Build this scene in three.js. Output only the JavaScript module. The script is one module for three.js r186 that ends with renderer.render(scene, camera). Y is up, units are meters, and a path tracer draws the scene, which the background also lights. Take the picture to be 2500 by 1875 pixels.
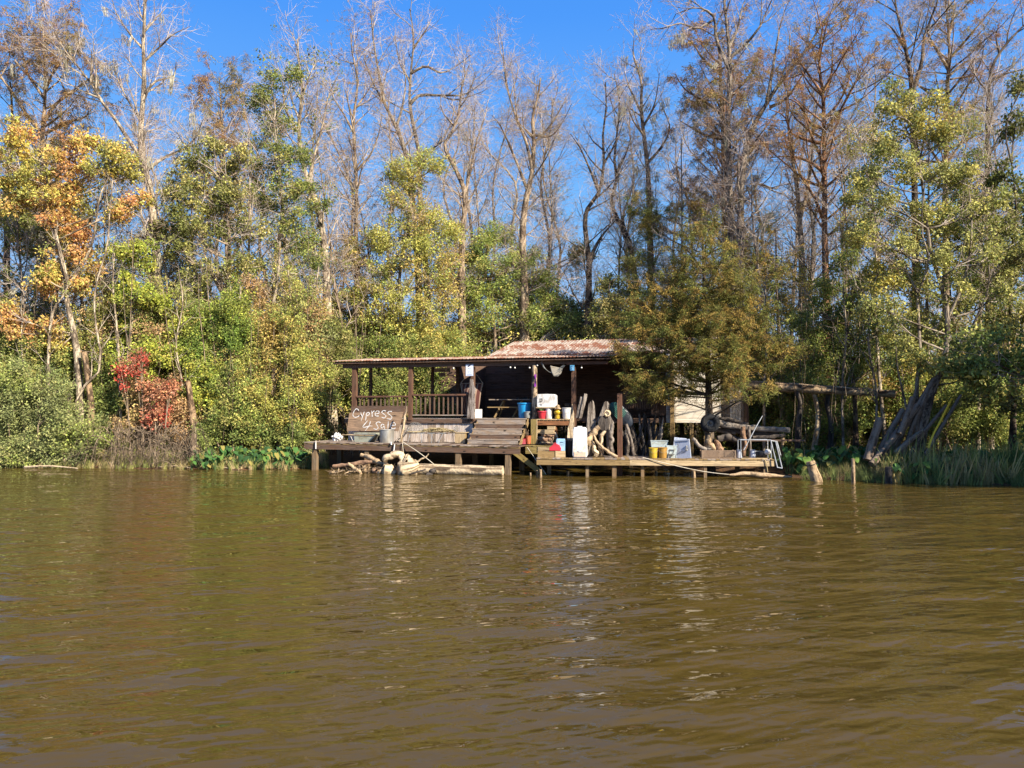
import * as THREE from 'three';
import { mergeGeometries } from 'three/addons/utils/BufferGeometryUtils.js';

// ---------------------------------------------------------------- camera, sky, sun, exposure
const scene = new THREE.Scene();
const FOCAL = 1850, EYE = 2.4, PITCH = Math.atan((1005 - 937.5) / FOCAL);   // pixels of the 2500 x 1875 photograph
const camera = new THREE.PerspectiveCamera(2 * Math.atan(937.5 / FOCAL) * 180 / Math.PI, 4 / 3, 0.1, 3000);
camera.position.set(0, EYE, 0);
camera.rotation.x = PITCH;
scene.add(camera);

const SUN = new THREE.Vector3(0.63, 0.57, 0.61).normalize();
{
  const W = 1024, H = 512, data = new Float32Array(W * H * 4);
  const stops = [[-90, [0.16, 0.15, 0.11]], [-0.5, [0.16, 0.15, 0.11]], [0, [0.46, 0.66, 0.96]], [6, [0.40, 0.63, 1.0]], [14, [0.205, 0.52, 1.02]], [28, [0.078, 0.33, 0.96]], [50, [0.036, 0.18, 0.66]], [90, [0.022, 0.10, 0.42]]];
  for (let r = 0; r < H; r++) {
    const el = ((r + 0.5) / H - 0.5) * 180;
    let k = 0; while (k < stops.length - 2 && el > stops[k + 1][0]) k++;
    const t = Math.min(1, Math.max(0, (el - stops[k][0]) / (stops[k + 1][0] - stops[k][0])));
    const up = Math.sin(el * Math.PI / 180), fl = Math.cos(el * Math.PI / 180);
    for (let c = 0; c < W; c++) {
      const a = ((c + 0.5) / W - 0.5) * 2 * Math.PI, i = (r * W + c) * 4;
      const cs = Math.max(0, Math.cos(a) * fl * SUN.x + up * SUN.y + Math.sin(a) * fl * SUN.z);
      const glow = el > 0 ? 0.25 * Math.pow(cs, 6) : 0;
      for (let q = 0; q < 3; q++) data[i + q] = 0.44 * (stops[k][1][q] * (1 - t) + stops[k + 1][1][q] * t + glow);
      data[i + 3] = 1;
    }
  }
  const sky = new THREE.DataTexture(data, W, H, THREE.RGBAFormat, THREE.FloatType);
  sky.mapping = THREE.EquirectangularReflectionMapping; sky.magFilter = THREE.LinearFilter; sky.needsUpdate = true;
  scene.background = sky; scene.environment = sky;
}
const sun = new THREE.DirectionalLight(new THREE.Color(1, 0.91, 0.76), 5);
sun.position.copy(SUN).multiplyScalar(90).add(new THREE.Vector3(0, 0, -30));
sun.target.position.set(0, 0, -30);
sun.castShadow = true; sun.shadow.radius = 1; sun.shadow.mapSize.set(4096, 4096);
Object.assign(sun.shadow.camera, { left: -45, right: 45, top: 45, bottom: -45, near: 1, far: 220 });
scene.add(sun, sun.target);

const renderer = new THREE.WebGLRenderer({ antialias: true });
renderer.setSize(1024, 768);
renderer.toneMapping = THREE.LinearToneMapping;
renderer.toneMappingExposure = 2.3;
renderer.shadowMap.enabled = true;

// ---------------------------------------------------------------- helpers
const V = (x, y, z) => new THREE.Vector3(x, y, z);
function random(seed) {
  let s = seed >>> 0;
  const f = () => { s = (s + 0x6d2b79f5) | 0; let t = Math.imul(s ^ (s >>> 15), 1 | s); t = (t + Math.imul(t ^ (t >>> 7), 61 | t)) ^ t; return ((t ^ (t >>> 14)) >>> 0) / 4294967296; };
  f.r = (a, b) => a + (b - a) * f();
  f.n = () => (f() + f() + f() + f() - 2) * 0.87;      // about normal, deviation 0.5
  f.dir = () => { const y = f() * 2 - 1, a = f() * 6.2832, q = Math.sqrt(1 - y * y); return V(q * Math.cos(a), y, q * Math.sin(a)); };
  f.pick = (a) => a[Math.min(a.length - 1, Math.floor(f() * a.length))];
  return f;
}
const hash = (x, y, z) => { let h = Math.imul(x | 0, 374761393) ^ Math.imul(y | 0, 668265263) ^ Math.imul(z | 0, 2147483647 - 1274126177); h = Math.imul(h ^ (h >>> 13), 1274126177); return ((h ^ (h >>> 16)) >>> 0) / 4294967296; };
const sm = (t) => t * t * (3 - 2 * t), mix = (a, b, t) => a + (b - a) * t, clamp = (x, a, b) => Math.min(b, Math.max(a, x));
const smooth = (x, a, b) => sm(clamp((x - a) / (b - a), 0, 1));
function noise3(x, y, z) {
  const i = Math.floor(x), j = Math.floor(y), k = Math.floor(z), u = sm(x - i), v = sm(y - j), w = sm(z - k);
  const L = (a, b, t) => a + (b - a) * t;
  return L(L(L(hash(i, j, k), hash(i + 1, j, k), u), L(hash(i, j + 1, k), hash(i + 1, j + 1, k), u), v), L(L(hash(i, j, k + 1), hash(i + 1, j, k + 1), u), L(hash(i, j + 1, k + 1), hash(i + 1, j + 1, k + 1), u), v), w);
}
function tileNoise(x, y, px, py, s = 0) {              // repeats every px, py cells
  const i = Math.floor(x), j = Math.floor(y), u = sm(x - i), v = sm(y - j), m = (a, n) => ((a % n) + n) % n;
  const h = (a, b) => hash(m(a, px), m(b, py), s);
  return mix(mix(h(i, j), h(i + 1, j), u), mix(h(i, j + 1), h(i + 1, j + 1), u), v);
}
/** The point at horizontal distance d in front of the camera that lies behind pixel (px, py) of the photograph. */
function at(px, py, d) {
  const cx = (px - 1250) / FOCAL, cy = (937.5 - py) / FOCAL, c = Math.cos(PITCH), s = Math.sin(PITCH);
  const k = d / (c - cy * s);
  return V(cx * k, EYE + (cy * c + s) * k, -d);
}
const names = new Map();
function numbered(name) { const n = names.get(name) ?? 0; names.set(name, n + 1); return n ? name + '_' + String(n).padStart(3, '0') : name; }
function describe(o, label, category, group, kind) {
  o.userData.label = label; if (category) o.userData.category = category;
  if (group) o.userData.group = group; if (kind) o.userData.kind = kind;
  return o;
}
function thing(name, label, category, p = [0, 0, 0], turn = 0, group) {
  const o = new THREE.Group(); o.name = numbered(name);
  if (p.isVector3) o.position.copy(p); else o.position.set(...p);
  o.rotation.y = turn; scene.add(o);
  return describe(o, label, category, group);
}
function mesh(name, geometry, material, parent, p) {
  const m = new THREE.Mesh(geometry, material); m.name = parent ? name : numbered(name); m.castShadow = m.receiveShadow = true;
  if (p) m.position.set(...p);
  (parent ?? scene).add(m);
  return m;
}
function structure(name, geometry, material) { const m = mesh(name, geometry, material); m.userData.kind = 'structure'; return m; }

// ---------------------------------------------------------------- textures of surfaces (colour, grain and wear only)
function texture(w, h, f, color = true) {
  const data = new Uint8Array(w * h * 4);
  for (let y = 0; y < h; y++) for (let x = 0; x < w; x++) {
    const c = f(x / w, y / h), i = (y * w + x) * 4;
    for (let q = 0; q < 3; q++) data[i + q] = clamp(Math.round((Array.isArray(c) ? c[q] : c) * 255), 0, 255);
    data[i + 3] = 255;
  }
  const t = new THREE.DataTexture(data, w, h, THREE.RGBAFormat); t.wrapS = t.wrapT = THREE.RepeatWrapping; t.magFilter = THREE.LinearFilter; t.minFilter = THREE.LinearMipmapLinearFilter; t.generateMipmaps = true;
  if (color) t.colorSpace = THREE.SRGBColorSpace;
  t.needsUpdate = true;
  return t;
}
const lerp3 = (a, b, t) => [mix(a[0], b[0], t), mix(a[1], b[1], t), mix(a[2], b[2], t)];
/** Sawn wood, the grain along u: three tones, streaks, knots, dark checks. */
function woodTexture(seed, light, dark, stain, wear) {
  return texture(512, 256, (u, v) => {
    const wob = 0.03 * tileNoise(u * 6, v * 8, 6, 8, seed);
    const streak = 0.55 * tileNoise(u * 5, (v + wob) * 70, 5, 70, seed + 1) + 0.3 * tileNoise(u * 12, v * 140, 12, 140, seed + 2) + 0.15 * tileNoise(u * 200, v * 120, 200, 120, seed + 3);
    const patch = 0.6 * tileNoise(u * 3, v * 4, 3, 4, seed + 4) + 0.4 * tileNoise(u * 9, v * 12, 9, 12, seed + 5);
    let c = lerp3(dark, light, smooth(streak, 0.22, 0.78));
    c = lerp3(c, stain, wear * smooth(patch, 0.45, 0.75));
    const check = smooth(tileNoise(u * 7, v * 34, 7, 34, seed + 6), 0.86, 0.93);
    return lerp3(c, [dark[0] * 0.35, dark[1] * 0.33, dark[2] * 0.3], 0.85 * check);
  });
}
const woodHeight = texture(512, 256, (u, v) => 0.6 * tileNoise(u * 5, v * 70, 5, 70, 3) + 0.4 * tileNoise(u * 14, v * 130, 14, 130, 4), false);
const T = {
  drift: texture(256, 512, (u, v) => { const s = 0.5 * tileNoise(u * 26, v * 3, 26, 3, 107) + 0.3 * tileNoise(u * 60, v * 7, 60, 7, 108) + 0.2 * tileNoise(u * 40, v * 60, 40, 60, 109), k = smooth(tileNoise(u * 9, v * 2, 9, 2, 110), 0.72, 0.86); return lerp3(lerp3([0.55, 0.5, 0.45], [1, 0.97, 0.92], smooth(s, 0.25, 0.7)), [0.32, 0.27, 0.23], 0.7 * k); }),
  pale: woodTexture(131, [0.82, 0.77, 0.72], [0.60, 0.55, 0.52], [0.70, 0.62, 0.54], 0.5),
  grey: woodTexture(11, [0.66, 0.61, 0.56], [0.42, 0.37, 0.33], [0.56, 0.46, 0.36], 0.6),
  tan: woodTexture(29, [0.76, 0.67, 0.52], [0.58, 0.49, 0.36], [0.54, 0.47, 0.37], 0.6),
  brown: woodTexture(47, [0.46, 0.35, 0.28], [0.27, 0.20, 0.155], [0.38, 0.32, 0.28], 0.5),
  white: woodTexture(61, [0.93, 0.90, 0.84], [0.78, 0.72, 0.64], [0.70, 0.61, 0.50], 0.35),
  ply: woodTexture(83, [0.65, 0.53, 0.42], [0.50, 0.40, 0.31], [0.46, 0.38, 0.31], 0.5),
  bark: texture(256, 512, (u, v) => { const s = 0.5 * tileNoise(u * 14, v * 6, 14, 6, 7) + 0.3 * tileNoise(u * 30, v * 22, 30, 22, 8) + 0.2 * tileNoise(u * 64, v * 64, 64, 64, 9); const l = smooth(tileNoise(u * 5, v * 4, 5, 4, 10), 0.55, 0.8); return lerp3(lerp3([0.42, 0.38, 0.34], [1, 0.96, 0.9], smooth(s, 0.25, 0.72)), [0.92, 0.95, 0.88], 0.35 * l); }),
  speck: texture(256, 256, (u, v) => { const a = 0.9 + 0.1 * tileNoise(u * 48, v * 48, 48, 48, 6), d = 0.38 * smooth(0.6 * tileNoise(u * 5, v * 5, 5, 5, 5) + 0.4 * tileNoise(u * 22, v * 14, 22, 14, 12), 0.52, 0.74); return lerp3([a, a, a], [0.70, 0.62, 0.50], d); }),
  dirt: texture(512, 512, (u, v) => { const a = tileNoise(u * 10, v * 10, 10, 10, 15), b = tileNoise(u * 60, v * 60, 60, 60, 16), c = tileNoise(u * 170, v * 170, 170, 170, 17); return lerp3(lerp3([0.22, 0.16, 0.10], [0.40, 0.30, 0.19], a), [0.55, 0.41, 0.24], smooth(b * 0.5 + c * 0.5, 0.5, 0.8)); }),
};
const barkHeight = texture(256, 512, (u, v) => 0.6 * tileNoise(u * 14, v * 6, 14, 6, 7) + 0.4 * tileNoise(u * 30, v * 22, 30, 22, 8), false);
const rgb = (r, g, b) => new THREE.Color().setRGB(r, g, b);
const standard = (o) => new THREE.MeshStandardMaterial({ roughness: 0.85, ...o });
const wood = (map, tint = 0xffffff, o = {}) => standard({ map, color: tint, bumpMap: woodHeight, bumpScale: 0.004, roughness: 0.9, ...o });
const bark = (r, g, b) => standard({ map: T.bark, color: rgb(r, g, b), bumpMap: barkHeight, bumpScale: 0.02, roughness: 0.95 });
const M = {
  grey: wood(T.grey), greyDark: wood(T.grey, 0xb09c90), tan: wood(T.tan), tanOld: wood(T.tan, 0xc8bea6), brown: wood(T.brown), white: wood(T.white), ply: wood(T.ply), brownLight: wood(T.brown, 0xffe6d8),
};

// ---------------------------------------------------------------- shapes
/** A sawn piece: a box with its grain along its longest side and texture laid in metres. */
let plankSeed = random(5);
function plank(x, y, z, o = [0, 0, 0]) {
  const g = new THREE.BoxGeometry(x, y, z), P = g.attributes.position, N = g.attributes.normal, U = g.attributes.uv, size = [x, y, z], long = size.indexOf(Math.max(x, y, z)), a = plankSeed(), b = plankSeed();
  for (let i = 0; i < P.count; i++) {
    const p = [P.getX(i), P.getY(i), P.getZ(i)], n = [N.getX(i), N.getY(i), N.getZ(i)].map(Math.abs), f = n.indexOf(Math.max(...n));
    const rest = [0, 1, 2].filter((k) => k !== f), u = rest.includes(long) ? long : rest[0], v = rest.find((k) => k !== u);
    U.setXY(i, p[u] / 1.6 + a, p[v] / 0.6 + b);
  }
  g.translate(...o);
  return g;
}
/** Tapered round limbs gathered into one geometry. */
class Tubes {
  constructor() { this.p = []; this.n = []; this.u = []; this.i = []; }
  add(points, radii, sides = 6, { cap = true, rough = 0, seed = 1 } = {}) {
    const start = this.p.length / 3, k = points.length, tangent = V(0, 0, 0), side = V(0, 0, 0), up = V(0, 0, 0), last = V(0, 0, 0);
    let along = 0;
    for (let i = 0; i < k; i++) {
      tangent.subVectors(points[Math.min(k - 1, i + 1)], points[Math.max(0, i - 1)]).normalize();
      if (i === 0) { side.set(Math.abs(tangent.y) > 0.9 ? 1 : 0, Math.abs(tangent.y) > 0.9 ? 0 : 1, 0).cross(tangent).normalize(); } else { side.copy(last).addScaledVector(tangent, -last.dot(tangent)).normalize(); along += points[i].distanceTo(points[i - 1]); }
      last.copy(side); up.crossVectors(tangent, side);
      for (let j = 0; j <= sides; j++) {
        const a = (j % sides) / sides * 6.2832, c = Math.cos(a), s = Math.sin(a), r = radii[i] * (1 + (rough ? rough * ((noise3(c * 1.5 + seed * 9, s * 1.5 + 4, along * 3) - 0.5) * 2 + (noise3(c * 4.5 + seed * 5, s * 4.5 + 9, along * 7) - 0.5) * 1.1) : 0));
        const nx = side.x * c + up.x * s, ny = side.y * c + up.y * s, nz = side.z * c + up.z * s;
        this.p.push(points[i].x + nx * r, points[i].y + ny * r, points[i].z + nz * r); this.n.push(nx, ny, nz);
        this.u.push(j / sides * Math.max(0.25, Math.round(radii[0] * 12) / 4), along * 0.7);
      }
    }
    for (let i = 0; i < k - 1; i++) for (let j = 0; j < sides; j++) {
      const a = start + i * (sides + 1) + j, b = a + sides + 1;
      this.i.push(a, a + 1, b, b, a + 1, b + 1);
    }
    if (cap) for (const e of [0, k - 1]) {
      const c = this.p.length / 3, f = start + e * (sides + 1); tangent.subVectors(points[e], points[e ? e - 1 : 1]).normalize();
      this.p.push(points[e].x, points[e].y, points[e].z); this.n.push(tangent.x, tangent.y, tangent.z); this.u.push(0.5, 0.5);
      for (let j = 0; j <= sides; j++) { const q = (f + j) * 3; this.p.push(this.p[q], this.p[q + 1], this.p[q + 2]); this.n.push(tangent.x, tangent.y, tangent.z); this.u.push(0.5 + 0.1 * Math.cos(j), 0.5 + 0.1 * Math.sin(j)); }
      for (let j = 0; j < sides; j++) e ? this.i.push(c, c + 1 + j, c + 2 + j) : this.i.push(c, c + 2 + j, c + 1 + j);
    }
    return this;
  }
  geometry() {
    const g = new THREE.BufferGeometry();
    g.setAttribute('position', new THREE.Float32BufferAttribute(this.p, 3)); g.setAttribute('normal', new THREE.Float32BufferAttribute(this.n, 3)); g.setAttribute('uv', new THREE.Float32BufferAttribute(this.u, 2)); g.setIndex(this.i);
    return g;
  }
}
/** A smooth line through points. */
function curve(points, n) { return points.length < 3 ? Array.from({ length: n + 1 }, (_, i) => points[0].clone().lerp(points[1], i / n)) : new THREE.CatmullRomCurve3(points, false, 'centripetal').getPoints(n); }
function rod(a, b, r, sides = 6) { return new Tubes().add([a, b], [r, r], sides).geometry(); }
const lathe = (profile, n = 24) => new THREE.LatheGeometry(profile.map(([r, y]) => new THREE.Vector2(r, y)), n);

// ---------------------------------------------------------------- river and ground
const BANK = [[-300, -60], [-60, -37], [-40, -35.2], [-22, -32.9], [-14.6, -31.9], [-9.4, -31.4], [-8.2, -33.2], [-5, -34.2], [5.5, -33.4], [8.2, -29.6], [9.9, -27.8], [11.8, -26.2], [16.7, -24.9], [24, -20], [34, -11], [50, 2], [90, 22], [300, 60]];
function bankZ(x) { let k = 0; while (k < BANK.length - 2 && x > BANK[k + 1][0]) k++; const t = clamp((x - BANK[k][0]) / (BANK[k + 1][0] - BANK[k][0]), 0, 1); return mix(BANK[k][1], BANK[k + 1][1], t) + 0.5 * (noise3(x * 0.7, 3.3, 0) - 0.5); }
function groundY(x, z) { const s = bankZ(x) - z; return s < 0 ? Math.max(-1.6, -0.03 + s * 0.35) : 0.02 + 0.32 * smooth(s, 0, 2.2) + 0.16 * (noise3(x * 0.6, z * 0.6, 7) - 0.5) * smooth(s, 0.3, 2); }
function lines(...spans) { const out = []; for (const [a, b, step] of spans) for (let x = a; x < b - 1e-6; x += step) out.push(x); out.push(spans.at(-1)[1]); return out; }
function sheet(xs, zs, height, uvScale) {
  const nx = xs.length, nz = zs.length, p = new Float32Array(nx * nz * 3), uv = new Float32Array(nx * nz * 2), index = [];
  for (let j = 0; j < nz; j++) for (let i = 0; i < nx; i++) { const k = j * nx + i; p.set([xs[i], height(xs[i], zs[j]), zs[j]], k * 3); uv.set([xs[i] * uvScale, zs[j] * uvScale], k * 2); }
  for (let j = 0; j < nz - 1; j++) for (let i = 0; i < nx - 1; i++) { const a = j * nx + i, b = a + nx; index.push(a, b, a + 1, b, b + 1, a + 1); }
  const g = new THREE.BufferGeometry(); g.setAttribute('position', new THREE.BufferAttribute(p, 3)); g.setAttribute('uv', new THREE.BufferAttribute(uv, 2)); g.setIndex(index); g.computeVertexNormals();
  return g;
}
structure('ground', sheet(lines([-900, -300, 100], [-300, -40, 10], [-40, 40, 0.5], [40, 300, 10], [300, 900, 100]), lines([-900, -150, 75], [-150, -55, 5], [-55, -20, 0.5], [-20, 80, 4]), groundY, 0.5), standard({ map: T.dirt, roughness: 1, color: 0xd8c8b0, bumpMap: T.speck, bumpScale: 0.03 }));

function waveTable(n, tile, count, seed, longest, shortest, spread) {     // crests mostly along x, repeating every `tile` metres
  const f = random(seed), out = [];
  for (let i = 0; i < count; i++) {
    const l = longest * Math.pow(shortest / longest, (i + f()) / count), a = f.n() * spread + 0.12, k = tile / l;
    const kx = Math.round(k * Math.sin(a)), kz = Math.round(k * Math.cos(a)) || 1, L = tile / Math.hypot(kx, kz);
    out.push({ kx, kz, phase: f() * 6.2832, amp: L });
  }
  return out;
}
function rippleMap(n, waves) {
  const h = new Float32Array(n * n), cx = new Float32Array(n), sx = new Float32Array(n);
  for (const w of waves) {
    for (let i = 0; i < n; i++) { cx[i] = Math.cos(6.283185 * w.kx * i / n + w.phase); sx[i] = Math.sin(6.283185 * w.kx * i / n + w.phase); }
    for (let j = 0; j < n; j++) { const c = Math.cos(6.283185 * w.kz * j / n) * w.amp, s = Math.sin(6.283185 * w.kz * j / n) * w.amp; for (let i = 0, o = j * n; i < n; i++) h[o + i] += cx[i] * c - sx[i] * s; }
  }
  let lo = 1e9, hi = -1e9; for (const x of h) { lo = Math.min(lo, x); hi = Math.max(hi, x); }
  const data = new Float32Array(n * n * 4);
  for (let i = 0; i < n * n; i++) data.fill((h[i] - lo) / (hi - lo), i * 4, i * 4 + 3), data[i * 4 + 3] = 1;
  const t = new THREE.DataTexture(data, n, n, THREE.RGBAFormat, THREE.FloatType); t.wrapS = t.wrapT = THREE.RepeatWrapping; t.magFilter = THREE.LinearFilter; t.needsUpdate = true;
  return { t, range: hi - lo };
}
{
  const swell = waveTable(0, 64, 26, 71, 2.2, 0.5, 0.5).map((w) => ({ x: 6.283185 * w.kx / 64, z: 6.283185 * w.kz / 64, phase: w.phase, amp: 0.0026 * w.amp }));
  const waterY = (x, z) => {
    if (Math.abs(x) > 28 || z < -36 || z > 4) return 0;
    let h = 0; for (const w of swell) h += w.amp * Math.sin(w.x * x + w.z * z + w.phase);
    const gust = 0.45 + 0.9 * noise3(x * 0.16 + 5, z * 0.10, 2);
    return h * gust * smooth(28 - Math.abs(x), 0, 3) * smooth(z, -36, -31);
  };
  const tile = 6.4, waves = waveTable(0, tile, 64, 19, 0.85, 0.075, 0.65);
  const map = rippleMap(1024, waves.map((w) => ({ ...w, amp: w.amp ** 1.12 })));
  map.t.repeat.set(1 / tile, 1 / tile);
  const water = new THREE.MeshPhysicalMaterial({ color: rgb(0.066, 0.043, 0.0095), roughness: 0.012, ior: 1.333, bumpMap: map.t, bumpScale: 0.040, specularIntensity: 1 });
  structure('river_water', sheet(lines([-300, -28, 16], [-28, 28, 0.14], [28, 300, 16]), lines([-62, -36, 6], [-36, -24, 0.2], [-24, 2, 0.13], [2, 70, 8]), waterY, 1), water);
}
// ---------------------------------------------------------------- frames of the built things: u along the front, y up from the water, v away from the river
class Frame {
  constructor(origin, degrees) { this.o = origin; this.a = degrees * Math.PI / 180; this.c = Math.cos(this.a); this.s = Math.sin(this.a); this.turn = -this.a; }
  p(u, y, v) { return V(this.o.x + this.c * u + this.s * v, y, this.o.z + this.s * u - this.c * v); }
  d(u, v) { return -this.o.z - this.s * u + this.c * v; }
  u(px, v) { const k = (px - 1250) / FOCAL; return (k * (-this.o.z + this.c * v) - this.o.x - this.s * v) / (this.c + k * this.s); }
  y(py, px, v) { return at(px, py, this.d(this.u(px, v), v)).y; }
  /** metres that n pixels span at that spot */
  m(n, px, v) { return n * this.d(this.u(px, v), v) / FOCAL; }
}
const H = new Frame(V(0.94, 0, -31.0), 15), D = new Frame(V(0.90, 0, -28.2), 5.4);
const FLOOR = 2.13, DECK = 1.115, DOCK = 0.68;
/** A thing in a frame: children are placed with local x = u, z = -v from its base. */
const inFrame = (F, name, label, category, u, y, v, turn = 0, group) => thing(name, label, category, F.p(u, y, v), F.turn + turn, group);
const board = (parent, name, mat, x0, x1, y0, y1, z0, z1) => mesh(name, plank(Math.abs(x1 - x0), Math.abs(y1 - y0), Math.abs(z1 - z0)), mat, parent, [(x0 + x1) / 2, (y0 + y1) / 2, (z0 + z1) / 2]);

const roofTexture = texture(512, 512, (u, v) => {
  const a = 0.4 * tileNoise(u * 12, v * 5, 12, 5, 91) + 0.38 * tileNoise(u * 34, v * 12, 34, 12, 92) + 0.22 * tileNoise(u * 80, v * 30, 80, 30, 93), b = tileNoise(u * 3, v * 3, 3, 3, 94);
  const rust = smooth(a * 0.75 + b * 0.3, 0.47, 0.66);
  return lerp3(lerp3([0.82, 0.79, 0.76], [0.62, 0.57, 0.54], tileNoise(u * 30, v * 5, 30, 5, 95)), lerp3([0.60, 0.40, 0.31], [0.46, 0.26, 0.18], tileNoise(u * 25, v * 25, 25, 25, 96)), rust * 0.85);
});
const roofMetal = standard({ map: roofTexture, color: 0xe6ddd4, roughness: 0.6, metalness: 0.15, side: THREE.DoubleSide });
/** A ribbed sheet: x across (0..w), running from (z0, y0) to (z1, y1). */
function ribbed(w, y0, z0, y1, z1, su) {
  const xs = [], pitch = 0.15;
  for (let x = 0; x < w - 0.01; x += pitch) for (const [dx, h] of [[0, 0], [0.05, 0], [0.062, 0.026], [0.085, 0.026], [0.097, 0]]) if (x + dx <= w) xs.push([x + dx, h]);
  xs.push([w, 0]);
  const p = [], uv = [], idx = [], n = xs.length, L = Math.hypot(y1 - y0, z1 - z0), nx = (z0 - z1) / L, nu = [0, nx, (y1 - y0) / L];
  for (const side of [0, 1]) for (const [t, Y, Z] of [[0, y0, z0], [1, y1, z1]]) for (const [x, h] of xs) { const e = h - side * 0.004; p.push(x, Y + nu[1] * e, Z + nu[2] * e); uv.push((x + su) / 3, t * L / 3); }
  for (let i = 0; i < n - 1; i++) idx.push(i, i + 1, n + i, n + i, i + 1, n + i + 1, 2 * n + i, 3 * n + i, 2 * n + i + 1, 3 * n + i, 3 * n + i + 1, 2 * n + i + 1, i, 2 * n + i, i + 1, i + 1, 2 * n + i, 2 * n + i + 1);
  const g = new THREE.BufferGeometry(); g.setAttribute('position', new THREE.Float32BufferAttribute(p, 3)); g.setAttribute('uv', new THREE.Float32BufferAttribute(uv, 2)); g.setIndex(idx);
  const q = g.toNonIndexed(); q.computeVertexNormals(); return q;
}
const slabWood = standard({ map: T.drift, color: rgb(0.30, 0.27, 0.26) }), pileWood = wood(T.grey, 0xd2c4a8), postWood = wood(T.brown, 0xf0dccb), logPost = standard({ map: T.bark, color: rgb(0.52, 0.42, 0.31), roughness: 0.9 }), orangeWood = wood(T.ply, 0xf0c8a4), mossyWood = wood(T.tan, 0xc9c79a), whitewashAndSunStrip = wood(T.white), vertical = wood(T.pale);

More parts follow.
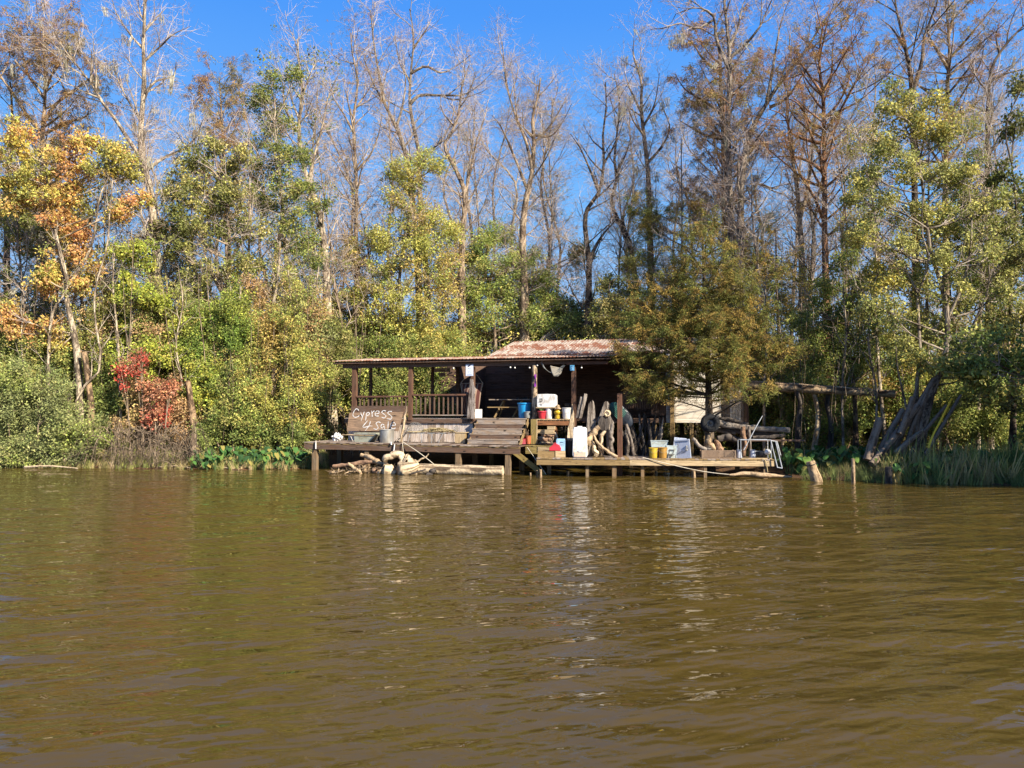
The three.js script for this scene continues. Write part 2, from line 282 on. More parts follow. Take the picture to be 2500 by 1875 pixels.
// ---------------------------------------------------------------- the shack
const shack = inFrame(H, 'river_shack', 'weathered wooden shack on stilts with open porch and rusty ribbed metal roof', 'shack', 0, 0, 0);
{
  const f = random(8), U = (px, v = 0) => H.u(px, v), S = shack;
  const uL = U(838), uR = U(1402);
  // roof: porch sheet and main sheet, each panel a piece
  const front = -0.35, yEdge = H.y(874.5, 1300, front), yBreak = 4.90, ridgeV = 7.7, ridgeY = 5.98;
  const porchRoof = mesh('porch_roof', plank(U(1490, front) - U(812, front), 0.05, 0.12), M.brown, S, [(U(1490, front) + U(812, front)) / 2, yEdge - 0.06, -front - 0.12]);
  const local = (m, g) => { m.position.set(-porchRoof.position.x, -porchRoof.position.y, -porchRoof.position.z); return m; };
  for (let u = U(806, front); u < U(1488, front) - 0.1; u += 0.9) local(mesh('metal_panel', ribbed(Math.min(0.902, U(1488, front) - u), yEdge + f.n() * 0.006, -front, yBreak, -3.06, u).translate(u, 0.02, 0), roofMetal, porchRoof));
  const mainRoof = mesh('main_roof', plank(10.4, 0.06, 0.16), M.brown, S, [2.3, ridgeY - 0.10, -ridgeV]);
  for (let u = -2.94; u < 7.5; u += 0.9) for (const back of [0, 1]) {
    const m = mesh('metal_panel', ribbed(0.902, back ? 4.9 : 4.90, back ? -12.3 : -2.98, ridgeY, -ridgeV, u + back * 7).translate(u, 0.045 + f() * 0.008, 0), roofMetal, mainRoof);
    m.position.set(-2.3, -(ridgeY - 0.10), ridgeV);
  }
  // rafters and beams
  for (let u = uL + 0.3; u < uR; u += 0.62) { const b = mesh('rafter', plank(0.05, 0.12, 3.3), M.brown, S, [u, (yEdge + yBreak) / 2 - 0.08, -1.42]); b.rotation.x = Math.atan2(yBreak - yEdge, 3.4); }
  const bTop = yEdge - 0.08;
  board(S, 'porch_beam', M.brown, uL, U(1310), H.y(897, 1000, 0), bTop, 0.10, 0.02);
  board(S, 'porch_beam', M.brown, U(1300), U(1408), H.y(889, 1350, 0), bTop - 0.004, 0.04, -0.05);
  board(S, 'porch_beam', M.brownLight, U(1385), U(1485), H.y(890, 1440, 0), H.y(883, 1440, 0), 0.13, 0.05);
  board(S, 'beam_end', M.tanOld, U(822), U(848), H.y(890, 835, 0), H.y(884, 835, 0), 0.20, 0.12);
  board(S, 'back_beam', M.brown, uL, U(1402), 4.55, 4.75, -2.95, -3.05);
  // posts
  for (const [px, w] of [[866, 0.19], [1003, 0.17], [1154, 0.17], [1401, 0.17]]) board(S, 'porch_post', postWood, U(px) - w / 2, U(px) + w / 2, px === 1401 ? 1.0 : FLOOR - 0.1, H.y(896, px, 0), w / 2, -w / 2);
  const lp = curve([V(U(1306), 0.9, 0.06), V(U(1306) + 0.01, 2.6, 0.06), V(U(1306) - 0.01, 3.6, 0.05), V(U(1306), H.y(892, 1306, 0), 0.05)], 10);
  mesh('porch_post', new Tubes().add(lp, lp.map((_, i) => 0.125 - 0.002 * i), 10, { rough: 0.07, seed: 3 }).geometry(), logPost, S);
  for (const px of [905, 1056]) board(S, 'porch_post', M.brown, U(px, 3) - 0.06, U(px, 3) + 0.06, FLOOR, 4.6, -2.94, -3.06);
  const slab = mesh('leaning_slab', new THREE.ExtrudeGeometry(new THREE.Shape([[-0.13, 0], [0.17, 0], [0.19, 0.55], [0.16, 1.0], [0.2, 1.25], [0.1, 1.42], [0.07, 1.62], [-0.05, 1.64], [-0.06, 1.2], [-0.11, 0.7]].map((q) => new THREE.Vector2(...q))), { depth: 0.05, bevelEnabled: true, bevelSize: 0.008, bevelThickness: 0.008, bevelSegments: 1 }), slabWood, S, [U(1151), FLOOR - 0.02, 0.14]);
  slab.rotation.z = -0.03;
  // floors
  for (let v = 0.0, k = 0; v < 3.1; v += 0.145, k++) board(S, 'floor_plank', f() < 0.5 ? M.greyDark : M.grey, uL + 0.12, U(1402), FLOOR - 0.04, FLOOR + f() * 0.004, -v - 0.006, -v - 0.139);
  board(S, 'floor_beam', M.greyDark, uL + 0.1, U(1168), FLOOR - 0.21, FLOOR - 0.05, 0.045, -0.04);
  board(S, 'floor_beam', M.brown, U(1289), U(1402), FLOOR - 0.21, FLOOR - 0.05, -0.02, -0.1);
  // slatted platform right of the log post
  const platform = board(S, 'slat_platform_beam', orangeWood, U(1312, -0.4), U(1397, -0.4), FLOOR - 0.27, FLOOR - 0.07, 0.46, 0.41);
  for (let k = 0; k < 9; k++) { const u = mix(U(1316, -0.4), U(1394, -0.4), k / 8), q = mesh('slat', plank(0.11, 0.045, 0.55), M.tan, platform); q.position.set(u - platform.position.x, FLOOR - 0.045 - platform.position.y, 0.22 - platform.position.z); }
  board(S, 'platform_leg', orangeWood, U(1354, -0.4), U(1359, -0.4), 1.1, FLOOR - 0.28, 0.40, 0.32);
  // skirt of upright planks below the porch
  for (let u = uL + 0.25; u < U(1150); u += 0.185) board(S, 'skirt_plank', f() < 0.7 ? vertical : M.grey, u, u + 0.176, 1.12 + f.n() * 0.02, FLOOR - 0.215, -0.02 + f.n() * 0.006, -0.055);
  // rails
  const rail = (a, b, top, low, n, wide) => {
    const r = board(S, 'porch_railing', M.brownLight, U(a), U(b), H.y(top + 4, (a + b) / 2, 0), H.y(top, (a + b) / 2, 0), 0.10, -0.02);
    const child = (m) => { m.position.sub(r.position); r.attach ? r.add(m) : 0; return m; };
    for (let k = 0; k < n; k++) { const u = mix(U(a + 8), U(b - 6), k / (n - 1)), m = mesh('baluster', plank(0.055, H.y(top + 4, a, 0) - H.y(low, a, 0), 0.035), k % 3 ? M.greyDark : M.brown, r); m.position.set(u - r.position.x, (H.y(top + 4, a, 0) + H.y(low, a, 0)) / 2 - r.position.y, 0.03 - r.position.z); }
    const q = mesh('bottom_rail', plank(U(b) - U(a), wide, 0.06), wide > 0.1 ? M.greyDark : M.grey, r); q.position.set(0, H.y(low, a, 0) - r.position.y - wide / 2, 0.05 - r.position.z);
  };
  rail(872, 998, 966, 991, 12, 0.28);
  rail(1009, 1146, 962, 1012, 12, 0.05);
  // back room and walls
  const rw = (u0, u1, v0, v1, y0, y1, mat, name) => board(S, name, mat, u0, u1, y0, y1, -v0, -v1);
  for (let y = FLOOR; y < 4.85; y += 0.2) {
    rw(U(1112, 3), U(1120, 3), 3.05, 7.2, y + 0.003, y + 0.197, M.brown, 'wall_plank');                                   // side of the room
    rw(U(1112, 7.2) - 0.8, 5.2, 7.22 + (Math.round(y * 5) % 2) * 0.03, 7.25 + (Math.round(y * 5) % 2) * 0.03, y - 0.01, y + 0.21, M.brown, 'wall_plank');                                 // back
    rw(U(1405, 6.2), U(1640, 6.2), 6.2 + f() * 0.02, 6.26, y + 0.004, y + 0.196, f() < 0.8 ? M.brown : M.brown, 'wall_plank');
    rw(U(1628, 3.1) + 0.02, U(1628, 3.1) + 0.06, 3.1, 6.2, y + 0.003, y + 0.197, M.brown, 'wall_plank');
  }
  rw(U(1112, 3), 7.4, 3.1, 11.8, FLOOR - 0.22, FLOOR - 0.02, M.brown, 'house_floor');
  for (let y = 1.93; y < 4.8; y += 0.185) {
    rw(U(1626, 3.0), U(1641, 3.0), 2.98 + f() * 0.015, 3.03, y + 0.004, y + 0.181, whitewashAndSunStrip, 'wall_plank');
    rw(U(1646, 3.0), 7.35, 3.0 + f() * 0.02, 3.05, y + 0.004, y + 0.181, whitewashAndSunStrip, 'wall_plank');
    rw(7.30, 7.35, 3.06, 11.6, y + 0.004, y + 0.181, whitewashAndSunStrip, 'wall_plank');
  }
  rw(U(1636, 2.85), U(1645, 2.85), 2.82, 2.96, 0.2, 4.8, M.tanOld, 'corner_post');
  // stilts
  for (const [px, v, w] of [[1642, 2.9, 0.16], [1688, 2.6, 0.14], [1115, 0.1, 0.16], [900, 0.2, 0.15], [1000, 1.6, 0.16], [1200, 1.6, 0.16], [1310, 2.6, 0.16], [1440, 2.9, 0.15], [1540, 2.9, 0.15], [1513, -1.35, 0.17], [1600, 3.2, 0.12], [1722, 3.6, 0.14]]) {
    const top = px === 1513 ? H.y(961, px, v) : FLOOR - 0.22; rw(U(px, v) - w / 2, U(px, v) + w / 2, v - w / 2, v + w / 2, -0.6, top, px === 1513 ? M.brownLight : M.tanOld, 'stilt');
  }
  // clutter wall of upright slats under the eave, part of a side rail
  for (let k = 0; k < 16; k++) rw(U(1516, 1.6) + k * 0.095, U(1516, 1.6) + k * 0.095 + 0.05, 1.6, 1.63, H.y(1002 - 6 * f(), 1540, 1.6), H.y(958 + 4 * f(), 1540, 1.6), f() < 0.5 ? M.brown : M.brown, 'side_baluster');
  rw(U(1516, 1.6), U(1600, 1.6), 1.58, 1.60, H.y(962, 1540, 1.6), H.y(957, 1540, 1.6), M.brown, 'side_rail');
  rw(U(1590, 1.8), U(1624, 1.8), 1.8, 1.84, H.y(1014, 1610, 1.8), H.y(965, 1610, 1.8), M.brown, 'side_panel');
  rw(U(1405, 0.5), U(1510, 0.5), 0.5, 0.56, H.y(1028, 1450, 0.5), H.y(1018, 1450, 0.5), M.greyDark, 'cross_beam');
}
// steps
{
  const w0 = H.u(1170, 0), w1 = H.u(1287, 0), S = inFrame(H, 'wooden_steps', 'broad weathered wooden steps leading from the deck up to the porch', 'steps', (w0 + w1) / 2, DECK, -0.9), half = (w1 - w0) / 2, rise = (FLOOR - DECK) / 5;
  for (let k = 0; k < 5; k++) {
    const z = 0.62 - k * 0.3, y = rise * (k + 1);
    board(S, 'tread', M.grey, -half - 0.02, half + 0.02, y - 0.045, y, z, z - 0.31);
    board(S, 'riser', k % 2 ? M.greyDark : M.grey, -half, half, y - rise + 0.004, y - 0.047, z - 0.012, z - 0.037);
  }
  for (const s of [-1, 1]) { const g = new THREE.ExtrudeGeometry(new THREE.Shape([[-0.68, 0], [-0.38, 0], [0.9, 0.86], [0.9, 1.0], [0.78, 1.0]].map((q) => new THREE.Vector2(...q))), { depth: 0.045, bevelEnabled: false }); const m = mesh('stringer', g, M.tanOld, S, [s * (half + 0.03) + 0.022, 0.0, 0]); m.rotation.y = Math.PI / 2; }
}
// upper deck
{
  const f = random(77), u0 = H.u(743, -2.1), u1 = H.u(1269, -2.1), S = inFrame(H, 'upper_deck', 'grey wooden deck on piles below the porch steps', 'deck', (u0 + u1) / 2, 0, -1.0), L = (u1 - u0) / 2;
  S.rotation.z = -0.008;
  for (let x = -L; x < L - 0.05; x += 0.148) board(S, 'deck_plank', f() < 0.4 ? M.greyDark : M.grey, x, x + 0.14, DECK - 0.038, DECK + f() * 0.005, 1.12 + f.n() * 0.012, -1.3);
  board(S, 'edge_board', M.tanOld, -L, L, DECK - 0.042, DECK - 0.085, 1.10, 1.04);
  board(S, 'fascia_board', M.greyDark, -L, 0.6, DECK - 0.29, DECK - 0.09, 1.09, 1.05);
  board(S, 'fascia_board', M.greyDark, 0.603, L, DECK - 0.30, DECK - 0.09, 1.09, 1.05);
  board(S, 'fascia_board', M.brown, -L, L, DECK - 0.36, DECK - 0.12, -1.2, -1.24);
  for (const [px, w] of [[768, 0.2], [895, 0.17], [1118, 0.2], [1239, 0.2]]) for (const v of [-1.95, 0.2]) { const x = H.u(px, -2.05) - (u0 + u1) / 2; board(S, 'pile', pileWood, x - w / 2, x + w / 2, -1.2, DECK - 0.30, -v - 1.0 + w / 2, -v - 1.0 - w / 2); }
  // extension beside the steps
  const x1 = H.u(1345, -1.1) - (u0 + u1) / 2;
  for (let x = L + 0.01; x < x1; x += 0.148) board(S, 'deck_plank', mossyWood, x, x + 0.14, DECK - 0.04, DECK + f() * 0.004, 0.25, -1.3);
  board(S, 'fascia_board', mossyWood, L, x1 - 0.5, DECK - 0.33, DECK - 0.05, 0.24, 0.19);
  board(S, 'fascia_board', M.tan, x1 - 0.5, x1 + 0.05, DECK - 0.24, DECK - 0.05, 0.27, 0.22);
  const br = mesh('brace', plank(1.5, 0.2, 0.05), mossyWood, S, [L + 0.25, DECK - 0.68, 0.6]); br.rotation.z = -0.62;
}
// lower dock
{
  const f = random(78), L = (D.u(1888, 0) - D.u(1310, 0)), S = inFrame(D, 'lower_dock', 'low sunlit plank dock crowded with driftwood and buckets', 'dock', 0, 0, 0), x0 = D.u(1310, 0);
  for (let x = x0; x < x0 + L; x += 0.148) board(S, 'deck_plank', f() < 0.5 ? M.tanOld : M.grey, x, x + 0.14, DOCK - 0.04, DOCK + f() * 0.005, 0.02 + f.n() * 0.008, -1.75);
  let x = x0; for (const part of [0.4, 0.6]) { board(S, 'fascia_board', part === 0.4 ? M.tanOld : M.tan, x, x + L * part - 0.004, DOCK - 0.25, DOCK - 0.045, 0.0, -0.04); x += L * part; }
  board(S, 'fascia_board', M.tanOld, x0 + L, x0 + L + 0.04, DOCK - 0.25, DOCK - 0.045, 0, -1.7);
  for (const [px, v, w] of [[1433, 0.1, 0.13], [1499, 0.05, 0.16], [1568, 0.1, 0.12], [1721, 0.02, 0.11], [1868, 0.05, 0.14], [1340, 1.2, 0.16], [1640, 1.6, 0.16], [1800, 1.4, 0.16], [1510, 1.4, 0.16]]) { const u = D.u(px, v); board(S, 'pile', pileWood, u - w / 2, u + w / 2, -1.2, DOCK - 0.26, -v - 0.06, -v - 0.06 - w); }
  board(S, 'step_block', M.tanOld, D.u(1313, 0.5), D.u(1355, 0.5), DOCK + 0.005, DOCK + 0.24, -0.35, -0.95);
  board(S, 'step_block', M.tan, D.u(1356, 0.4), D.u(1380, 0.4), DOCK + 0.005, DOCK + 0.25, -0.32, -0.9);
}
// outbuilding behind the young cypress
{
  const S = inFrame(H, 'outbuilding', 'small outbuilding of upright grey planks behind the young cypress', 'shed', H.u(1775, 5.5), 0, 5.5), f = random(79), w = H.m(78, 1775, 5.5), x0 = -w / 2;
  for (let k = 0; k < 12; k++) board(S, 'wall_plank', k > 6 && k < 11 ? whitewashAndSunStrip : M.grey, x0 + k * w / 12, x0 + (k + 1) * w / 12 - 0.012, H.y(1033 + 6 * f(), 1775, 5.5), H.y(935, 1775, 5.5), f() * 0.02, -0.03);  // white planks paint a sunlit strip into the colour of the grey wall
  for (let k = 0; k < 9; k++) board(S, 'wall_plank', M.grey, w / 2, w / 2 + 0.03, H.y(1033, 1775, 5.5), H.y(935, 1775, 5.5), -k * 0.2, -k * 0.2 - 0.19);
  board(S, 'shed_roof', M.brown, x0 - 0.3, w / 2 + 0.3, H.y(935, 1775, 5.5), H.y(931, 1775, 5.5), 0.3, -2.2);
  for (const x of [x0 + 0.05, w / 2 - 0.1]) board(S, 'stilt', M.tanOld, x - 0.06, x + 0.06, 0.1, H.y(1030, 1775, 5.5), -0.06, -0.18);
  board(S, 'corner_post', M.brown, w / 2 + 0.04, w / 2 + 0.2, 0.1, H.y(938, 1775, 5.5), 0.1, -0.05);
}
// ---------------------------------------------------------------- plants: shapes
const leafMaterial = new THREE.MeshPhysicalMaterial({ color: 0xffffff, vertexColors: true, roughness: 1, transmission: 0.34, thickness: 0, side: THREE.DoubleSide, specularIntensity: 0.4 });
const glossyLeaf = (r, g, b) => new THREE.MeshPhysicalMaterial({ color: rgb(r, g, b), roughness: 0.8, specularIntensity: 0.5, transmission: 0.25, thickness: 0, side: THREE.DoubleSide });
const twigBark = standard({ color: rgb(0.46, 0.38, 0.32), roughness: 0.9 });
const B = { pale: bark(0.50, 0.44, 0.36), tan: bark(0.42, 0.34, 0.26), brown: bark(0.26, 0.19, 0.14), grey: bark(0.34, 0.30, 0.26), dark: bark(0.15, 0.12, 0.095), rust: bark(0.36, 0.20, 0.12), dead: bark(0.36, 0.26, 0.17) };

class Faces {
  constructor() { this.p = []; this.i = []; this.tone = []; }
  leaf(base, along, side, length, width, fold = 0.25) {
    const k = this.p.length / 3, up = V(0, 0, 0).crossVectors(along, side).normalize();
    const pt = (l, w, h) => this.p.push(base.x + along.x * l + side.x * w + up.x * h, base.y + along.y * l + side.y * w + up.y * h, base.z + along.z * l + side.z * w + up.z * h);
    pt(0, 0, 0); pt(length * 0.42, width / 2, width * fold); pt(length, 0, -length * 0.08); pt(length * 0.42, -width / 2, width * fold);
    this.i.push(k, k + 1, k + 2, k, k + 2, k + 3);
    this.tone[k] = 0.5 + 1.0 * hash(k, Math.round(base.x * 997), Math.round(base.z * 991));
  }
  geometry() { const g = new THREE.BufferGeometry(); g.setAttribute('position', new THREE.Float32BufferAttribute(this.p, 3)); g.setIndex(this.i); const c = []; let t = 1; for (let i = 0; i < this.p.length / 3; i++) { t = this.tone[i] ?? t; c.push(t, t * (0.94 + 0.06 * t), t); } g.setAttribute('color', new THREE.Float32BufferAttribute(c, 3)); const q = g.toNonIndexed(); q.computeVertexNormals(); return q; }
}
/** A ball-shaped spray of broad leaves, about one metre across before scaling. */
function leafSpray(seed, n, length, width, droop = 0.2) {
  const f = random(seed), F = new Faces();
  for (let i = 0; i < n; i++) {
    const c = f.dir().multiplyScalar(0.5 * Math.cbrt(f())), a = f.dir().addScaledVector(c, 1.2).add(V(0, -droop, 0)).normalize(), s = V(0, 1, 0).lerp(f.dir(), 0.75).cross(a).normalize();
    const z = f.r(0.42, 1.3); F.leaf(c, a, s, length * z, width * z * f.r(0.8, 1.2));
  }
  return F.geometry();
}
/** A feathery drooping spray of thin needles, one metre long before scaling. */
function featherSpray(seed, n, length, width) {
  const f = random(seed), F = new Faces();
  for (let b = 0; b < 4; b++) {
    const d = V(f.r(-0.7, 0.7), f.r(-0.75, 0.05), f.r(-0.7, 0.7)).normalize(), o = f.dir().multiplyScalar(0.15);
    for (let i = 0; i < n; i++) {
      const t = (i + 0.5) / n, sgn = i % 2 ? 1 : -1, c = o.clone().addScaledVector(d, t * 0.75 - 0.2), s = V(0, 1, 0).cross(d).normalize();
      const a = s.clone().multiplyScalar(sgn).addScaledVector(d, 0.7).add(f.dir().multiplyScalar(0.3)).add(V(0, -0.35, 0)).normalize();
      F.leaf(c, a, V(0, 1, 0).lerp(f.dir(), 0.6).cross(a).normalize(), length * f.r(0.6, 1.2) * (1 - 0.35 * t), width, 0.1);
    }
  }
  return F.geometry();
}
function twigSpray(seed, n, thick) {
  const f = random(seed), t = new Tubes();
  for (let i = 0; i < n; i++) { const a = f.dir().multiplyScalar(0.45), b = a.clone().add(f.dir().multiplyScalar(0.5)).add(V(0, 0.1, 0)), m = a.clone().lerp(b, 0.5).add(f.dir().multiplyScalar(0.07)); t.add([a, m, b], [thick, thick * 0.8, thick * 0.4], 3, { cap: false }); }
  const g = t.geometry(); g.setAttribute('color', new THREE.Float32BufferAttribute(new Float32Array(t.p.length).fill(1), 3)); return g;
}
function mossSpray(seed) {
  const f = random(seed), F = new Faces();
  for (let i = 0; i < 16; i++) { let c = V(f.r(-0.25, 0.25), f.r(-0.1, 0.1), f.r(-0.25, 0.25)); for (let k = 0; k < 3; k++) { const a = V(f.r(-0.2, 0.2), -1, f.r(-0.2, 0.2)).normalize(); F.leaf(c, a, V(f.r(-1, 1), 0, f.r(-1, 1)).normalize(), 0.4, 0.05); c = c.clone().addScaledVector(a, 0.3); } }
  return F.geometry();
}
const SPRAY = {
  broad: [1, 2, 3].map((s) => leafSpray(s, 24, 0.24, 0.145)),
  large: [4, 5, 6].map((s) => leafSpray(s, 20, 0.28, 0.19, 0.5)),
  fine: [7, 8, 9].map((s) => leafSpray(s, 27, 0.21, 0.11)),
  feather: [10, 11, 12].map((s) => featherSpray(s, 10, 0.26, 0.045)),
  twig: [13, 14].map((s) => twigSpray(s, 10, 0.0065)),
  moss: [15, 16].map(mossSpray),
};
const PALETTE = {
  maple: [[0.29, 0.15, 0.06], [0.31, 0.20, 0.065], [0.32, 0.235, 0.06], [0.28, 0.245, 0.055], [0.21, 0.205, 0.05], [0.15, 0.15, 0.045]],
  olive: [[0.10, 0.115, 0.03], [0.15, 0.16, 0.04], [0.075, 0.10, 0.025], [0.19, 0.17, 0.05], [0.12, 0.14, 0.03]],
  dark: [[0.075, 0.08, 0.02], [0.10, 0.105, 0.028], [0.14, 0.135, 0.04], [0.18, 0.155, 0.05], [0.21, 0.175, 0.07]],
  gold: [[0.22, 0.205, 0.05], [0.18, 0.19, 0.045], [0.25, 0.205, 0.055], [0.14, 0.16, 0.04], [0.22, 0.16, 0.05]],
  lime: [[0.21, 0.225, 0.035], [0.16, 0.19, 0.03], [0.26, 0.24, 0.042], [0.11, 0.14, 0.025]],
  rust: [[0.18, 0.095, 0.04], [0.14, 0.09, 0.035], [0.20, 0.125, 0.045], [0.12, 0.10, 0.035]],
  cypress: [[0.15, 0.13, 0.028], [0.19, 0.135, 0.03], [0.11, 0.12, 0.026], [0.15, 0.145, 0.03], [0.22, 0.145, 0.034]],
  pale: [[0.25, 0.24, 0.075], [0.20, 0.205, 0.06], [0.29, 0.265, 0.08], [0.14, 0.155, 0.045], [0.31, 0.265, 0.065]],
  red: [[0.30, 0.035, 0.025], [0.24, 0.045, 0.03], [0.34, 0.06, 0.04], [0.26, 0.13, 0.08], [0.22, 0.10, 0.05]],
  greygreen: [[0.12, 0.13, 0.05], [0.16, 0.165, 0.06], [0.09, 0.105, 0.035], [0.19, 0.18, 0.07], [0.16, 0.18, 0.045]],
  brown: [[0.24, 0.155, 0.075], [0.19, 0.12, 0.06], [0.30, 0.20, 0.09], [0.20, 0.16, 0.06]],
  thicketMix: [[0.20, 0.14, 0.065], [0.12, 0.13, 0.035], [0.22, 0.22, 0.045], [0.15, 0.15, 0.04]],
  mossy: [[0.22, 0.20, 0.15], [0.17, 0.155, 0.11]],
  green: [[0.095, 0.135, 0.025], [0.14, 0.175, 0.03], [0.075, 0.11, 0.022], [0.21, 0.22, 0.04], [0.13, 0.14, 0.03]],
};
/** Leaf sprays at the given spots, as one part. Colours wander through the palette in patches of about a metre. */
function foliage(name, parent, spots, spray, palette, size, seed, lift = 1) {
  const f = random(seed), kinds = SPRAY[spray], origin = parent ? parent.position : V(0, 0, 0), m = new THREE.Matrix4(), q = new THREE.Quaternion(), e = new THREE.Euler(), c = new THREE.Color();
  const sets = kinds.map(() => []);
  spots.forEach((s, i) => sets[i % kinds.length].push(s));
  sets.forEach((set, k) => {
    if (!set.length) return;
    const inst = new THREE.InstancedMesh(kinds[k], leafMaterial, set.length);
    inst.name = parent ? name : numbered(name); inst.castShadow = inst.receiveShadow = true; inst.userData.kind = 'stuff';
    set.forEach((s, i) => {
      e.set(f.n() * 0.5, f() * 6.2832, f.n() * 0.5); q.setFromEuler(e);
      const z = size * f.r(0.65, 1.3);
      m.compose(V(s.x - origin.x, s.y - origin.y, s.z - origin.z), q, V(z, z * f.r(0.8, 1.1), z)); inst.setMatrixAt(i, m);
      const w = clamp((noise3(s.x * 0.8 + seed, s.y * 0.8, s.z * 0.8) - 0.5) * 1.3 + 0.5 + f.n() * 0.45, 0, 0.999) * palette.length, a = palette[Math.floor(w)];
      const b = 2.15 * lift * f.r(0.7, 1.25);
      c.setRGB(a[0] * b, a[1] * b, a[2] * b); inst.setColorAt(i, c);
    });
    (parent ?? scene).add(inst);
  });
}
/** Branches off a line, their branches in turn. rules: one entry per level. */
function sprout(t, sites, line, radii, rules, level, f, origin) {
  const R = rules[level];
  if (!R) return;
  let length = 0; const run = [0];
  for (let i = 1; i < line.length; i++) run.push(length += line[i].distanceTo(line[i - 1]));
  const n = Math.max(R.least ?? 0, Math.round(R.count * length * (R.per ? 1 : 1 / Math.max(length, 0.01)))), spin = f() * 6.28;
  for (let k = 0; k < n; k++) {
    const s = R.from + (1 - R.from) * (k + f()) / n, want = s * length;
    let i = 1; while (i < line.length - 1 && run[i] < want) i++;
    const w = (want - run[i - 1]) / Math.max(1e-6, run[i] - run[i - 1]), p = line[i - 1].clone().lerp(line[i], w), tan = line[i].clone().sub(line[i - 1]).normalize(), r = mix(radii[i - 1], radii[i], w);
    const side = V(0, 0, 0).crossVectors(tan, Math.abs(tan.y) > 0.95 ? V(1, 0, 0) : V(0, 1, 0)).normalize().applyAxisAngle(tan, spin + k * 2.4 + f.n() * 0.6);
    const ang = (R.angle + f.n() * 22) * Math.PI / 180;
    const dir = tan.clone().multiplyScalar(Math.cos(ang)).addScaledVector(side, Math.sin(ang)).normalize();
    const len = (R.length.length ? f.r(...R.length) : R.length) * (R.shape ? R.shape(s) : 1 - 0.45 * s) * (R.relative ? length : 1);
    if (len < 0.12) continue;
    branch(t, sites, p, dir, len, Math.max(R.thin, Math.min(r * 0.72, len * R.thick)), rules, level, f, origin);
  }
}
function branch(t, sites, p, dir, len, r0, rules, level, f, origin) {
  const R = rules[level], k = clamp(Math.round(len / R.step), 2, 9), line = [p], radii = [r0], d = dir.clone(), bend = f.dir().multiplyScalar(R.wiggle * 0.4);
  for (let i = 1; i <= k; i++) {
    d.addScaledVector(f.dir(), R.wiggle).add(bend).add(V(0, R.rise, 0)).normalize();
    line.push(line[i - 1].clone().addScaledVector(d, len / k)); radii.push(mix(r0, R.tip ?? R.thin * 0.6, Math.pow(i / k, 0.9)));
  }
  (level > 0 && t.fine ? t.fine : t).add(line, radii, R.sides, { cap: false });
  if (R.leaf) for (let i = 1; i <= k; i++) sites.push(line[i].clone());
  sprout(t, sites, line, radii, rules, level + 1, f, origin);
}
const RULES = {
  // level: limbs, boughs, twigs
  bare: [
    { count: 1.0, per: true, from: 0.34, angle: 42, length: [2.2, 4.6], shape: (s) => 1.05 - 0.6 * s, step: 0.55, wiggle: 0.17, rise: 0.10, thick: 0.022, thin: 0.02, tip: 0.01, sides: 5 },
    { count: 2.3, per: true, from: 0.15, angle: 45, length: [0.9, 2.2], step: 0.4, wiggle: 0.2, rise: 0.07, thick: 0.016, thin: 0.011, tip: 0.006, sides: 4 },
    { count: 5.0, per: true, from: 0.08, angle: 40, length: [0.35, 1.1], step: 0.3, wiggle: 0.22, rise: 0.05, thick: 0.012, thin: 0.0065, tip: 0.004, sides: 3, leaf: true },
  ],
  cypressTall: [
    { count: 1.8, per: true, from: 0.5, angle: 60, length: [1.6, 4.2], shape: (s) => 0.7 + 0.5 * Math.sin(s * 3.1), step: 0.5, wiggle: 0.14, rise: 0.09, thick: 0.02, thin: 0.02, tip: 0.01, sides: 5 },
    { count: 1.7, per: true, from: 0.15, angle: 50, length: [0.6, 1.6], step: 0.4, wiggle: 0.2, rise: 0.05, thick: 0.015, thin: 0.01, tip: 0.005, sides: 3, leaf: true },
    { count: 1.6, per: true, from: 0.2, angle: 45, length: [0.3, 0.7], step: 0.3, wiggle: 0.2, rise: 0, thick: 0.012, thin: 0.006, tip: 0.004, sides: 3, leaf: true },
  ],
  cypressYoung: [
    { count: 6.5, per: true, from: 0.24, angle: 82, length: [3.3, 4.6], shape: (s) => 1.03 - 0.92 * s, step: 0.5, wiggle: 0.08, rise: -0.01, thick: 0.012, thin: 0.012, tip: 0.006, sides: 4 },
    { count: 2.4, per: true, from: 0.1, angle: 55, length: [0.5, 1.3], step: 0.35, wiggle: 0.15, rise: -0.03, thick: 0.012, thin: 0.007, tip: 0.004, sides: 3, leaf: true },
  ],
  sapling: [
    { count: 1.6, per: true, from: 0.3, angle: 42, length: [0.8, 2.4], step: 0.4, wiggle: 0.17, rise: 0.1, thick: 0.018, thin: 0.01, tip: 0.006, sides: 4 },
    { count: 2.4, per: true, from: 0.15, angle: 42, length: [0.4, 1.0], step: 0.3, wiggle: 0.2, rise: 0.05, thick: 0.014, thin: 0.006, tip: 0.004, sides: 3, leaf: true },
  ],
};
/** A line of picture points at distance d (or a distance per point as a third value); a point with no y stands on the ground. */
const path = (list, d) => list.map(([x, y, e]) => { if (y === null) { const p = at(x, 1100, e ?? d); p.y = groundY(p.x, p.z) - 0.15; return p; } return at(x, y, e ?? d); });
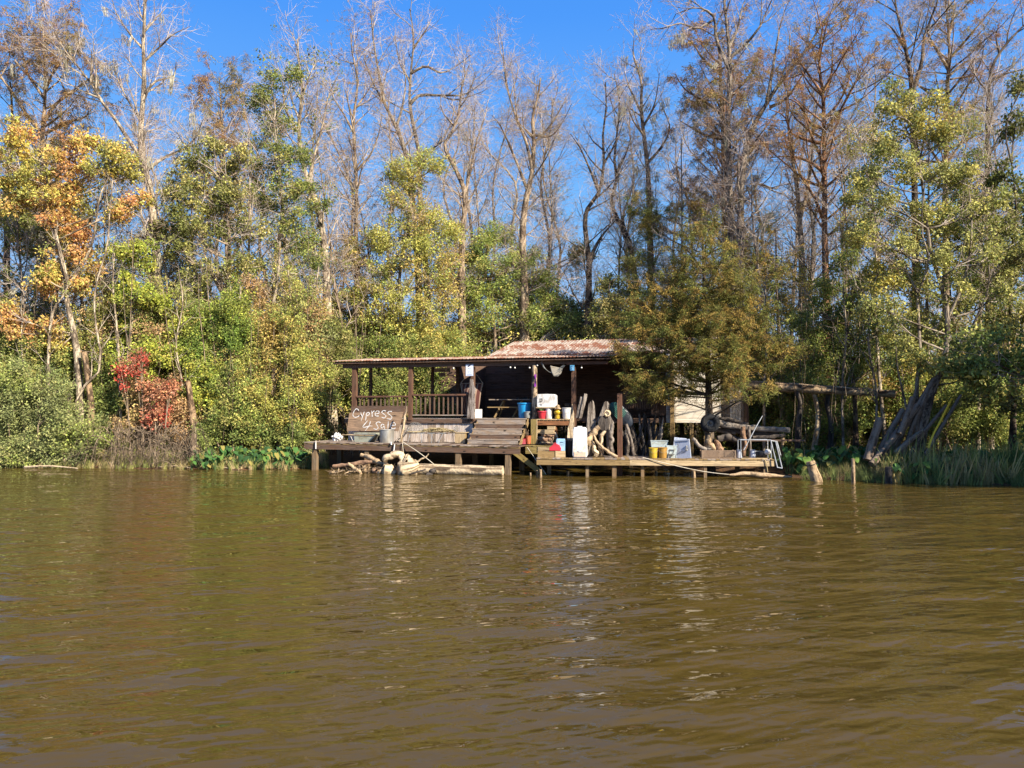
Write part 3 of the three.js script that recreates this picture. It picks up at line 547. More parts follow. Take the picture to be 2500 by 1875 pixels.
/**
 * A tree. trunk: picture points from the ground up; limbs: further lines, each with its thickness; lobes: [x, y, radius, share] in pixels, leaf masses with a limb that carries each.
 */
let treeSeed = 100;
function tree(name, label, category, o) {
  const f = random(o.seed ?? (treeSeed += 17)), trunkLine = curve(path(o.trunk, o.d), 18), base = trunkLine[0].clone(), g = thing(name, label, category, base, 0, o.group);
  const t = new Tubes(), twigs = new Tubes(), sites = [], rel = (line) => line.map((p) => p.clone().sub(base));
  t.fine = twigs;
  const scale = o.d / FOCAL, rules = o.rules ? RULES[o.rules] : null, r0 = o.width * scale / 2, r1 = (o.top ?? o.width * 0.16) * scale / 2;
  const stem = (line, a, b, sides, level, flare) => {
    const radii = line.map((_, i) => mix(a, b, Math.pow(i / (line.length - 1), 0.85)) * (flare ? 1 + 0.6 * Math.pow(1 - i / (line.length - 1), 9) : 1));
    t.add(line, radii, sides, { cap: level > 0, rough: 0.12, seed: a * 50 });
    if (rules) sprout(t, sites, line, radii, rules, level, f, base);
    return radii;
  };
  stem(rel(trunkLine), r0, r1, 9, 0, true);
  for (const [w, ...pts] of o.limbs ?? []) stem(rel(curve(path(pts, o.d).map((p, i, all) => p.add(V(0, 0, (hash(w * 7, i * 3 + pts.length, pts[0][0]) - 0.5) * 2.4 * i / all.length))), 10)), w * scale / 2, Math.max(0.012, w * 0.16 * scale / 2), 6, w > 9 ? 0 : 1, false);
  const spots = [], dense = o.dense ?? 1;
  for (const [x, y, r, share = 1, dz = null] of o.lobes ?? []) {
    const R = r * scale, c = at(x, y, o.d + (dz ?? f.r(-0.45, 0.45) * R * 1.6)).sub(base);
    const from = rel(trunkLine).reduce((a, p) => (p.y < c.y - 0.35 * c.clone().setY(p.y).distanceTo(p) && p.y > a.y ? p : a), rel(trunkLine)[4]);
    const mid = from.clone().lerp(c, 0.5).add(V(f.n() * 0.4, -0.2 * R, f.n() * 0.4)), limb = curve([from.clone(), mid, c], 7);
    t.add(limb, limb.map((_, i) => mix(Math.min(0.09, R * 0.035 + 0.02), 0.02, i / 7)), 5, { cap: false });
    const clumps = Math.round(6 + R * R * 10);
    for (let k = 0; k < clumps; k++) {
      const dir = f.dir(), e = c.clone().add(V(dir.x * R, dir.y * R * (o.squash ?? 0.85), dir.z * R).multiplyScalar(Math.cbrt(f.r(0.1, 1)))), b = limb[4 + Math.floor(f() * 4)], m = b.clone().lerp(e, 0.55).add(f.dir().multiplyScalar(0.12 * R));
      twigs.add([b, m, e], [0.016, 0.011, 0.005], 3, { cap: false });
      const n = Math.round(dense * share * f.r(2, 10)), cr = 0.14 + 0.16 * f();
      for (let q = 0; q < n; q++) spots.push(m.clone().lerp(e, f.r(0.1, 1.15)).add(f.dir().multiplyScalar(cr * f.r(0.3, 1.3))).add(base));
      
    }
  }
  mesh('trunk', t.geometry(), o.bark ?? B.grey, g);
  if (twigs.i.length) { const m = mesh('twigs', twigs.geometry(), o.twig ?? (o.rules === 'bare' || o.rules === 'sapling' || !o.rules ? twigBark : o.bark ?? B.grey), g); m.userData.kind = 'stuff'; }
  if (o.onTwigs) for (const s of sites) if ((o.where ? o.where(s.clone().add(base)) : 1) > f()) for (let q = 0; q < o.onTwigs; q++) if (q + f() < o.onTwigs) spots.push(s.clone().add(base).add(f.dir().multiplyScalar(o.scatter ?? 0.2)));
  if (spots.length) foliage('crown', g, spots, o.spray ?? 'broad', PALETTE[o.palette ?? 'olive'], o.size ?? 0.55, (o.seed ?? treeSeed) * 3 + 1, o.lift ?? 1);
  if (o.rules === 'bare' && o.fine !== 0) foliage('fine_twigs', g, sites.filter(() => f() < (o.fine ?? 0.12)).map((s) => s.clone().add(base)), 'twig', o.twigColors ?? [[0.26, 0.21, 0.17], [0.20, 0.155, 0.125], [0.24, 0.16, 0.12], [0.30, 0.25, 0.20]], 0.95, 91 + treeSeed);
  if (o.moss) foliage('hanging_moss', g, sites.filter((s) => f() < o.moss && s.y > 4).map((s) => s.clone().add(base).add(V(0, -0.2, 0))), 'moss', PALETTE.mossy, 0.6, 77);
  return g;
}
/** A bush: stems from the ground and leaf masses of given picture circles. */
function bush(name, label, category, o) {
  const f = random(o.seed ?? (treeSeed += 17)), mid = at(o.x, 1100, o.d), base = V(mid.x, Math.max(0, groundY(mid.x, mid.z)) - 0.05, mid.z), g = thing(name, label, category, base, 0, o.group), t = new Tubes(), spots = [], scale = o.d / FOCAL;
  for (const [x, y, r, share = 1] of o.lobes) {
    const R = r * scale, c = at(x, y, o.d + f.r(-0.5, 0.5) * R).sub(base), root = V(mix(0, c.x, 0.6) + f.n() * 0.2, 0, mix(0, c.z, 0.6) + f.n() * 0.2);
    const limb = curve([root, root.clone().lerp(c, 0.5).add(V(f.n() * 0.3, 0.1, f.n() * 0.3)), c], 6);
    t.add(limb, limb.map((_, i) => mix(0.035, 0.012, i / 6)), 4, { cap: false });
    const clumps = Math.round(8 + R * R * 12);
    for (let k = 0; k < clumps; k++) {
      const dir = f.dir(), e = c.clone().add(V(dir.x * R, dir.y * R, dir.z * R * 0.8).multiplyScalar(Math.cbrt(f.r(0.2, 1)))); e.y = Math.max(e.y, 0.05 + 0.15 * f());
      const b = limb[3 + Math.floor(f() * 4)]; t.add([b, b.clone().lerp(e, 0.5).add(f.dir().multiplyScalar(0.1 * R)), e.clone().add(f.dir().multiplyScalar(0.2))], [0.014, 0.009, 0.005], 3, { cap: false });
      const n = Math.round((o.dense ?? 1) * share * f.r(4, 13)), cr = 0.12 + 0.16 * f();
      for (let q = 0; q < n; q++) { const s = b.clone().lerp(e, f.r(0.45, 1.12)).add(f.dir().multiplyScalar(cr * f.r(0.3, 1.3))); s.y = Math.max(0.02, s.y); spots.push(s.add(base)); }
    }
  }
  mesh('stems', t.geometry(), o.bark ?? B.tan, g);
  foliage('foliage', g, spots, o.spray ?? 'fine', PALETTE[o.palette], o.size ?? 0.5, (o.seed ?? treeSeed) * 3 + 1, o.lift ?? 1);
  return g;
}
// ---------------------------------------------------------------- the wood behind the river bank
// bare and rusty trees whose trunks and limbs can be followed in the photograph
tree('bare_tree', 'tall pale leafless tree with a long limb sweeping up to its side and grey moss', 'tree', { d: 37, width: 24, top: 5, bark: B.pale, rules: 'bare', moss: 0.012,
  trunk: [[402, null], [388, 760], [380, 600], [366, 460], [345, 380], [345, 300], [352, 200], [350, 110], [354, 0], [350, -40]],
  limbs: [[13, [345, 385], [318, 345], [290, 300], [255, 250], [222, 208], [190, 158], [130, 112], [78, 52]], [8, [222, 208], [232, 160], [240, 130]], [9, [360, 415], [395, 385], [440, 355], [470, 330], [500, 305]], [8, [352, 230], [385, 200], [412, 175], [432, 152]], [7, [350, 120], [318, 85], [295, 45], [278, 0]], [7, [352, 150], [390, 110], [430, 95], [470, 72]], [6, [351, 80], [375, 40], [390, 0]], [7, [345, 300], [320, 260], [300, 200], [292, 150]]] });
tree('rusty_cypress', 'broad bald cypress with brown needles at the edge of the wood above the orange maple', 'tree', { d: 39, width: 20, bark: B.tan, rules: 'cypressTall', palette: 'rust', spray: 'feather', size: 0.7, onTwigs: 0.8, where: (p) => (p.y > 13 ? 0.95 : 0.3),
  trunk: [[112, null], [108, 800], [105, 560], [106, 400], [104, 320], [110, 240], [108, 140], [104, 60]],
  limbs: [[11, [106, 330], [70, 290], [40, 230], [10, 180], [-30, 120]], [10, [105, 300], [140, 250], [180, 215], [215, 190]], [9, [108, 240], [70, 180], [50, 120], [40, 80]], [8, [108, 230], [150, 160], [170, 110]], [9, [106, 330], [160, 300], [200, 280], [235, 275]]] });
tree('bare_tree', 'slender pale leafless tree topping the dark leafy trees beside the porch', 'tree', { d: 40, width: 20, bark: B.pale, rules: 'bare', onTwigs: 0.05, palette: 'olive',
  trunk: [[815, null], [800, 780], [795, 640], [780, 520], [755, 450], [735, 380], [730, 300], [738, 220], [730, 150], [726, 95]],
  limbs: [[9, [752, 450], [770, 380], [790, 310], [808, 240], [835, 190]], [8, [733, 330], [700, 270], [690, 200], [672, 140]], [6, [735, 250], [760, 190], [772, 130]], [6, [733, 300], [712, 240], [705, 160]]] });
tree('bare_tree', 'straight leafless tree with reddish twigs behind the open porch', 'tree', { d: 42, width: 15, bark: B.tan, rules: 'bare', onTwigs: 0.28, palette: 'rust', spray: 'feather', size: 0.32,
  trunk: [[868, null], [870, 760], [872, 660], [869, 560], [870, 460], [866, 360], [864, 280], [874, 200], [860, 130], [856, 80]],
  limbs: [[7, [868, 420], [905, 380], [925, 330], [938, 290]], [7, [866, 330], [840, 280], [815, 240], [800, 190]], [6, [865, 270], [890, 230], [915, 190]], [6, [868, 470], [835, 420], [815, 390]]] });
tree('bare_tree', 'leafless tree leaning and bending back near the yellow-green tree', 'tree', { d: 43, width: 17, bark: B.grey, rules: 'bare',
  trunk: [[1036, null], [1022, 690], [1010, 520], [992, 380], [968, 310], [938, 250], [925, 180], [912, 100], [905, 25]],
  limbs: [[8, [968, 310], [985, 260], [990, 200], [985, 130]], [7, [940, 255], [915, 210], [895, 160], [890, 120]]] });
tree('bare_tree', 'tallest forked leafless tree above the porch, dark in its upper fork', 'tree', { d: 44, width: 16, bark: B.grey, rules: 'bare',
  trunk: [[1060, null], [1040, 650], [1025, 480], [1022, 370], [1008, 300], [1000, 250], [1003, 180], [1010, 90], [1000, 22]],
  limbs: [[10, [1000, 255], [1022, 235], [1060, 230], [1105, 238], [1140, 225], [1160, 165]], [8, [1002, 180], [1040, 165], [1075, 180], [1110, 150], [1150, 140]], [6, [1003, 200], [975, 150], [965, 90]], [6, [1008, 120], [1040, 80], [1052, 40]]] });
tree('bare_tree', 'crooked leafless tree with a broken stub limb behind the roof', 'tree', { d: 43, width: 17, bark: B.tan, rules: 'bare',
  trunk: [[1126, null], [1128, 700], [1126, 600], [1136, 475], [1120, 430], [1098, 385], [1085, 355], [1110, 310], [1122, 260], [1128, 210], [1145, 160]],
  limbs: [[8, [1136, 475], [1150, 410], [1165, 350], [1185, 290], [1190, 230]], [6, [1110, 310], [1080, 270], [1072, 220]]] });
tree('bare_tree', 'leafless tree with a twiggy brown broom and one long leaning top above the roof', 'tree', { d: 44, width: 22, bark: B.tan, rules: 'bare', onTwigs: 0.55, palette: 'rust', spray: 'twig', size: 0.5, where: (p) => { const c = at(1310, 290, 44); return p.distanceTo(c) < 2.4 ? 1 : 0; },
  trunk: [[1282, null], [1278, 700], [1276, 570], [1284, 490], [1298, 425], [1304, 340], [1300, 290], [1312, 240], [1320, 190]],
  limbs: [[10, [1300, 420], [1285, 350], [1262, 290], [1243, 225], [1232, 165], [1227, 115]], [9, [1290, 470], [1255, 380], [1225, 320], [1200, 270]], [8, [1302, 350], [1340, 310], [1370, 260], [1390, 220]], [7, [1304, 330], [1345, 330], [1372, 300], [1395, 260]], [6, [1303, 340], [1280, 310], [1275, 270]]] });
tree('bare_tree', 'dark forked leafless tree standing between the roof and the young cypress', 'tree', { d: 43, width: 17, bark: B.dark, rules: 'bare',
  trunk: [[1436, null], [1436, 760], [1438, 640], [1428, 550], [1434, 510], [1462, 470], [1474, 400], [1472, 330], [1480, 260], [1478, 200]],
  limbs: [[11, [1440, 630], [1470, 575], [1500, 545]], [9, [1462, 470], [1440, 420], [1415, 370], [1390, 340]], [7, [1474, 400], [1505, 340], [1512, 270]]] });
tree('bare_tree', 'black crooked leafless tree with curling limbs in front of the sky', 'tree', { d: 45, width: 15, bark: B.dark, rules: 'bare',
  trunk: [[1560, null], [1552, 700], [1535, 590], [1505, 530], [1492, 490], [1505, 440], [1500, 390], [1506, 330], [1512, 250], [1500, 180]],
  limbs: [[8, [1535, 590], [1520, 530], [1540, 470], [1550, 420]], [7, [1503, 430], [1530, 370], [1545, 320]]] });
tree('bare_tree', 'mossy leafless tree with hanging grey strands beside the rusty cypress', 'tree', { d: 45, width: 18, bark: B.tan, rules: 'bare', moss: 0.03,
  trunk: [[1592, null], [1590, 700], [1586, 540], [1582, 420], [1572, 330], [1565, 260], [1566, 200], [1550, 150], [1545, 120]],
  limbs: [[9, [1580, 400], [1620, 350], [1640, 300], [1610, 240]], [7, [1570, 310], [1600, 250], [1605, 190]], [7, [1568, 280], [1535, 220], [1520, 170]], [7, [1572, 330], [1545, 300], [1525, 260]]] });
tree('rusty_cypress', 'tall bald cypress with tiers of rusty needles behind the young cypress', 'tree', { d: 42, width: 26, bark: B.brown, rules: 'cypressTall', palette: 'rust', spray: 'feather', size: 0.72, onTwigs: 1.1, where: (p) => (p.y > 12 ? 1 : 0.5),
  trunk: [[1778, null], [1776, 800], [1772, 600], [1768, 460], [1766, 310], [1760, 220], [1757, 140], [1752, 85]],
  limbs: [[9, [1762, 280], [1720, 240], [1680, 215], [1640, 195]], [9, [1766, 340], [1720, 330], [1690, 300], [1655, 290]], [8, [1762, 250], [1800, 220], [1830, 190], [1850, 160]], [8, [1758, 180], [1715, 140], [1690, 100], [1665, 90]], [8, [1766, 400], [1820, 380], [1860, 350], [1890, 350]]] });
tree('bare_tree', 'large leafless tree with spreading pale limbs overtopping the rusty cypress', 'tree', { d: 38, width: 22, bark: B.grey, rules: 'bare', moss: 0.004,
  trunk: [[1800, null], [1794, 800], [1786, 600], [1780, 420], [1778, 260], [1782, 150], [1774, 60], [1768, 0], [1764, -50]],
  limbs: [[10, [1780, 170], [1750, 90], [1738, 45], [1700, 22], [1655, 22]], [10, [1782, 140], [1815, 115], [1848, 76], [1872, 30], [1880, 0]], [8, [1778, 120], [1800, 70], [1810, 20], [1830, -20]], [7, [1740, 50], [1700, 70], [1660, 60], [1620, 75], [1592, 60]]] });
tree('bare_tree', 'leafless tree leaning away from the rusty cypress with its crown past the red cypress', 'tree', { d: 37, width: 19, bark: B.grey, rules: 'bare',
  trunk: [[1805, null], [1806, 700], [1808, 520], [1818, 370], [1838, 310], [1870, 255], [1895, 215], [1920, 180], [1966, 125], [2015, 45], [2060, 0]],
  limbs: [[9, [1872, 250], [1885, 170], [1900, 100], [1915, 40], [1930, -10]], [9, [1880, 262], [1920, 240], [1960, 180], [1990, 150]], [7, [1966, 125], [1990, 110], [2040, 60], [2090, 20]]] });
tree('red_cypress', 'bald cypress with a straight trunk and fan of reddish limbs with thin brown needles', 'tree', { d: 36, width: 19, bark: B.rust, rules: 'cypressTall', palette: 'rust', spray: 'feather', size: 0.62, onTwigs: 0.5,
  trunk: [[2022, null], [2018, 760], [2014, 600], [2013, 460], [2012, 340], [2010, 240], [2000, 160], [2004, 100], [2010, 60]],
  limbs: [[10, [2012, 420], [1970, 395], [1920, 385], [1872, 383]], [10, [2012, 350], [1975, 345], [1940, 320], [1905, 290], [1870, 270]], [9, [2012, 315], [1980, 300], [1940, 260], [1912, 225]], [10, [2012, 350], [2040, 310], [2065, 250], [2088, 190], [2110, 140]], [9, [2011, 290], [2040, 260], [2065, 200], [2075, 140]], [8, [2008, 230], [1980, 190], [1960, 140], [1950, 100]], [8, [2008, 230], [2030, 180], [2040, 120], [2050, 70]], [8, [2012, 380], [2060, 340], [2110, 290], [2150, 260]]] });
tree('bare_tree', 'pale twin-stemmed snag rising between the rusty cypress and the red cypress', 'tree', { d: 40, width: 17, bark: B.pale, rules: 'bare',
  trunk: [[1962, null], [1958, 640], [1952, 540], [1945, 450], [1935, 390], [1925, 310], [1920, 250], [1915, 200]],
  limbs: [[10, [1952, 540], [1968, 470], [1976, 390], [1984, 300], [1988, 240]], [7, [1943, 440], [1932, 350], [1938, 260]]] });
tree('bare_tree', 'dark bare tree with two steep limbs rising out of the pale leafy tree', 'tree', { d: 36, width: 19, bark: B.dark, rules: 'bare',
  trunk: [[2240, null], [2236, 700], [2232, 400], [2224, 190], [2212, 125], [2200, 70], [2188, 20], [2182, -40]],
  limbs: [[12, [2226, 230], [2244, 160], [2260, 85], [2272, 10], [2280, -40]], [7, [2212, 125], [2180, 70], [2150, 45]], [7, [2210, 125], [2245, 90], [2258, 40]]] });
tree('rusty_cypress', 'pinkish barked bald cypress with sparse brown needles behind the pale leafy tree', 'tree', { d: 38, width: 18, bark: B.tan, rules: 'cypressTall', palette: 'rust', spray: 'feather', size: 0.6, onTwigs: 0.6,
  trunk: [[2312, null], [2310, 700], [2308, 480], [2312, 300], [2314, 200], [2318, 120], [2312, 40], [2305, -30]],
  limbs: [[9, [2312, 150], [2340, 120], [2370, 80], [2400, 40], [2430, -10]], [9, [2316, 170], [2290, 120], [2270, 60], [2262, 10]], [8, [2314, 100], [2330, 40], [2345, -20]], [8, [2312, 190], [2360, 150], [2400, 140], [2440, 110]]] });
tree('bare_tree', 'dark leafless tree bending toward the edge of the wood near the pale leafy tree', 'tree', { d: 35, width: 16, bark: B.dark, rules: 'bare',
  trunk: [[2412, null], [2415, 700], [2410, 400], [2412, 270], [2422, 165], [2455, 110], [2500, 62], [2540, 30]],
  limbs: [[8, [2418, 200], [2450, 180], [2500, 165], [2540, 140]], [6, [2440, 130], [2440, 80], [2460, 40]]] });

// leafy trees
tree('orange_maple', 'maple in orange and yellow autumn leaf at the end of the bank', 'tree', { d: 34.5, width: 17, bark: B.pale, palette: 'maple', spray: 'large', size: 0.50, dense: 0.68,
  trunk: [[205, null], [188, 860], [165, 740], [150, 640], [135, 560], [120, 480], [110, 400]],
  limbs: [[9, [160, 710], [220, 600], [262, 480], [280, 400]], [8, [140, 590], [90, 480], [40, 400]]],
  lobes: [[30, 330, 48], [20, 400, 60], [80, 430, 55], [150, 400, 48], [200, 350, 44], [255, 345, 46], [300, 385, 36], [240, 410, 46], [50, 500, 44], [110, 470, 40], [190, 480, 48], [150, 540, 42], [310, 425, 30], [300, 510, 30], [340, 480, 26], [160, 620, 50], [220, 650, 46], [110, 670, 40], [70, 480, 36], [130, 690, 44], [210, 700, 34], [30, 800, 44], [10, 760, 40], [140, 800, 40], [100, 830, 30], [150, 850, 24], [185, 560, 36], [15, 460, 40]] });
tree('yellow_maple', 'yellow-green maple behind the red maple with bright leaf sprays', 'tree', { d: 35, width: 9, bark: B.pale, palette: 'lime', spray: 'large', size: 0.46, dense: 0.8,
  trunk: [[330, null], [325, 980], [318, 850], [328, 720], [326, 620], [320, 560]],
  lobes: [[340, 650, 34], [300, 610, 26], [350, 600, 22], [380, 730, 34], [400, 740, 26], [340, 800, 48], [300, 850, 40], [380, 850, 46], [300, 720, 26], [430, 800, 36], [350, 900, 36], [290, 880, 34], [420, 870, 34], [310, 690, 20], [345, 720, 26]] });
tree('pale_sapling', 'thin white stem rising crooked in front of the yellow-green maple', 'tree', { d: 34, width: 7, top: 3, bark: B.pale, rules: 'sapling', onTwigs: 0.1, palette: 'gold', size: 0.3,
  trunk: [[225, null], [222, 1080], [190, 1040], [192, 960], [245, 900], [235, 800], [230, 740], [236, 690], [262, 600], [268, 520], [275, 440]] });
tree('vine_clad_tree', 'dark green leafy tree draped with vines between the bare pale trees', 'tree', { d: 36.5, width: 20, bark: B.tan, palette: 'dark', spray: 'large', size: 0.5, dense: 0.72, lift: 1.2,
  trunk: [[520, null], [518, 900], [545, 740], [560, 640], [555, 520], [540, 440]],
  limbs: [[9, [548, 730], [510, 640], [480, 560]], [10, [560, 640], [600, 560], [610, 480]]],
  lobes: [[480, 390, 44], [540, 420, 50], [450, 440, 44], [500, 480, 60], [580, 470, 50], [430, 530, 40], [480, 570, 56], [560, 560, 56], [620, 560, 44], [430, 620, 40], [490, 660, 50], [570, 640, 46], [620, 640, 40], [450, 700, 34], [430, 480, 36], [400, 560, 26], [590, 380, 30], [520, 350, 30]] });
tree('vine_clad_tree', 'olive leafy tree with a tall pointed crown beneath the slender pale bare tree', 'tree', { d: 38, width: 20, bark: B.pale, palette: 'olive', spray: 'broad', size: 0.50, dense: 0.72,
  trunk: [[655, null], [660, 900], [668, 760], [676, 620], [690, 520], [680, 400], [670, 300]],
  lobes: [[660, 200, 30], [650, 260, 46], [690, 300, 46], [640, 330, 46], [680, 380, 56], [730, 380, 36], [640, 420, 50], [700, 450, 56], [640, 500, 46], [720, 520, 46], [680, 570, 60], [620, 480, 36], [740, 580, 50], [690, 650, 56], [640, 700, 50], [740, 700, 56], [770, 620, 36], [720, 180, 22], [630, 230, 26], [780, 500, 26], [745, 460, 30]] });
tree('yellow_leaf_tree', 'yellow-green leafy tree with a gold top behind the porch roof', 'tree', { d: 41.5, width: 12, bark: B.pale, palette: 'gold', spray: 'fine', size: 0.62, dense: 0.62,
  trunk: [[985, null], [980, 800], [975, 680], [990, 580], [1005, 480], [1005, 420]],
  lobes: [[1040, 385, 36], [990, 410, 40], [960, 420, 30], [1070, 400, 28], [1010, 450, 44], [960, 490, 40], [1030, 520, 50], [1080, 540, 50], [980, 550, 56], [930, 580, 44], [1060, 590, 50], [1110, 560, 36], [1000, 620, 60], [940, 650, 50], [1060, 670, 56], [1110, 640, 44], [900, 700, 44], [980, 720, 60], [1050, 750, 60], [920, 770, 50], [1100, 720, 46], [980, 810, 60], [1040, 820, 50]] });
tree('green_leaf_tree', 'fresh green leafy tree right behind the rusty ridge', 'tree', { d: 44, width: 11, bark: B.tan, palette: 'olive', spray: 'fine', size: 0.62, dense: 0.7, lift: 1.25,
  trunk: [[1200, null], [1210, 850], [1200, 740], [1185, 650], [1190, 590]],
  lobes: [[1180, 590, 40], [1230, 570, 44], [1150, 620, 44], [1200, 650, 50], [1260, 640, 46], [1300, 620, 36], [1150, 690, 50], [1220, 710, 56], [1290, 700, 56], [1340, 680, 36], [1170, 760, 56], [1250, 770, 56], [1320, 770, 50], [1360, 740, 40], [1140, 810, 44], [1390, 790, 44]] });
tree('green_leaf_tree', 'dark round leafy tree between the forked bare tree and the young cypress', 'tree', { d: 41, width: 11, bark: B.brown, palette: 'dark', spray: 'broad', size: 0.5, dense: 0.9,
  trunk: [[1492, null], [1490, 860], [1485, 760], [1488, 690]],
  lobes: [[1480, 690, 32], [1500, 730, 40], [1460, 760, 36], [1510, 790, 44], [1470, 820, 44], [1440, 850, 36], [1540, 640, 30], [1550, 700, 36]] });
tree('young_cypress', 'young bald cypress with feathery orange-green needles beside the whitewashed wall', 'tree', { d: 29.5, width: 20, top: 4, bark: B.dark, rules: 'cypressYoung', palette: 'cypress', spray: 'feather', size: 0.62, onTwigs: 2.2, scatter: 0.2, seed: 4242, dense: 0.72, squash: 0.7, lift: 0.66,
  where: (p) => (p.y < 2.9 || p.z < -30.4 || (p.x > 8.5 && p.y < 7 && p.z < -29) ? 0 : 0.5 + 0.5 * smooth(p.y, 9.2, 6.5)),
  lobes: [[1600, 940, 30, 0.8, -0.4], [1560, 945, 24, 0.7, -0.4], [1630, 950, 24, 0.7, -0.4], [1718, 570, 44, 0.5, -1.4], [1680, 630, 56, 0.5, -0.8], [1760, 640, 56, 0.5, -1.4], [1630, 690, 56, 0.7, -0.8], [1720, 700, 66, 0.8, -1.4], [1800, 700, 60, 0.8, -1.4], [1570, 750, 52, 0.8, -0.3], [1660, 770, 66, 1, -0.8], [1750, 780, 70, 1, -1.4], [1840, 770, 60, 1, -1.4], [1530, 800, 44, 0.8, -0.3], [1610, 830, 60, 1, -0.8], [1700, 840, 60, 1, -1.4], [1790, 850, 60, 1, -1.4], [1880, 820, 56, 1, -1.4], [1940, 840, 44, 0.8, -1.4], [1550, 870, 46, 1, -0.3], [1510, 850, 36, 0.7, -0.3], [1595, 915, 36, 1, -0.3], [1650, 885, 46, 1, -0.8], [1840, 880, 46, 1, -1.4], [1540, 925, 24, 0.7, -0.3], [1900, 870, 40, 1, -1.4], [1770, 905, 34, 1, -1.4], [1690, 900, 40, 1, -0.8]],
  trunk: [[1733, null], [1731, 1000], [1728, 900], [1724, 800], [1720, 700], [1716, 600], [1712, 520]],
  limbs: [[6, [1724, 840], [1660, 800], [1590, 770], [1500, 750]], [6, [1726, 880], [1800, 850], [1880, 830], [1960, 830]], [6, [1722, 780], [1650, 730], [1580, 700], [1520, 690]], [6, [1720, 740], [1790, 690], [1850, 670], [1920, 660]], [5, [1727, 905], [1660, 900], [1590, 905], [1530, 925]], [5, [1727, 860], [1640, 850], [1560, 860], [1490, 855]], [5, [1718, 660], [1670, 600], [1620, 570]], [5, [1718, 660], [1770, 610], [1800, 590]]] });
tree('pale_leaf_tree', 'large multi-stemmed tree with pale yellow-green leaves leaning over the log bundle', 'tree', { d: 28.6, width: 22, bark: B.grey, palette: 'pale', spray: 'large', size: 0.40, dense: 0.85, lift: 0.82,
  trunk: [[2240, null], [2252, 1040], [2282, 935], [2305, 880], [2313, 810], [2309, 740], [2296, 690], [2274, 620], [2262, 540], [2250, 440], [2235, 320]],
  limbs: [[12, [2243, 1060], [2240, 960], [2241, 850], [2243, 720], [2250, 650], [2246, 560], [2230, 450]], [7, [2240, 715], [2212, 655], [2178, 600], [2150, 520]], [9, [2290, 930], [2330, 860], [2370, 800], [2400, 700], [2420, 600]], [8, [2312, 780], [2340, 700], [2365, 600], [2370, 480], [2360, 380]], [6, [2285, 940], [2350, 930], [2420, 880]], [7, [2222, 1040], [2200, 960], [2175, 900], [2160, 850]]],
  lobes: [[2190, 200, 26, 0.7], [2230, 240, 36], [2160, 270, 34], [2290, 250, 30, 0.7], [2210, 310, 46], [2270, 330, 46], [2150, 360, 42], [2320, 320, 34, 0.7], [2220, 400, 56], [2120, 430, 44], [2300, 430, 56], [2370, 430, 40], [2160, 500, 52], [2240, 520, 56], [2330, 530, 56], [2080, 480, 30, 0.7], [2420, 500, 44], [2110, 570, 46], [2190, 600, 50], [2290, 620, 56], [2390, 610, 56], [2460, 600, 44], [2140, 670, 50], [2230, 700, 50], [2340, 720, 60], [2440, 710, 60], [2170, 760, 56], [2280, 800, 60], [2400, 820, 60], [2480, 800, 50], [2120, 740, 36], [2200, 850, 50], [2340, 880, 50], [2450, 900, 56], [2260, 880, 44]] });
tree('shaded_leaf_tree', 'dark leafy tree on the bank edge beyond the yellow pole', 'tree', { d: 29, width: 14, bark: B.dark, palette: 'dark', spray: 'large', size: 0.42, dense: 0.8,
  trunk: [[2470, null], [2475, 900], [2465, 700], [2480, 500], [2470, 400]],
  lobes: [[2480, 300, 40], [2440, 420, 40], [2490, 480, 50], [2450, 540, 46], [2500, 620, 56], [2440, 660, 50], [2500, 760, 56], [2430, 780, 46], [2500, 880, 56], [2440, 900, 50], [2470, 980, 50], [2500, 200, 36], [2390, 960, 40]] });
tree('shaded_leaf_tree', 'olive leafy tree behind the horizontal beam near the log bundle', 'tree', { d: 33, width: 12, bark: B.brown, palette: 'olive', spray: 'broad', size: 0.46, dense: 0.9,
  trunk: [[2090, null], [2085, 950], [2070, 820], [2080, 700], [2075, 620]],
  lobes: [[2070, 640, 40], [2030, 690, 40], [2110, 700, 40], [2060, 740, 50], [2000, 760, 46], [2120, 780, 46], [2040, 820, 56], [1980, 830, 46], [2100, 850, 52], [2010, 880, 50], [2150, 880, 44], [2070, 900, 46], [1950, 780, 36], [2160, 800, 36]] });
tree('gold_leaf_tree', 'orange-gold leafy sapling glowing behind the log bundle', 'tree', { d: 34, width: 8, bark: B.brown, palette: 'gold', spray: 'fine', size: 0.5, dense: 0.8, lift: 1.1,
  trunk: [[2200, null], [2190, 1000], [2200, 900], [2230, 820]],
  lobes: [[2180, 930, 40], [2230, 900, 44], [2140, 950, 36], [2330, 980, 46], [2360, 920, 44], [2280, 960, 40], [2400, 1000, 40], [2210, 990, 34], [2150, 1000, 30], [2440, 980, 40], [2470, 1020, 34]] });
tree('cypress_sapling', 'feathery gold-brown cypress sapling beyond the young cypress', 'tree', { d: 36, width: 12, top: 3, bark: B.brown, rules: 'cypressYoung', palette: 'cypress', spray: 'feather', size: 0.6, onTwigs: 0.9,
  trunk: [[1905, null], [1902, 900], [1900, 780], [1896, 660], [1894, 560]] });
tree('cypress_sapling', 'feathery olive cypress sapling peeking over the roof end', 'tree', { d: 42, width: 12, top: 3, bark: B.brown, rules: 'cypressYoung', palette: 'olive', spray: 'feather', size: 0.62, onTwigs: 0.9,
  trunk: [[1600, null], [1598, 860], [1596, 740], [1594, 620], [1590, 560]] });
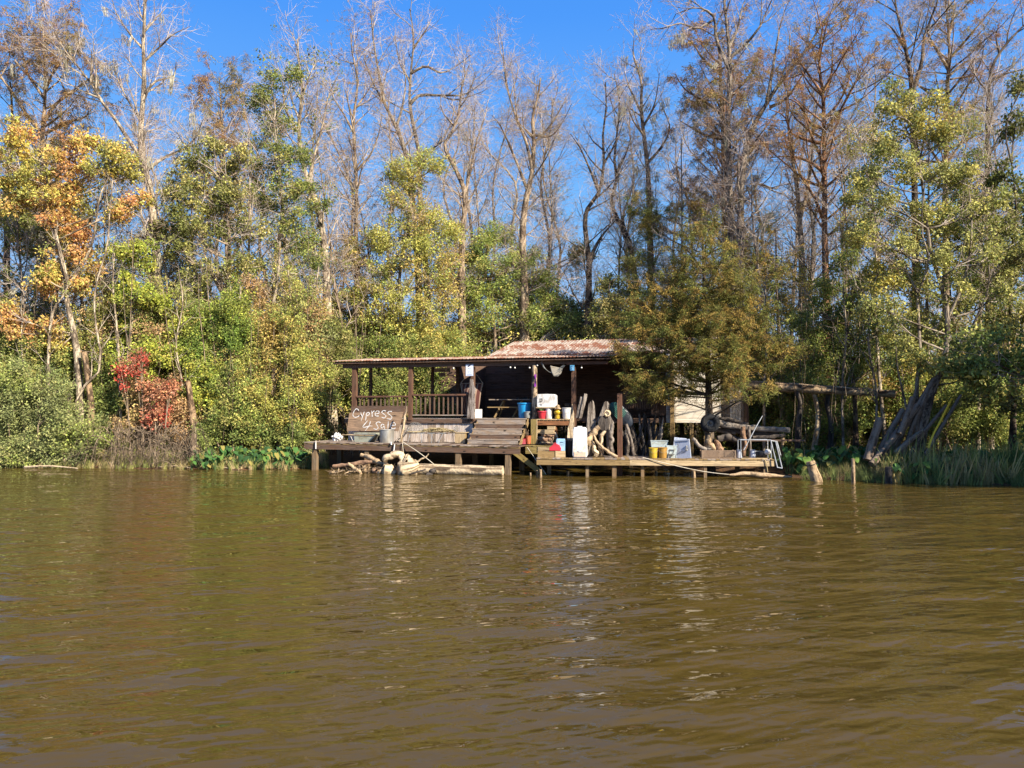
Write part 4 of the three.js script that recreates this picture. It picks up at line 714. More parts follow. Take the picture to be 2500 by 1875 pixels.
tree('rusty_cypress', 'distant rust-topped cypress between the pale bare tree and the vine draped trees', 'tree', { d: 50, width: 14, bark: B.tan, rules: 'cypressTall', palette: 'rust', spray: 'feather', size: 0.75, onTwigs: 0.9,
  trunk: [[560, null], [556, 700], [552, 500], [545, 360], [540, 260], [535, 190]] });
tree('dark_trunk_tree', 'thick dark trunk at the far end of the bank behind the orange maple', 'tree', { d: 41, width: 22, bark: B.dark, rules: 'bare', onTwigs: 0.1, palette: 'rust', spray: 'feather', size: 0.4,
  trunk: [[20, null], [18, 800], [16, 600], [20, 430], [30, 300], [25, 200]] });

// pale stems that show in front of the leaves
for (const [x, d, w, label, pts] of [
  [125, 34.2, 8, 'slim pale trunk bending through the orange maple', [[118, 900], [130, 760], [165, 700], [150, 620], [135, 560]]], [300, 34.6, 7, 'slim pale trunk leaning past the yellow-green maple', [[292, 950], [288, 830], [276, 700], [280, 600]]], [592, 35.4, 9, 'cut-off pale trunk among the shrubs below the vine draped tree', [[588, 900], [582, 780], [588, 700]]], [640, 36, 10, 'pale sunlit trunk under the pointed olive crown', [[645, 900], [662, 770], [678, 680], [684, 590]]], [535, 35.6, 6, 'crooked pale stem before the bright green shrub', [[540, 860], [566, 760], [560, 690], [540, 640]]], [705, 36, 6, 'thin tan stem near the porch end', [[706, 900], [712, 780], [704, 660]]], [768, 36.4, 7, 'thin pale stem just off the porch roof corner', [[772, 900], [766, 780], [778, 650]]], [440, 34.6, 5, 'thin twisting stem between the red maple and the shrubs', [[446, 950], [430, 840], [446, 740], [436, 660]]], [60, 34.4, 6, 'thin grey stem in front of the olive shrub', [[64, 950], [52, 830], [66, 700]]],
  [2060, 31.6, 6, 'thin pale stem beyond the long beam', [[2056, 950], [2066, 820], [2058, 700]]], [2130, 30.5, 6, 'thin leaning stem beside the log bundle', [[2140, 960], [2120, 840], [2130, 720]]], [1865, 33.5, 7, 'thin brown trunk showing past the log pile', [[1866, 950], [1872, 820], [1868, 690]]]]) tree('thin_sapling', label, 'tree', { d, width: w, top: w * 0.5, bark: x > 1800 ? B.grey : B.pale, rules: 'sapling', onTwigs: 0.25, palette: x > 1800 ? 'olive' : 'gold', spray: 'broad', size: 0.36, trunk: [[x, null], ...pts] });
{
  const f = random(1357);
  for (const [x, d, top] of [[40, 37, 380], [170, 36, 420], [255, 38, 300], [425, 37, 380], [470, 39, 300], [605, 37, 340], [720, 38, 300], [835, 41, 280], [935, 43, 330], [1180, 46, 300], [1345, 45, 330], [1515, 43, 400], [1665, 40, 330], [1855, 36, 380], [1960, 37, 330], [2080, 34, 330], [2165, 33, 280], [2385, 33, 260], [2450, 32, 330]]) {
    const l = f.n() * 90, m = f.n() * 36;
    tree('bare_tree', 'thin pale leafless tree standing among the leafy trees of the bank', 'tree', { d, width: f.r(6, 10), bark: f.pick([B.pale, B.tan, B.pale, B.grey]), rules: 'bare', fine: 0.08, moss: f() < 0.3 ? 0.012 : 0, group: 'thin leafless trees among the leaves', seed: 4400 + x, trunk: [[x, null], [x + m, 860], [x + m * 0.3 + l * 0.3, 680], [x + l * 0.5 - m * 0.4, 540], [x + l, top + 50], [x + l * 1.3, top]] });
  }
}
// looser leafy trees that fill the band between the bushes and the crowns
{
  const f = random(6161), fill = (name, label, x0, x1, y0, y1, d, palette, n, spray, size, dense, share = 1) => {
    const x = (x0 + x1) / 2, lobes = []; for (let i = 0; i < n; i++) { const t = f(); lobes.push([mix(x0, x1, f()) + f.n() * 20, mix(y0, y1, Math.pow(t, 0.8)), f.r(26, 50), share * f.r(0.5, 1)]); }
    tree(name, label, 'tree', { d, width: 11, bark: f.pick([B.tan, B.pale, B.grey]), palette, spray, size, dense, lobes, trunk: [[x + f.n() * 40, null], [x + f.n() * 40, mix(y1, 1000, 0.5)], [x + f.n() * 20, mix(y0, y1, 0.6)], [x, y0]], seed: 6200 + Math.round(x0) });
  };
  fill('loose_leaf_tree', 'olive leafy tree in the shadow behind the orange maple', -20, 340, 470, 920, 38, 'olive', 38, 'broad', 0.5, 0.8);
  fill('loose_leaf_tree', 'gold flecked tree behind the orange maple crown', 0, 350, 330, 640, 40, 'maple', 24, 'large', 0.45, 0.5);
  fill('loose_leaf_tree', 'olive tree showing through the top of the pale leafy tree', 2060, 2480, 260, 620, 34, 'gold', 30, 'fine', 0.48, 0.6);
  fill('loose_leaf_tree', 'brownish leafy tree behind the big pale bare trunk', 250, 490, 440, 800, 40, 'thicketMix', 24, 'fine', 0.5, 0.7);
  fill('loose_leaf_tree', 'mixed olive tree filling in below the vine draped trees', 420, 780, 660, 900, 37.5, 'gold', 24, 'fine', 0.5, 0.75);
  fill('loose_leaf_tree', 'thin yellow-green tree at the side of the straight reddish bare tree', 780, 930, 560, 840, 42, 'gold', 16, 'fine', 0.55, 0.6);
  fill('loose_leaf_tree', 'thin russet tree between the crooked bare trees above the roof', 1080, 1240, 560, 800, 46, 'brown', 14, 'fine', 0.6, 0.5);
  fill('loose_leaf_tree', 'yellow-green tree under the twiggy brown broom', 1180, 1420, 600, 830, 47, 'gold', 20, 'fine', 0.6, 0.6);
  fill('loose_leaf_tree', 'brown-green tree rising behind the top of the young cypress', 1560, 1900, 470, 720, 41, 'cypress', 26, 'feather', 0.7, 0.55);
  fill('loose_leaf_tree', 'olive tree crowding the base of the red cypress', 1840, 2110, 560, 900, 37, 'gold', 24, 'fine', 0.5, 0.7);
  fill('loose_leaf_tree', 'golden leafy tree lit from behind beyond the pale leafy tree', 2120, 2520, 520, 940, 35, 'gold', 36, 'fine', 0.5, 0.7);
  fill('loose_leaf_tree', 'olive leafy tree between the pale leafy tree and the shaded bank tree', 2300, 2540, 330, 760, 33, 'olive', 24, 'broad', 0.45, 0.6);
}
// deeper trees that nothing tells apart
{
  const f = random(909), label = 'slender grey leafless tree deep in the wood behind the nearer trees';
  const spots = [[60, 48, 300], [180, 50, 260], [450, 49, 300], [500, 55, 340], [660, 53, 200], [760, 50, 200], [905, 50, 250], [945, 58, 230], [1150, 50, 260], [1190, 56, 260], [1340, 51, 240], [1395, 55, 260], [1525, 52, 250], [1640, 50, 330], [1720, 48, 380], [1840, 46, 400], [1930, 55, 260], [2060, 48, 300], [2150, 46, 150], [2350, 44, 130], [2395, 50, 200], [350, 58, 330], [1000, 62, 260], [1290, 60, 300], [1770, 60, 300], [120, 60, 250], [720, 60, 240], [1110, 64, 300], [1990, 58, 220]];
  for (const [x, d, top] of spots) {
    const lean = f.n() * 110, mid = f.n() * 50;
    tree('bare_tree', label, 'tree', { d, width: f.r(8, 13), bark: f.pick([B.pale, B.grey, B.tan, B.grey]), rules: 'bare', group: 'leafless trees deep in the wood', seed: 3000 + x, onTwigs: f() < 0.4 ? 0.14 : 0, palette: f.pick(['rust', 'brown', 'olive']), spray: 'feather', size: 0.4,
      trunk: [[x, null], [x + mid, 780], [x + lean * 0.4, 600], [x + lean * 0.4 + mid, 450], [x + lean, top + 60], [x + lean * 1.2, top]] });
  }
}

// bushes along the bank
const bushes = [
  ['grey_green_shrub', 'grey-green willowy shrub overhanging the water at the end of the bank', 70, 33.0, 'greygreen', [[0, 960, 70], [60, 990, 80], [130, 1010, 70], [20, 1040, 70], [90, 1080, 56], [160, 1060, 56], [10, 1100, 44], [-40, 1020, 60], [50, 930, 56], [120, 950, 56]]],
  ['grey_green_shrub', 'low grey-green shrub dipping twigs in the water beside the twig tangle', 200, 32.6, 'greygreen', [[180, 1090, 50], [120, 1110, 40], [230, 1060, 46], [150, 1040, 40], [60, 1115, 30], [20, 1110, 34]]],
  ['olive_shrub', 'olive shrub under the orange maple', 90, 35, 'olive', [[40, 880, 60], [110, 860, 60], [170, 890, 56], [60, 930, 50], [200, 930, 56], [140, 960, 50], [0, 860, 50]]],
  ['olive_shrub', 'dark olive shrub behind the twig tangle below the yellow-green maple', 240, 35, 'olive', [[230, 990, 56], [270, 1040, 50], [210, 1060, 44], [250, 940, 46], [300, 960, 40], [330, 1070, 44], [390, 1090, 40]]],
  ['brown_thicket', 'brown leafless looking thicket under the red maple', 360, 34, 'brown', [[350, 1010, 50, 0.7], [400, 1040, 46, 0.7], [310, 1030, 44, 0.7], [440, 1000, 40, 0.7], [460, 1060, 40, 0.7], [340, 950, 40, 0.7]]],
  ['red_maple', 'small red maple glowing among brown twigs on the bank', 370, 33.4, 'red', [[400, 945, 30, 0.45], [370, 955, 24, 0.4], [390, 990, 20, 0.6], [330, 885, 22, 0.3], [295, 900, 18, 0.3], [420, 930, 16, 0.3], [398, 1012, 16, 0.6], [345, 860, 12, 0.3], [368, 1018, 12, 0.5]]],
  ['yellow_shrub', 'yellow-green shrub climbing behind the red maple toward the porch', 500, 35, 'lime', [[480, 960, 40], [520, 930, 40], [470, 900, 34], [540, 980, 36]]],
  ['green_shrub', 'bright green bushy shrub below the vine draped dark tree', 520, 35.6, 'green', [[500, 780, 50], [560, 770, 50], [480, 840, 56], [540, 850, 60], [600, 820, 46], [520, 900, 46], [460, 780, 36], [580, 720, 36]]],
  ['olive_shrub', 'tall yellowish olive shrub next to the porch end', 680, 35, 'gold', [[640, 860, 50], [700, 880, 56], [650, 930, 56], [720, 950, 56], [610, 900, 46], [680, 1000, 50], [620, 980, 50], [750, 880, 40], [760, 960, 46], [740, 1020, 40], [700, 800, 44], [650, 790, 40]]],
  ['olive_shrub', 'olive shrub above the elephant ear leaves on the bank', 580, 34.4, 'olive', [[560, 1000, 50], [520, 1030, 44], [600, 1040, 46], [650, 1060, 40], [560, 940, 46], [500, 1060, 36], [710, 1060, 36]]],
  ['brown_thicket', 'russet thicket between the bright green shrub and the porch shrub', 610, 36.5, 'brown', [[620, 720, 50, 0.8], [670, 740, 50, 0.8], [600, 780, 40, 0.8], [720, 800, 50, 0.8], [770, 760, 40, 0.8], [640, 820, 40, 0.8]]],
  ['dark_shrub', 'dark evergreen shrub against the porch roof corner', 800, 37, 'dark', [[790, 800, 50], [830, 840, 44], [760, 840, 40], [800, 880, 40], [770, 920, 36], [760, 800, 36]]],
  ['olive_shrub', 'olive thicket seen through the open porch', 900, 40, 'olive', [[850, 860, 50], [920, 850, 50], [980, 870, 56], [880, 920, 56], [950, 940, 56], [1020, 930, 50], [1060, 880, 50], [1080, 950, 50], [830, 950, 50], [900, 980, 50], [1000, 990, 50], [1090, 1000, 46]]],
  ['yellow_shrub', 'yellowish thicket behind the porch roof edge', 960, 43, 'gold', [[860, 800, 56], [920, 810, 56], [990, 830, 60], [1060, 820, 60], [1110, 850, 50], [880, 740, 50], [820, 740, 44]]],
  ['olive_shrub', 'olive bushes behind the rusty ridge', 1330, 46, 'olive', [[1150, 830, 50], [1240, 820, 50], [1330, 810, 56], [1400, 810, 50], [1460, 790, 50], [1520, 800, 50], [1350, 750, 44], [1420, 740, 40], [1300, 830, 44], [1500, 740, 44]]],
  ['dark_shrub', 'dark thicket behind the young cypress', 1640, 40, 'olive', [[1560, 780, 56], [1640, 800, 60], [1720, 790, 60], [1800, 800, 60], [1600, 860, 50], [1680, 720, 50], [1760, 720, 50], [1840, 760, 56], [1860, 860, 56], [1820, 900, 50], [1560, 860, 50]]],
  ['olive_shrub', 'olive thicket under the horizontal beam beyond the log pile', 1950, 35, 'olive', [[1880, 960, 50], [1940, 980, 50], [2000, 960, 50], [1860, 1010, 44], [1930, 1040, 44], [2000, 1030, 46], [2060, 970, 50], [2060, 1040, 44], [2110, 1000, 44], [1840, 950, 44]]],
  ['dark_shrub', 'shaded thicket behind the tall grass and the yellow pole', 2380, 31, 'olive', [[2300, 1010, 50], [2360, 1040, 50], [2420, 1030, 54], [2480, 1050, 54], [2340, 960, 46], [2480, 980, 50], [2260, 1040, 40]]],
];
bushes.forEach(([name, label, x, d, palette, lobes], i) => bush(name, label, name === 'red_maple' ? 'tree' : 'shrub', { x, d, palette, lobes, seed: 700 + i * 13, spray: palette === 'red' || palette === 'lime' ? 'large' : palette === 'brown' ? 'fine' : 'fine', size: palette === 'red' || palette === 'lime' ? 0.4 : 0.5, bark: palette === 'brown' ? B.dead : B.tan }));

// the understorey behind them reads as one mass
{
  const f = random(31), spots = [], brown = [], stems = new Tubes();
  for (let i = 0; i < 27000; i++) {
    const d = f.r(39, 62), px = f.r(-150, 2650), p = at(px, 1000, d), top = 4.5 + 6.5 * noise3(p.x * 0.22, p.z * 0.22, 1) + (px < 700 ? 1.5 : 0);
    p.y = 0.1 + top * Math.pow(f(), 1.5);
    if (noise3(p.x * 0.7, p.y * 0.7, p.z * 0.7) < 0.36) continue;
    (noise3(p.x * 0.35, p.y * 0.5, p.z * 0.35 + 40) > 0.62 ? brown : spots).push(p);
  }
  for (let i = 0; i < 900; i++) {
    const d = f.r(35, 52), p = at(f.r(-100, 2600), 1000, d), h = f.r(2.5, 10), line = [];
    if (p.x > -7 && p.x < 11 && d < 44) continue;
    p.y = groundY(p.x, p.z) - 0.1; let q = p.clone(); const lean = f.dir().multiplyScalar(0.14);
    for (let k = 0; k <= 5; k++) { line.push(q.clone()); q.add(V(lean.x + f.n() * 0.12, 1, lean.z + f.n() * 0.12).multiplyScalar(h / 5)); }
    const r = f.r(0.012, 0.045); stems.add(line, line.map((_, k) => r * (1 - 0.13 * k)), 4, { cap: false });
  }
  foliage('undergrowth', null, spots, 'fine', [...PALETTE.olive, ...PALETTE.gold.slice(0, 3)], 0.72, 501);
  foliage('undergrowth', null, brown, 'fine', PALETTE.brown, 0.7, 502, 0.9);
  const fine = []; for (let i = 0; i < 6000; i++) { const p = at(f.r(-150, 2650), 1000, f.r(37, 52)); p.y = 0.3 + 8 * Math.pow(f(), 1.6); if (p.x > -8 && p.x < 12 && p.z > -43) continue; fine.push(p); }
  foliage('undergrowth_twigs', null, fine, 'twig', [[0.22, 0.17, 0.13], [0.17, 0.13, 0.09], [0.26, 0.20, 0.14]], 1.3, 503);
  const s = mesh('undergrowth_stems', stems.geometry(), B.tan); s.userData.kind = 'stuff';
  scene.children.filter((o) => /^undergrowth/.test(o.name)).forEach((o) => describe(o, o.isInstancedMesh ? /twigs/.test(o.name) ? 'haze of fine leafless twigs between the trunks of the wood' : 'tangled olive and brown undergrowth filling the wood floor' : 'thin upright saplings and canes crowding the wood floor', 'undergrowth'));
}

// trees past the frame on the curving bank, whose shade lies on the logs and the grass
[[20.6, -23.6, 9.5], [23.0, -21.4, 11], [25.6, -19.4, 12.5], [18.8, -24.6, 7.5], [28.5, -17.5, 13], [22.0, -19.9, 9]].forEach(([x, z, h], i) => {
  const px = 1250 + x / -z * FOCAL, d = -z, py = (y) => 1005 - (y - EYE) / d * FOCAL, k = FOCAL / d, f = random(60 + i), lobes = [];
  for (let j = 0; j < 13; j++) lobes.push([px + f.n() * 3 * k, py(h * f.r(0.3, 0.95)), f.r(0.9, 1.5) * k, 1]);
  tree('bank_tree', ['low leafy tree', 'leafy tree', 'tall leafy tree', 'bushy leafy tree', 'tallest leafy tree', 'slim leafy tree'][i] + ' on the curving bank beyond the tall grass', 'tree', { d, width: 0.3 * k, bark: B.brown, palette: 'olive', spray: 'large', size: 0.6, dense: 0.9, lobes, trunk: [[px, null], [px + 10, py(h * 0.4)], [px, py(h * 0.8)]], seed: 5600 + i });
});
// ---------------------------------------------------------------- things on the porch, the deck and the dock
const paint = (r, g, b, o = {}) => standard({ color: rgb(r, g, b), map: T.speck, roughness: 0.5, ...o });
const P = {
  white: paint(0.72, 0.70, 0.67), bluish: paint(0.44, 0.48, 0.58), blue: paint(0.02, 0.30, 0.62, { roughness: 0.35 }), red: paint(0.55, 0.03, 0.05), orange: paint(0.55, 0.15, 0.06, { roughness: 0.8 }), yellow: paint(0.55, 0.38, 0.03), gold: paint(0.62, 0.40, 0.02, { roughness: 0.35 }), ochre: paint(0.40, 0.22, 0.04),
  black: paint(0.018, 0.018, 0.02), navy: paint(0.012, 0.018, 0.03, { roughness: 0.45 }), teal: paint(0.02, 0.16, 0.11), grey: paint(0.28, 0.29, 0.28), steel: standard({ color: rgb(0.42, 0.41, 0.38), map: T.speck, metalness: 0.6, roughness: 0.5 }), dullgreen: paint(0.30, 0.31, 0.24), plastic: paint(0.45, 0.52, 0.52), purple: paint(0.16, 0.015, 0.22), pink: paint(0.62, 0.12, 0.16), rubber: paint(0.010, 0.011, 0.014, { roughness: 0.95 }), rope: paint(0.62, 0.55, 0.42, { roughness: 0.95 }), straw: paint(0.42, 0.33, 0.17, { roughness: 1 }), lamp: paint(0.9, 0.88, 0.82, { roughness: 0.25 }), lightblue: paint(0.10, 0.30, 0.52), pole: paint(0.80, 0.52, 0.02, { map: null }), pvc: paint(0.30, 0.32, 0.35), cloth: paint(0.30, 0.27, 0.22, { roughness: 1, side: THREE.DoubleSide }), lattice: paint(0.25, 0.17, 0.11),
};
const drift = (r, g, b) => standard({ map: T.drift, color: rgb(r, g, b), bumpMap: barkHeight, bumpScale: 0.03, roughness: 0.95 });
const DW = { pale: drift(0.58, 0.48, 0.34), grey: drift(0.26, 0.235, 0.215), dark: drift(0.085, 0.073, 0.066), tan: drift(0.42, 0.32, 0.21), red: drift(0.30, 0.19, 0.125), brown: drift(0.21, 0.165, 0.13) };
/** a thing standing in frame F below pixel column px, at depth v and height y */
const stand = (F, name, label, category, px, v, y, turn = 0, group) => inFrame(F, name, label, category, F.u(px, v), y, v, turn, group);
/** a bent, knotty piece of wood through picture points (x, y, v) of a frame, radii in pixels */
function driftwood(F, name, label, category, mat, pts, radii, group, sides = 15, rough = 0.3) {
  const world = pts.map(([px, py, v]) => F.p(F.u(px, v), F.y(py, px, v), v)), base = world.reduce((a, p) => (p.y < a.y ? p : a)).clone(), g = thing(name, label, category, base, 0, group), n = Math.max(14, pts.length * 7);
  const line = curve(world.map((p) => p.clone().sub(base)), n), s = F.d(F.u(pts[0][0], 0), 0) / FOCAL;
  const rad = line.map((_, i) => { const t = i / n * (radii.length - 1), k = Math.min(radii.length - 2, Math.floor(t)); return s * mix(radii[k], radii[k + 1], t - k) * (rough > 0.1 ? 0.86 + 0.3 * noise3(i * 0.55, pts[0][0], 3) : 1); });
  if (rough > 0.1) line.forEach((p, i) => p.add(V(noise3(i * 0.35, 1, pts[0][0]) - 0.5, 0.3 * (noise3(i * 0.35, 2, pts[0][0]) - 0.5), noise3(i * 0.35, 3, pts[0][0]) - 0.5).multiplyScalar(rad[i] * 0.9)));
  mesh('wood', new Tubes().add(line, rad, sides, { rough, seed: pts[0][0] }).geometry(), mat, g);
  return g;
}
/** a pail: tapered wall with rim, inside and bottom */
function pail(F, name, label, px, v, y, r, h, mat, { taper = 0.82, rim = 0.012, handle = true, category = 'bucket', group } = {}) {
  const g = stand(F, name, label, category, px, v, y, 0, group), b = r * taper;
  mesh('body', lathe([[0, 0.004], [b * 0.96, 0], [b, 0.01], [r, h - rim * 2], [r + rim, h - rim * 2], [r + rim, h - rim], [r + rim * 0.6, h], [r - 0.006, h], [b - 0.006, 0.02], [0, 0.016]]), mat, g);
  if (handle) { const a = curve([V(-r - rim, h * 0.86, 0), V(-r * 0.7, h * 0.62, r * 0.85), V(0, h * 0.5, r * 1.05), V(r * 0.7, h * 0.62, r * 0.85), V(r + rim, h * 0.86, 0)], 12); mesh('handle', new Tubes().add(a, a.map(() => 0.004), 4).geometry(), P.steel, g); }
  return g;
}
const stripLine = (pts, r) => new Tubes().add(pts, pts.map(() => r), 5).geometry();

// --- painted sale sign
{
  const v = -0.42, X = (zx) => H.u(800 + zx * 0.12055, v), Y = (zx, zy) => H.y(980 + zy * 0.12055, 800 + zx * 0.12055, v), cx = X(960), cy = DECK;
  const S = inFrame(H, 'sale_sign', 'brown plywood board hand painted in white with Cypress 4 Sale', 'sign', cx, cy, v), L = (zx, zy, z) => V(X(zx) - cx, Y(zx, zy) - cy, z);
  const quad = (pts, depth) => { const s = new THREE.Shape(pts.map(([a, b]) => { const q = L(a, b, 0); return new THREE.Vector2(q.x, q.y); })), g = new THREE.ExtrudeGeometry(s, { depth, bevelEnabled: false }), U = g.attributes.uv; for (let i = 0; i < U.count; i++) U.setXY(i, U.getX(i) / 1.6, U.getY(i) / 0.9); return g; };
  mesh('board', quad([[395, 600], [1440, 600], [1535, 215], [445, 230]], 0.02), M.ply, S);
  mesh('backing_board', quad([[470, 300], [1560, 300], [1560, 95], [475, 105]], 0.03), M.greyDark, S, [0, 0, -0.04]);
  mesh('prop', plank(0.05, 0.5, 0.05), M.grey, S, [0.3, 0.25, -0.14]);
  mesh('prop', plank(0.05, 0.5, 0.05), M.grey, S, [-0.5, 0.25, -0.14]);
  const words = [[[635, 185], [600, 148], [560, 170], [527, 230], [522, 290], [560, 322], [610, 312], [648, 285]], [[675, 225], [695, 285], [715, 302]], [[747, 208], [715, 302], [685, 395]], [[790, 238], [785, 300], [775, 388]], [[790, 240], [838, 224], [852, 258], [800, 292]], [[895, 190], [904, 250], [910, 312]], [[905, 240], [930, 204], [958, 195]], [[965, 256], [1042, 236], [1044, 204], [1000, 195], [966, 240], [976, 290], [1042, 296]], [[1187, 195], [1130, 188], [1100, 225], [1150, 262], [1187, 296], [1150, 335], [1098, 320]], [[1307, 205], [1250, 203], [1220, 240], [1270, 276], [1305, 312], [1288, 357], [1208, 350]],
    [[815, 390], [720, 520], [885, 494]], [[872, 402], [850, 480], [770, 595]], [[898, 498], [910, 502]], [[1080, 430], [1030, 415], [985, 450], [1012, 490], [1030, 530], [1000, 566], [938, 550]], [[1150, 478], [1110, 460], [1085, 510], [1110, 542], [1150, 500], [1162, 552]], [[1235, 408], [1225, 552]], [[1286, 482], [1330, 484], [1378, 478], [1366, 440], [1326, 428], [1288, 452], [1280, 500], [1300, 540], [1345, 552], [1385, 535]]];
  const t = new Tubes();
  for (const w of words) { const line = curve(w.map(([a, b]) => L(a, b, 0)), w.length * 4); t.add(line, line.map((_, i) => 0.0165 + 0.005 * Math.sin(i * 1.1 + w[0][0])), 6); }
  const g = t.geometry(); g.scale(1, 1, 0.12); mesh('lettering', g, paint(0.78, 0.77, 0.74, { roughness: 0.9 }), S, [0, 0, 0.0215]);
}
// --- upper deck
{
  const g = stand(H, 'wheelbarrow', 'grey-green wheelbarrow tray standing before the painted sign', 'wheelbarrow', 898, -1.0, DECK), w = H.m(58, 898, -1), h = H.m(23, 898, -1);
  const tray = new THREE.ExtrudeGeometry(new THREE.Shape([[-w / 2, h], [-w / 2 + 0.03, 0.02], [w / 2 - 0.32, 0.0], [w / 2, h * 0.8], [w / 2, h]].map((q) => new THREE.Vector2(...q))), { depth: 0.5, bevelEnabled: true, bevelSize: 0.01, bevelThickness: 0.01, bevelSegments: 1 });
  mesh('tray', tray, P.dullgreen, g, [0, 0, -0.25]);
  mesh('rim', plank(w + 0.02, 0.02, 0.56), P.grey, g, [0, h - 0.05, 0]);
  for (const z of [-0.2, 0.28]) mesh('handle', rod(V(-w / 2 - 0.55, h - 0.08, z), V(w / 2, h - 0.1, z), 0.016), M.tan, g);
  for (const z of [-0.18, 0.25]) mesh('leg', rod(V(-w / 2 - 0.18, h - 0.08, z), V(-w / 2 - 0.02, 0, z), 0.012), P.steel, g);
  const wheel = mesh('wheel', new THREE.TorusGeometry(0.12, 0.04, 8, 18), P.rubber, g, [w / 2 + 0.12, 0.15, 0]); mesh('hub', new THREE.CylinderGeometry(0.03, 0.03, 0.1, 10).rotateX(Math.PI / 2), P.steel, wheel);
}
{
  const g = stand(H, 'white_blossoms', 'bunch of white blossoms lying at the end of the deck', 'flowers', 824, -0.9, DECK), f = random(41), parts = [];
  for (let i = 0; i < 60; i++) { const s = new THREE.IcosahedronGeometry(f.r(0.03, 0.06), 1), d = f.dir(); s.translate(d.x * 0.22 * f.r(0.5, 1), 0.2 + d.y * 0.17, d.z * 0.2); parts.push(s); }
  mesh('petals', mergeGeometries(parts), P.white, g).userData.kind = 'stuff';
  const t = new Tubes(); for (let i = 0; i < 9; i++) t.add([V(f.n() * 0.1, 0.15, 0), V(0.3 + f.n() * 0.2, 0.05 + 0.1 * f(), f.n() * 0.2)], [0.008, 0.005], 4); mesh('stems', t.geometry(), B.brown, g);
}
pail(H, 'metal_pot', 'large dull metal pot on the deck covering part of the sign', 945, -1.45, DECK, H.m(18, 945, -1.4), H.m(33, 945, -1.4), P.steel, { taper: 0.93, handle: false, category: 'pot' });
driftwood(H, 'bleached_pole', 'thin bleached pole leaning beside the painted sign', 'pole', DW.pale, [[979, 1080, -1.5], [984, 1050, -1.3], [989, 1020, -1.1], [993, 992, -0.9]], [3.2, 2.8, 2.2, 1.4]);
for (const [a, b, c] of [[968, 992, 'dark weathered'], [974, 1000, 'grey split']]) driftwood(H, 'lath', c + ' lath leaning from the metal pot up to the porch', 'plank', DW.grey, [[a, 1078, -1.1], [(a + b) / 2, 1062, -0.8], [b, 1045, -0.5]], [2.4, 2.2, 2]);
{
  const g = stand(H, 'low_rack', 'low metal legged rack holding straw and a wire trap on the deck', 'rack', 1048, -0.9, DECK), h = H.m(24, 1048, -0.9), w = H.m(118, 1048, -0.9);
  for (const z of [-0.3, 0.3]) mesh('rail', rod(V(-w / 2, h, z), V(w / 2, h, z), 0.018), P.grey, g);
  for (let k = 0; k < 5; k++) mesh('slat', plank(0.1, 0.02, 0.7), M.greyDark, g, [-w / 2 + 0.1 + k * (w - 0.2) / 4, h + 0.02, 0]);
  const f = random(12); for (let k = 0; k < 9; k++) { const x = -w / 2 + 0.05 + k * (w - 0.1) / 8; mesh('leg', rod(V(x, h, k % 2 ? 0.3 : -0.25), V(x + f.n() * 0.22, 0, k % 2 ? 0.34 : -0.3), 0.011, 5), P.pvc, g); }
  const s = thing('straw_bundle', 'heap of tan straw and bark strips on the low rack', 'straw', H.p(H.u(1068, -0.9), DECK + h + 0.03, -0.9), H.turn), t = new Tubes();
  for (let k = 0; k < 130; k++) { const x = f.r(-0.55, 0.6), y = 0.02 + 0.17 * f() * (1 - Math.abs(x)), z = f.r(-0.25, 0.25), l = f.r(0.2, 0.5); t.add([V(x - l / 2, Math.max(0.01, y + f.n() * 0.05), z), V(x, y + 0.02, z + f.n() * 0.05), V(x + l / 2, Math.max(0.01, y + f.n() * 0.05), z + f.n() * 0.1)], [0.008, 0.016, 0.006], 4, { cap: false }); }
  mesh('straw', t.geometry(), P.straw, s).userData.kind = 'stuff';
  const c = thing('wire_trap', 'round wire mesh trap lying beside the straw on the low rack', 'trap', H.p(H.u(1014, -0.9), DECK + h + 0.03, -0.9), H.turn), q = new Tubes(), R = 0.36;
  for (let k = 0; k < 13; k++) { const a = -1.2 + k * 0.2, line = []; for (let i = 0; i <= 14; i++) { const b = i / 14 * Math.PI; line.push(V(R * Math.sin(a) , 0.42 * Math.sin(b) * Math.cos(a), R * Math.cos(b) * Math.cos(a))); } q.add(line, line.map(() => 0.006), 3, { cap: false }); }
  for (let k = 1; k < 8; k++) { const b = k / 8 * Math.PI, line = []; for (let i = 0; i <= 14; i++) { const a = -1.4 + i * 0.2; line.push(V(R * Math.sin(a), 0.42 * Math.sin(b) * Math.cos(a), R * Math.cos(b) * Math.cos(a))); } q.add(line, line.map(() => 0.005), 3, { cap: false }); }
  mesh('wire', q.geometry(), P.steel, c).userData.kind = 'stuff';
  const hoop = mesh('hoop', new THREE.TorusGeometry(R, 0.014, 6, 26), P.straw, c, [0, 0.02, 0]); hoop.rotation.x = Math.PI / 2;
}
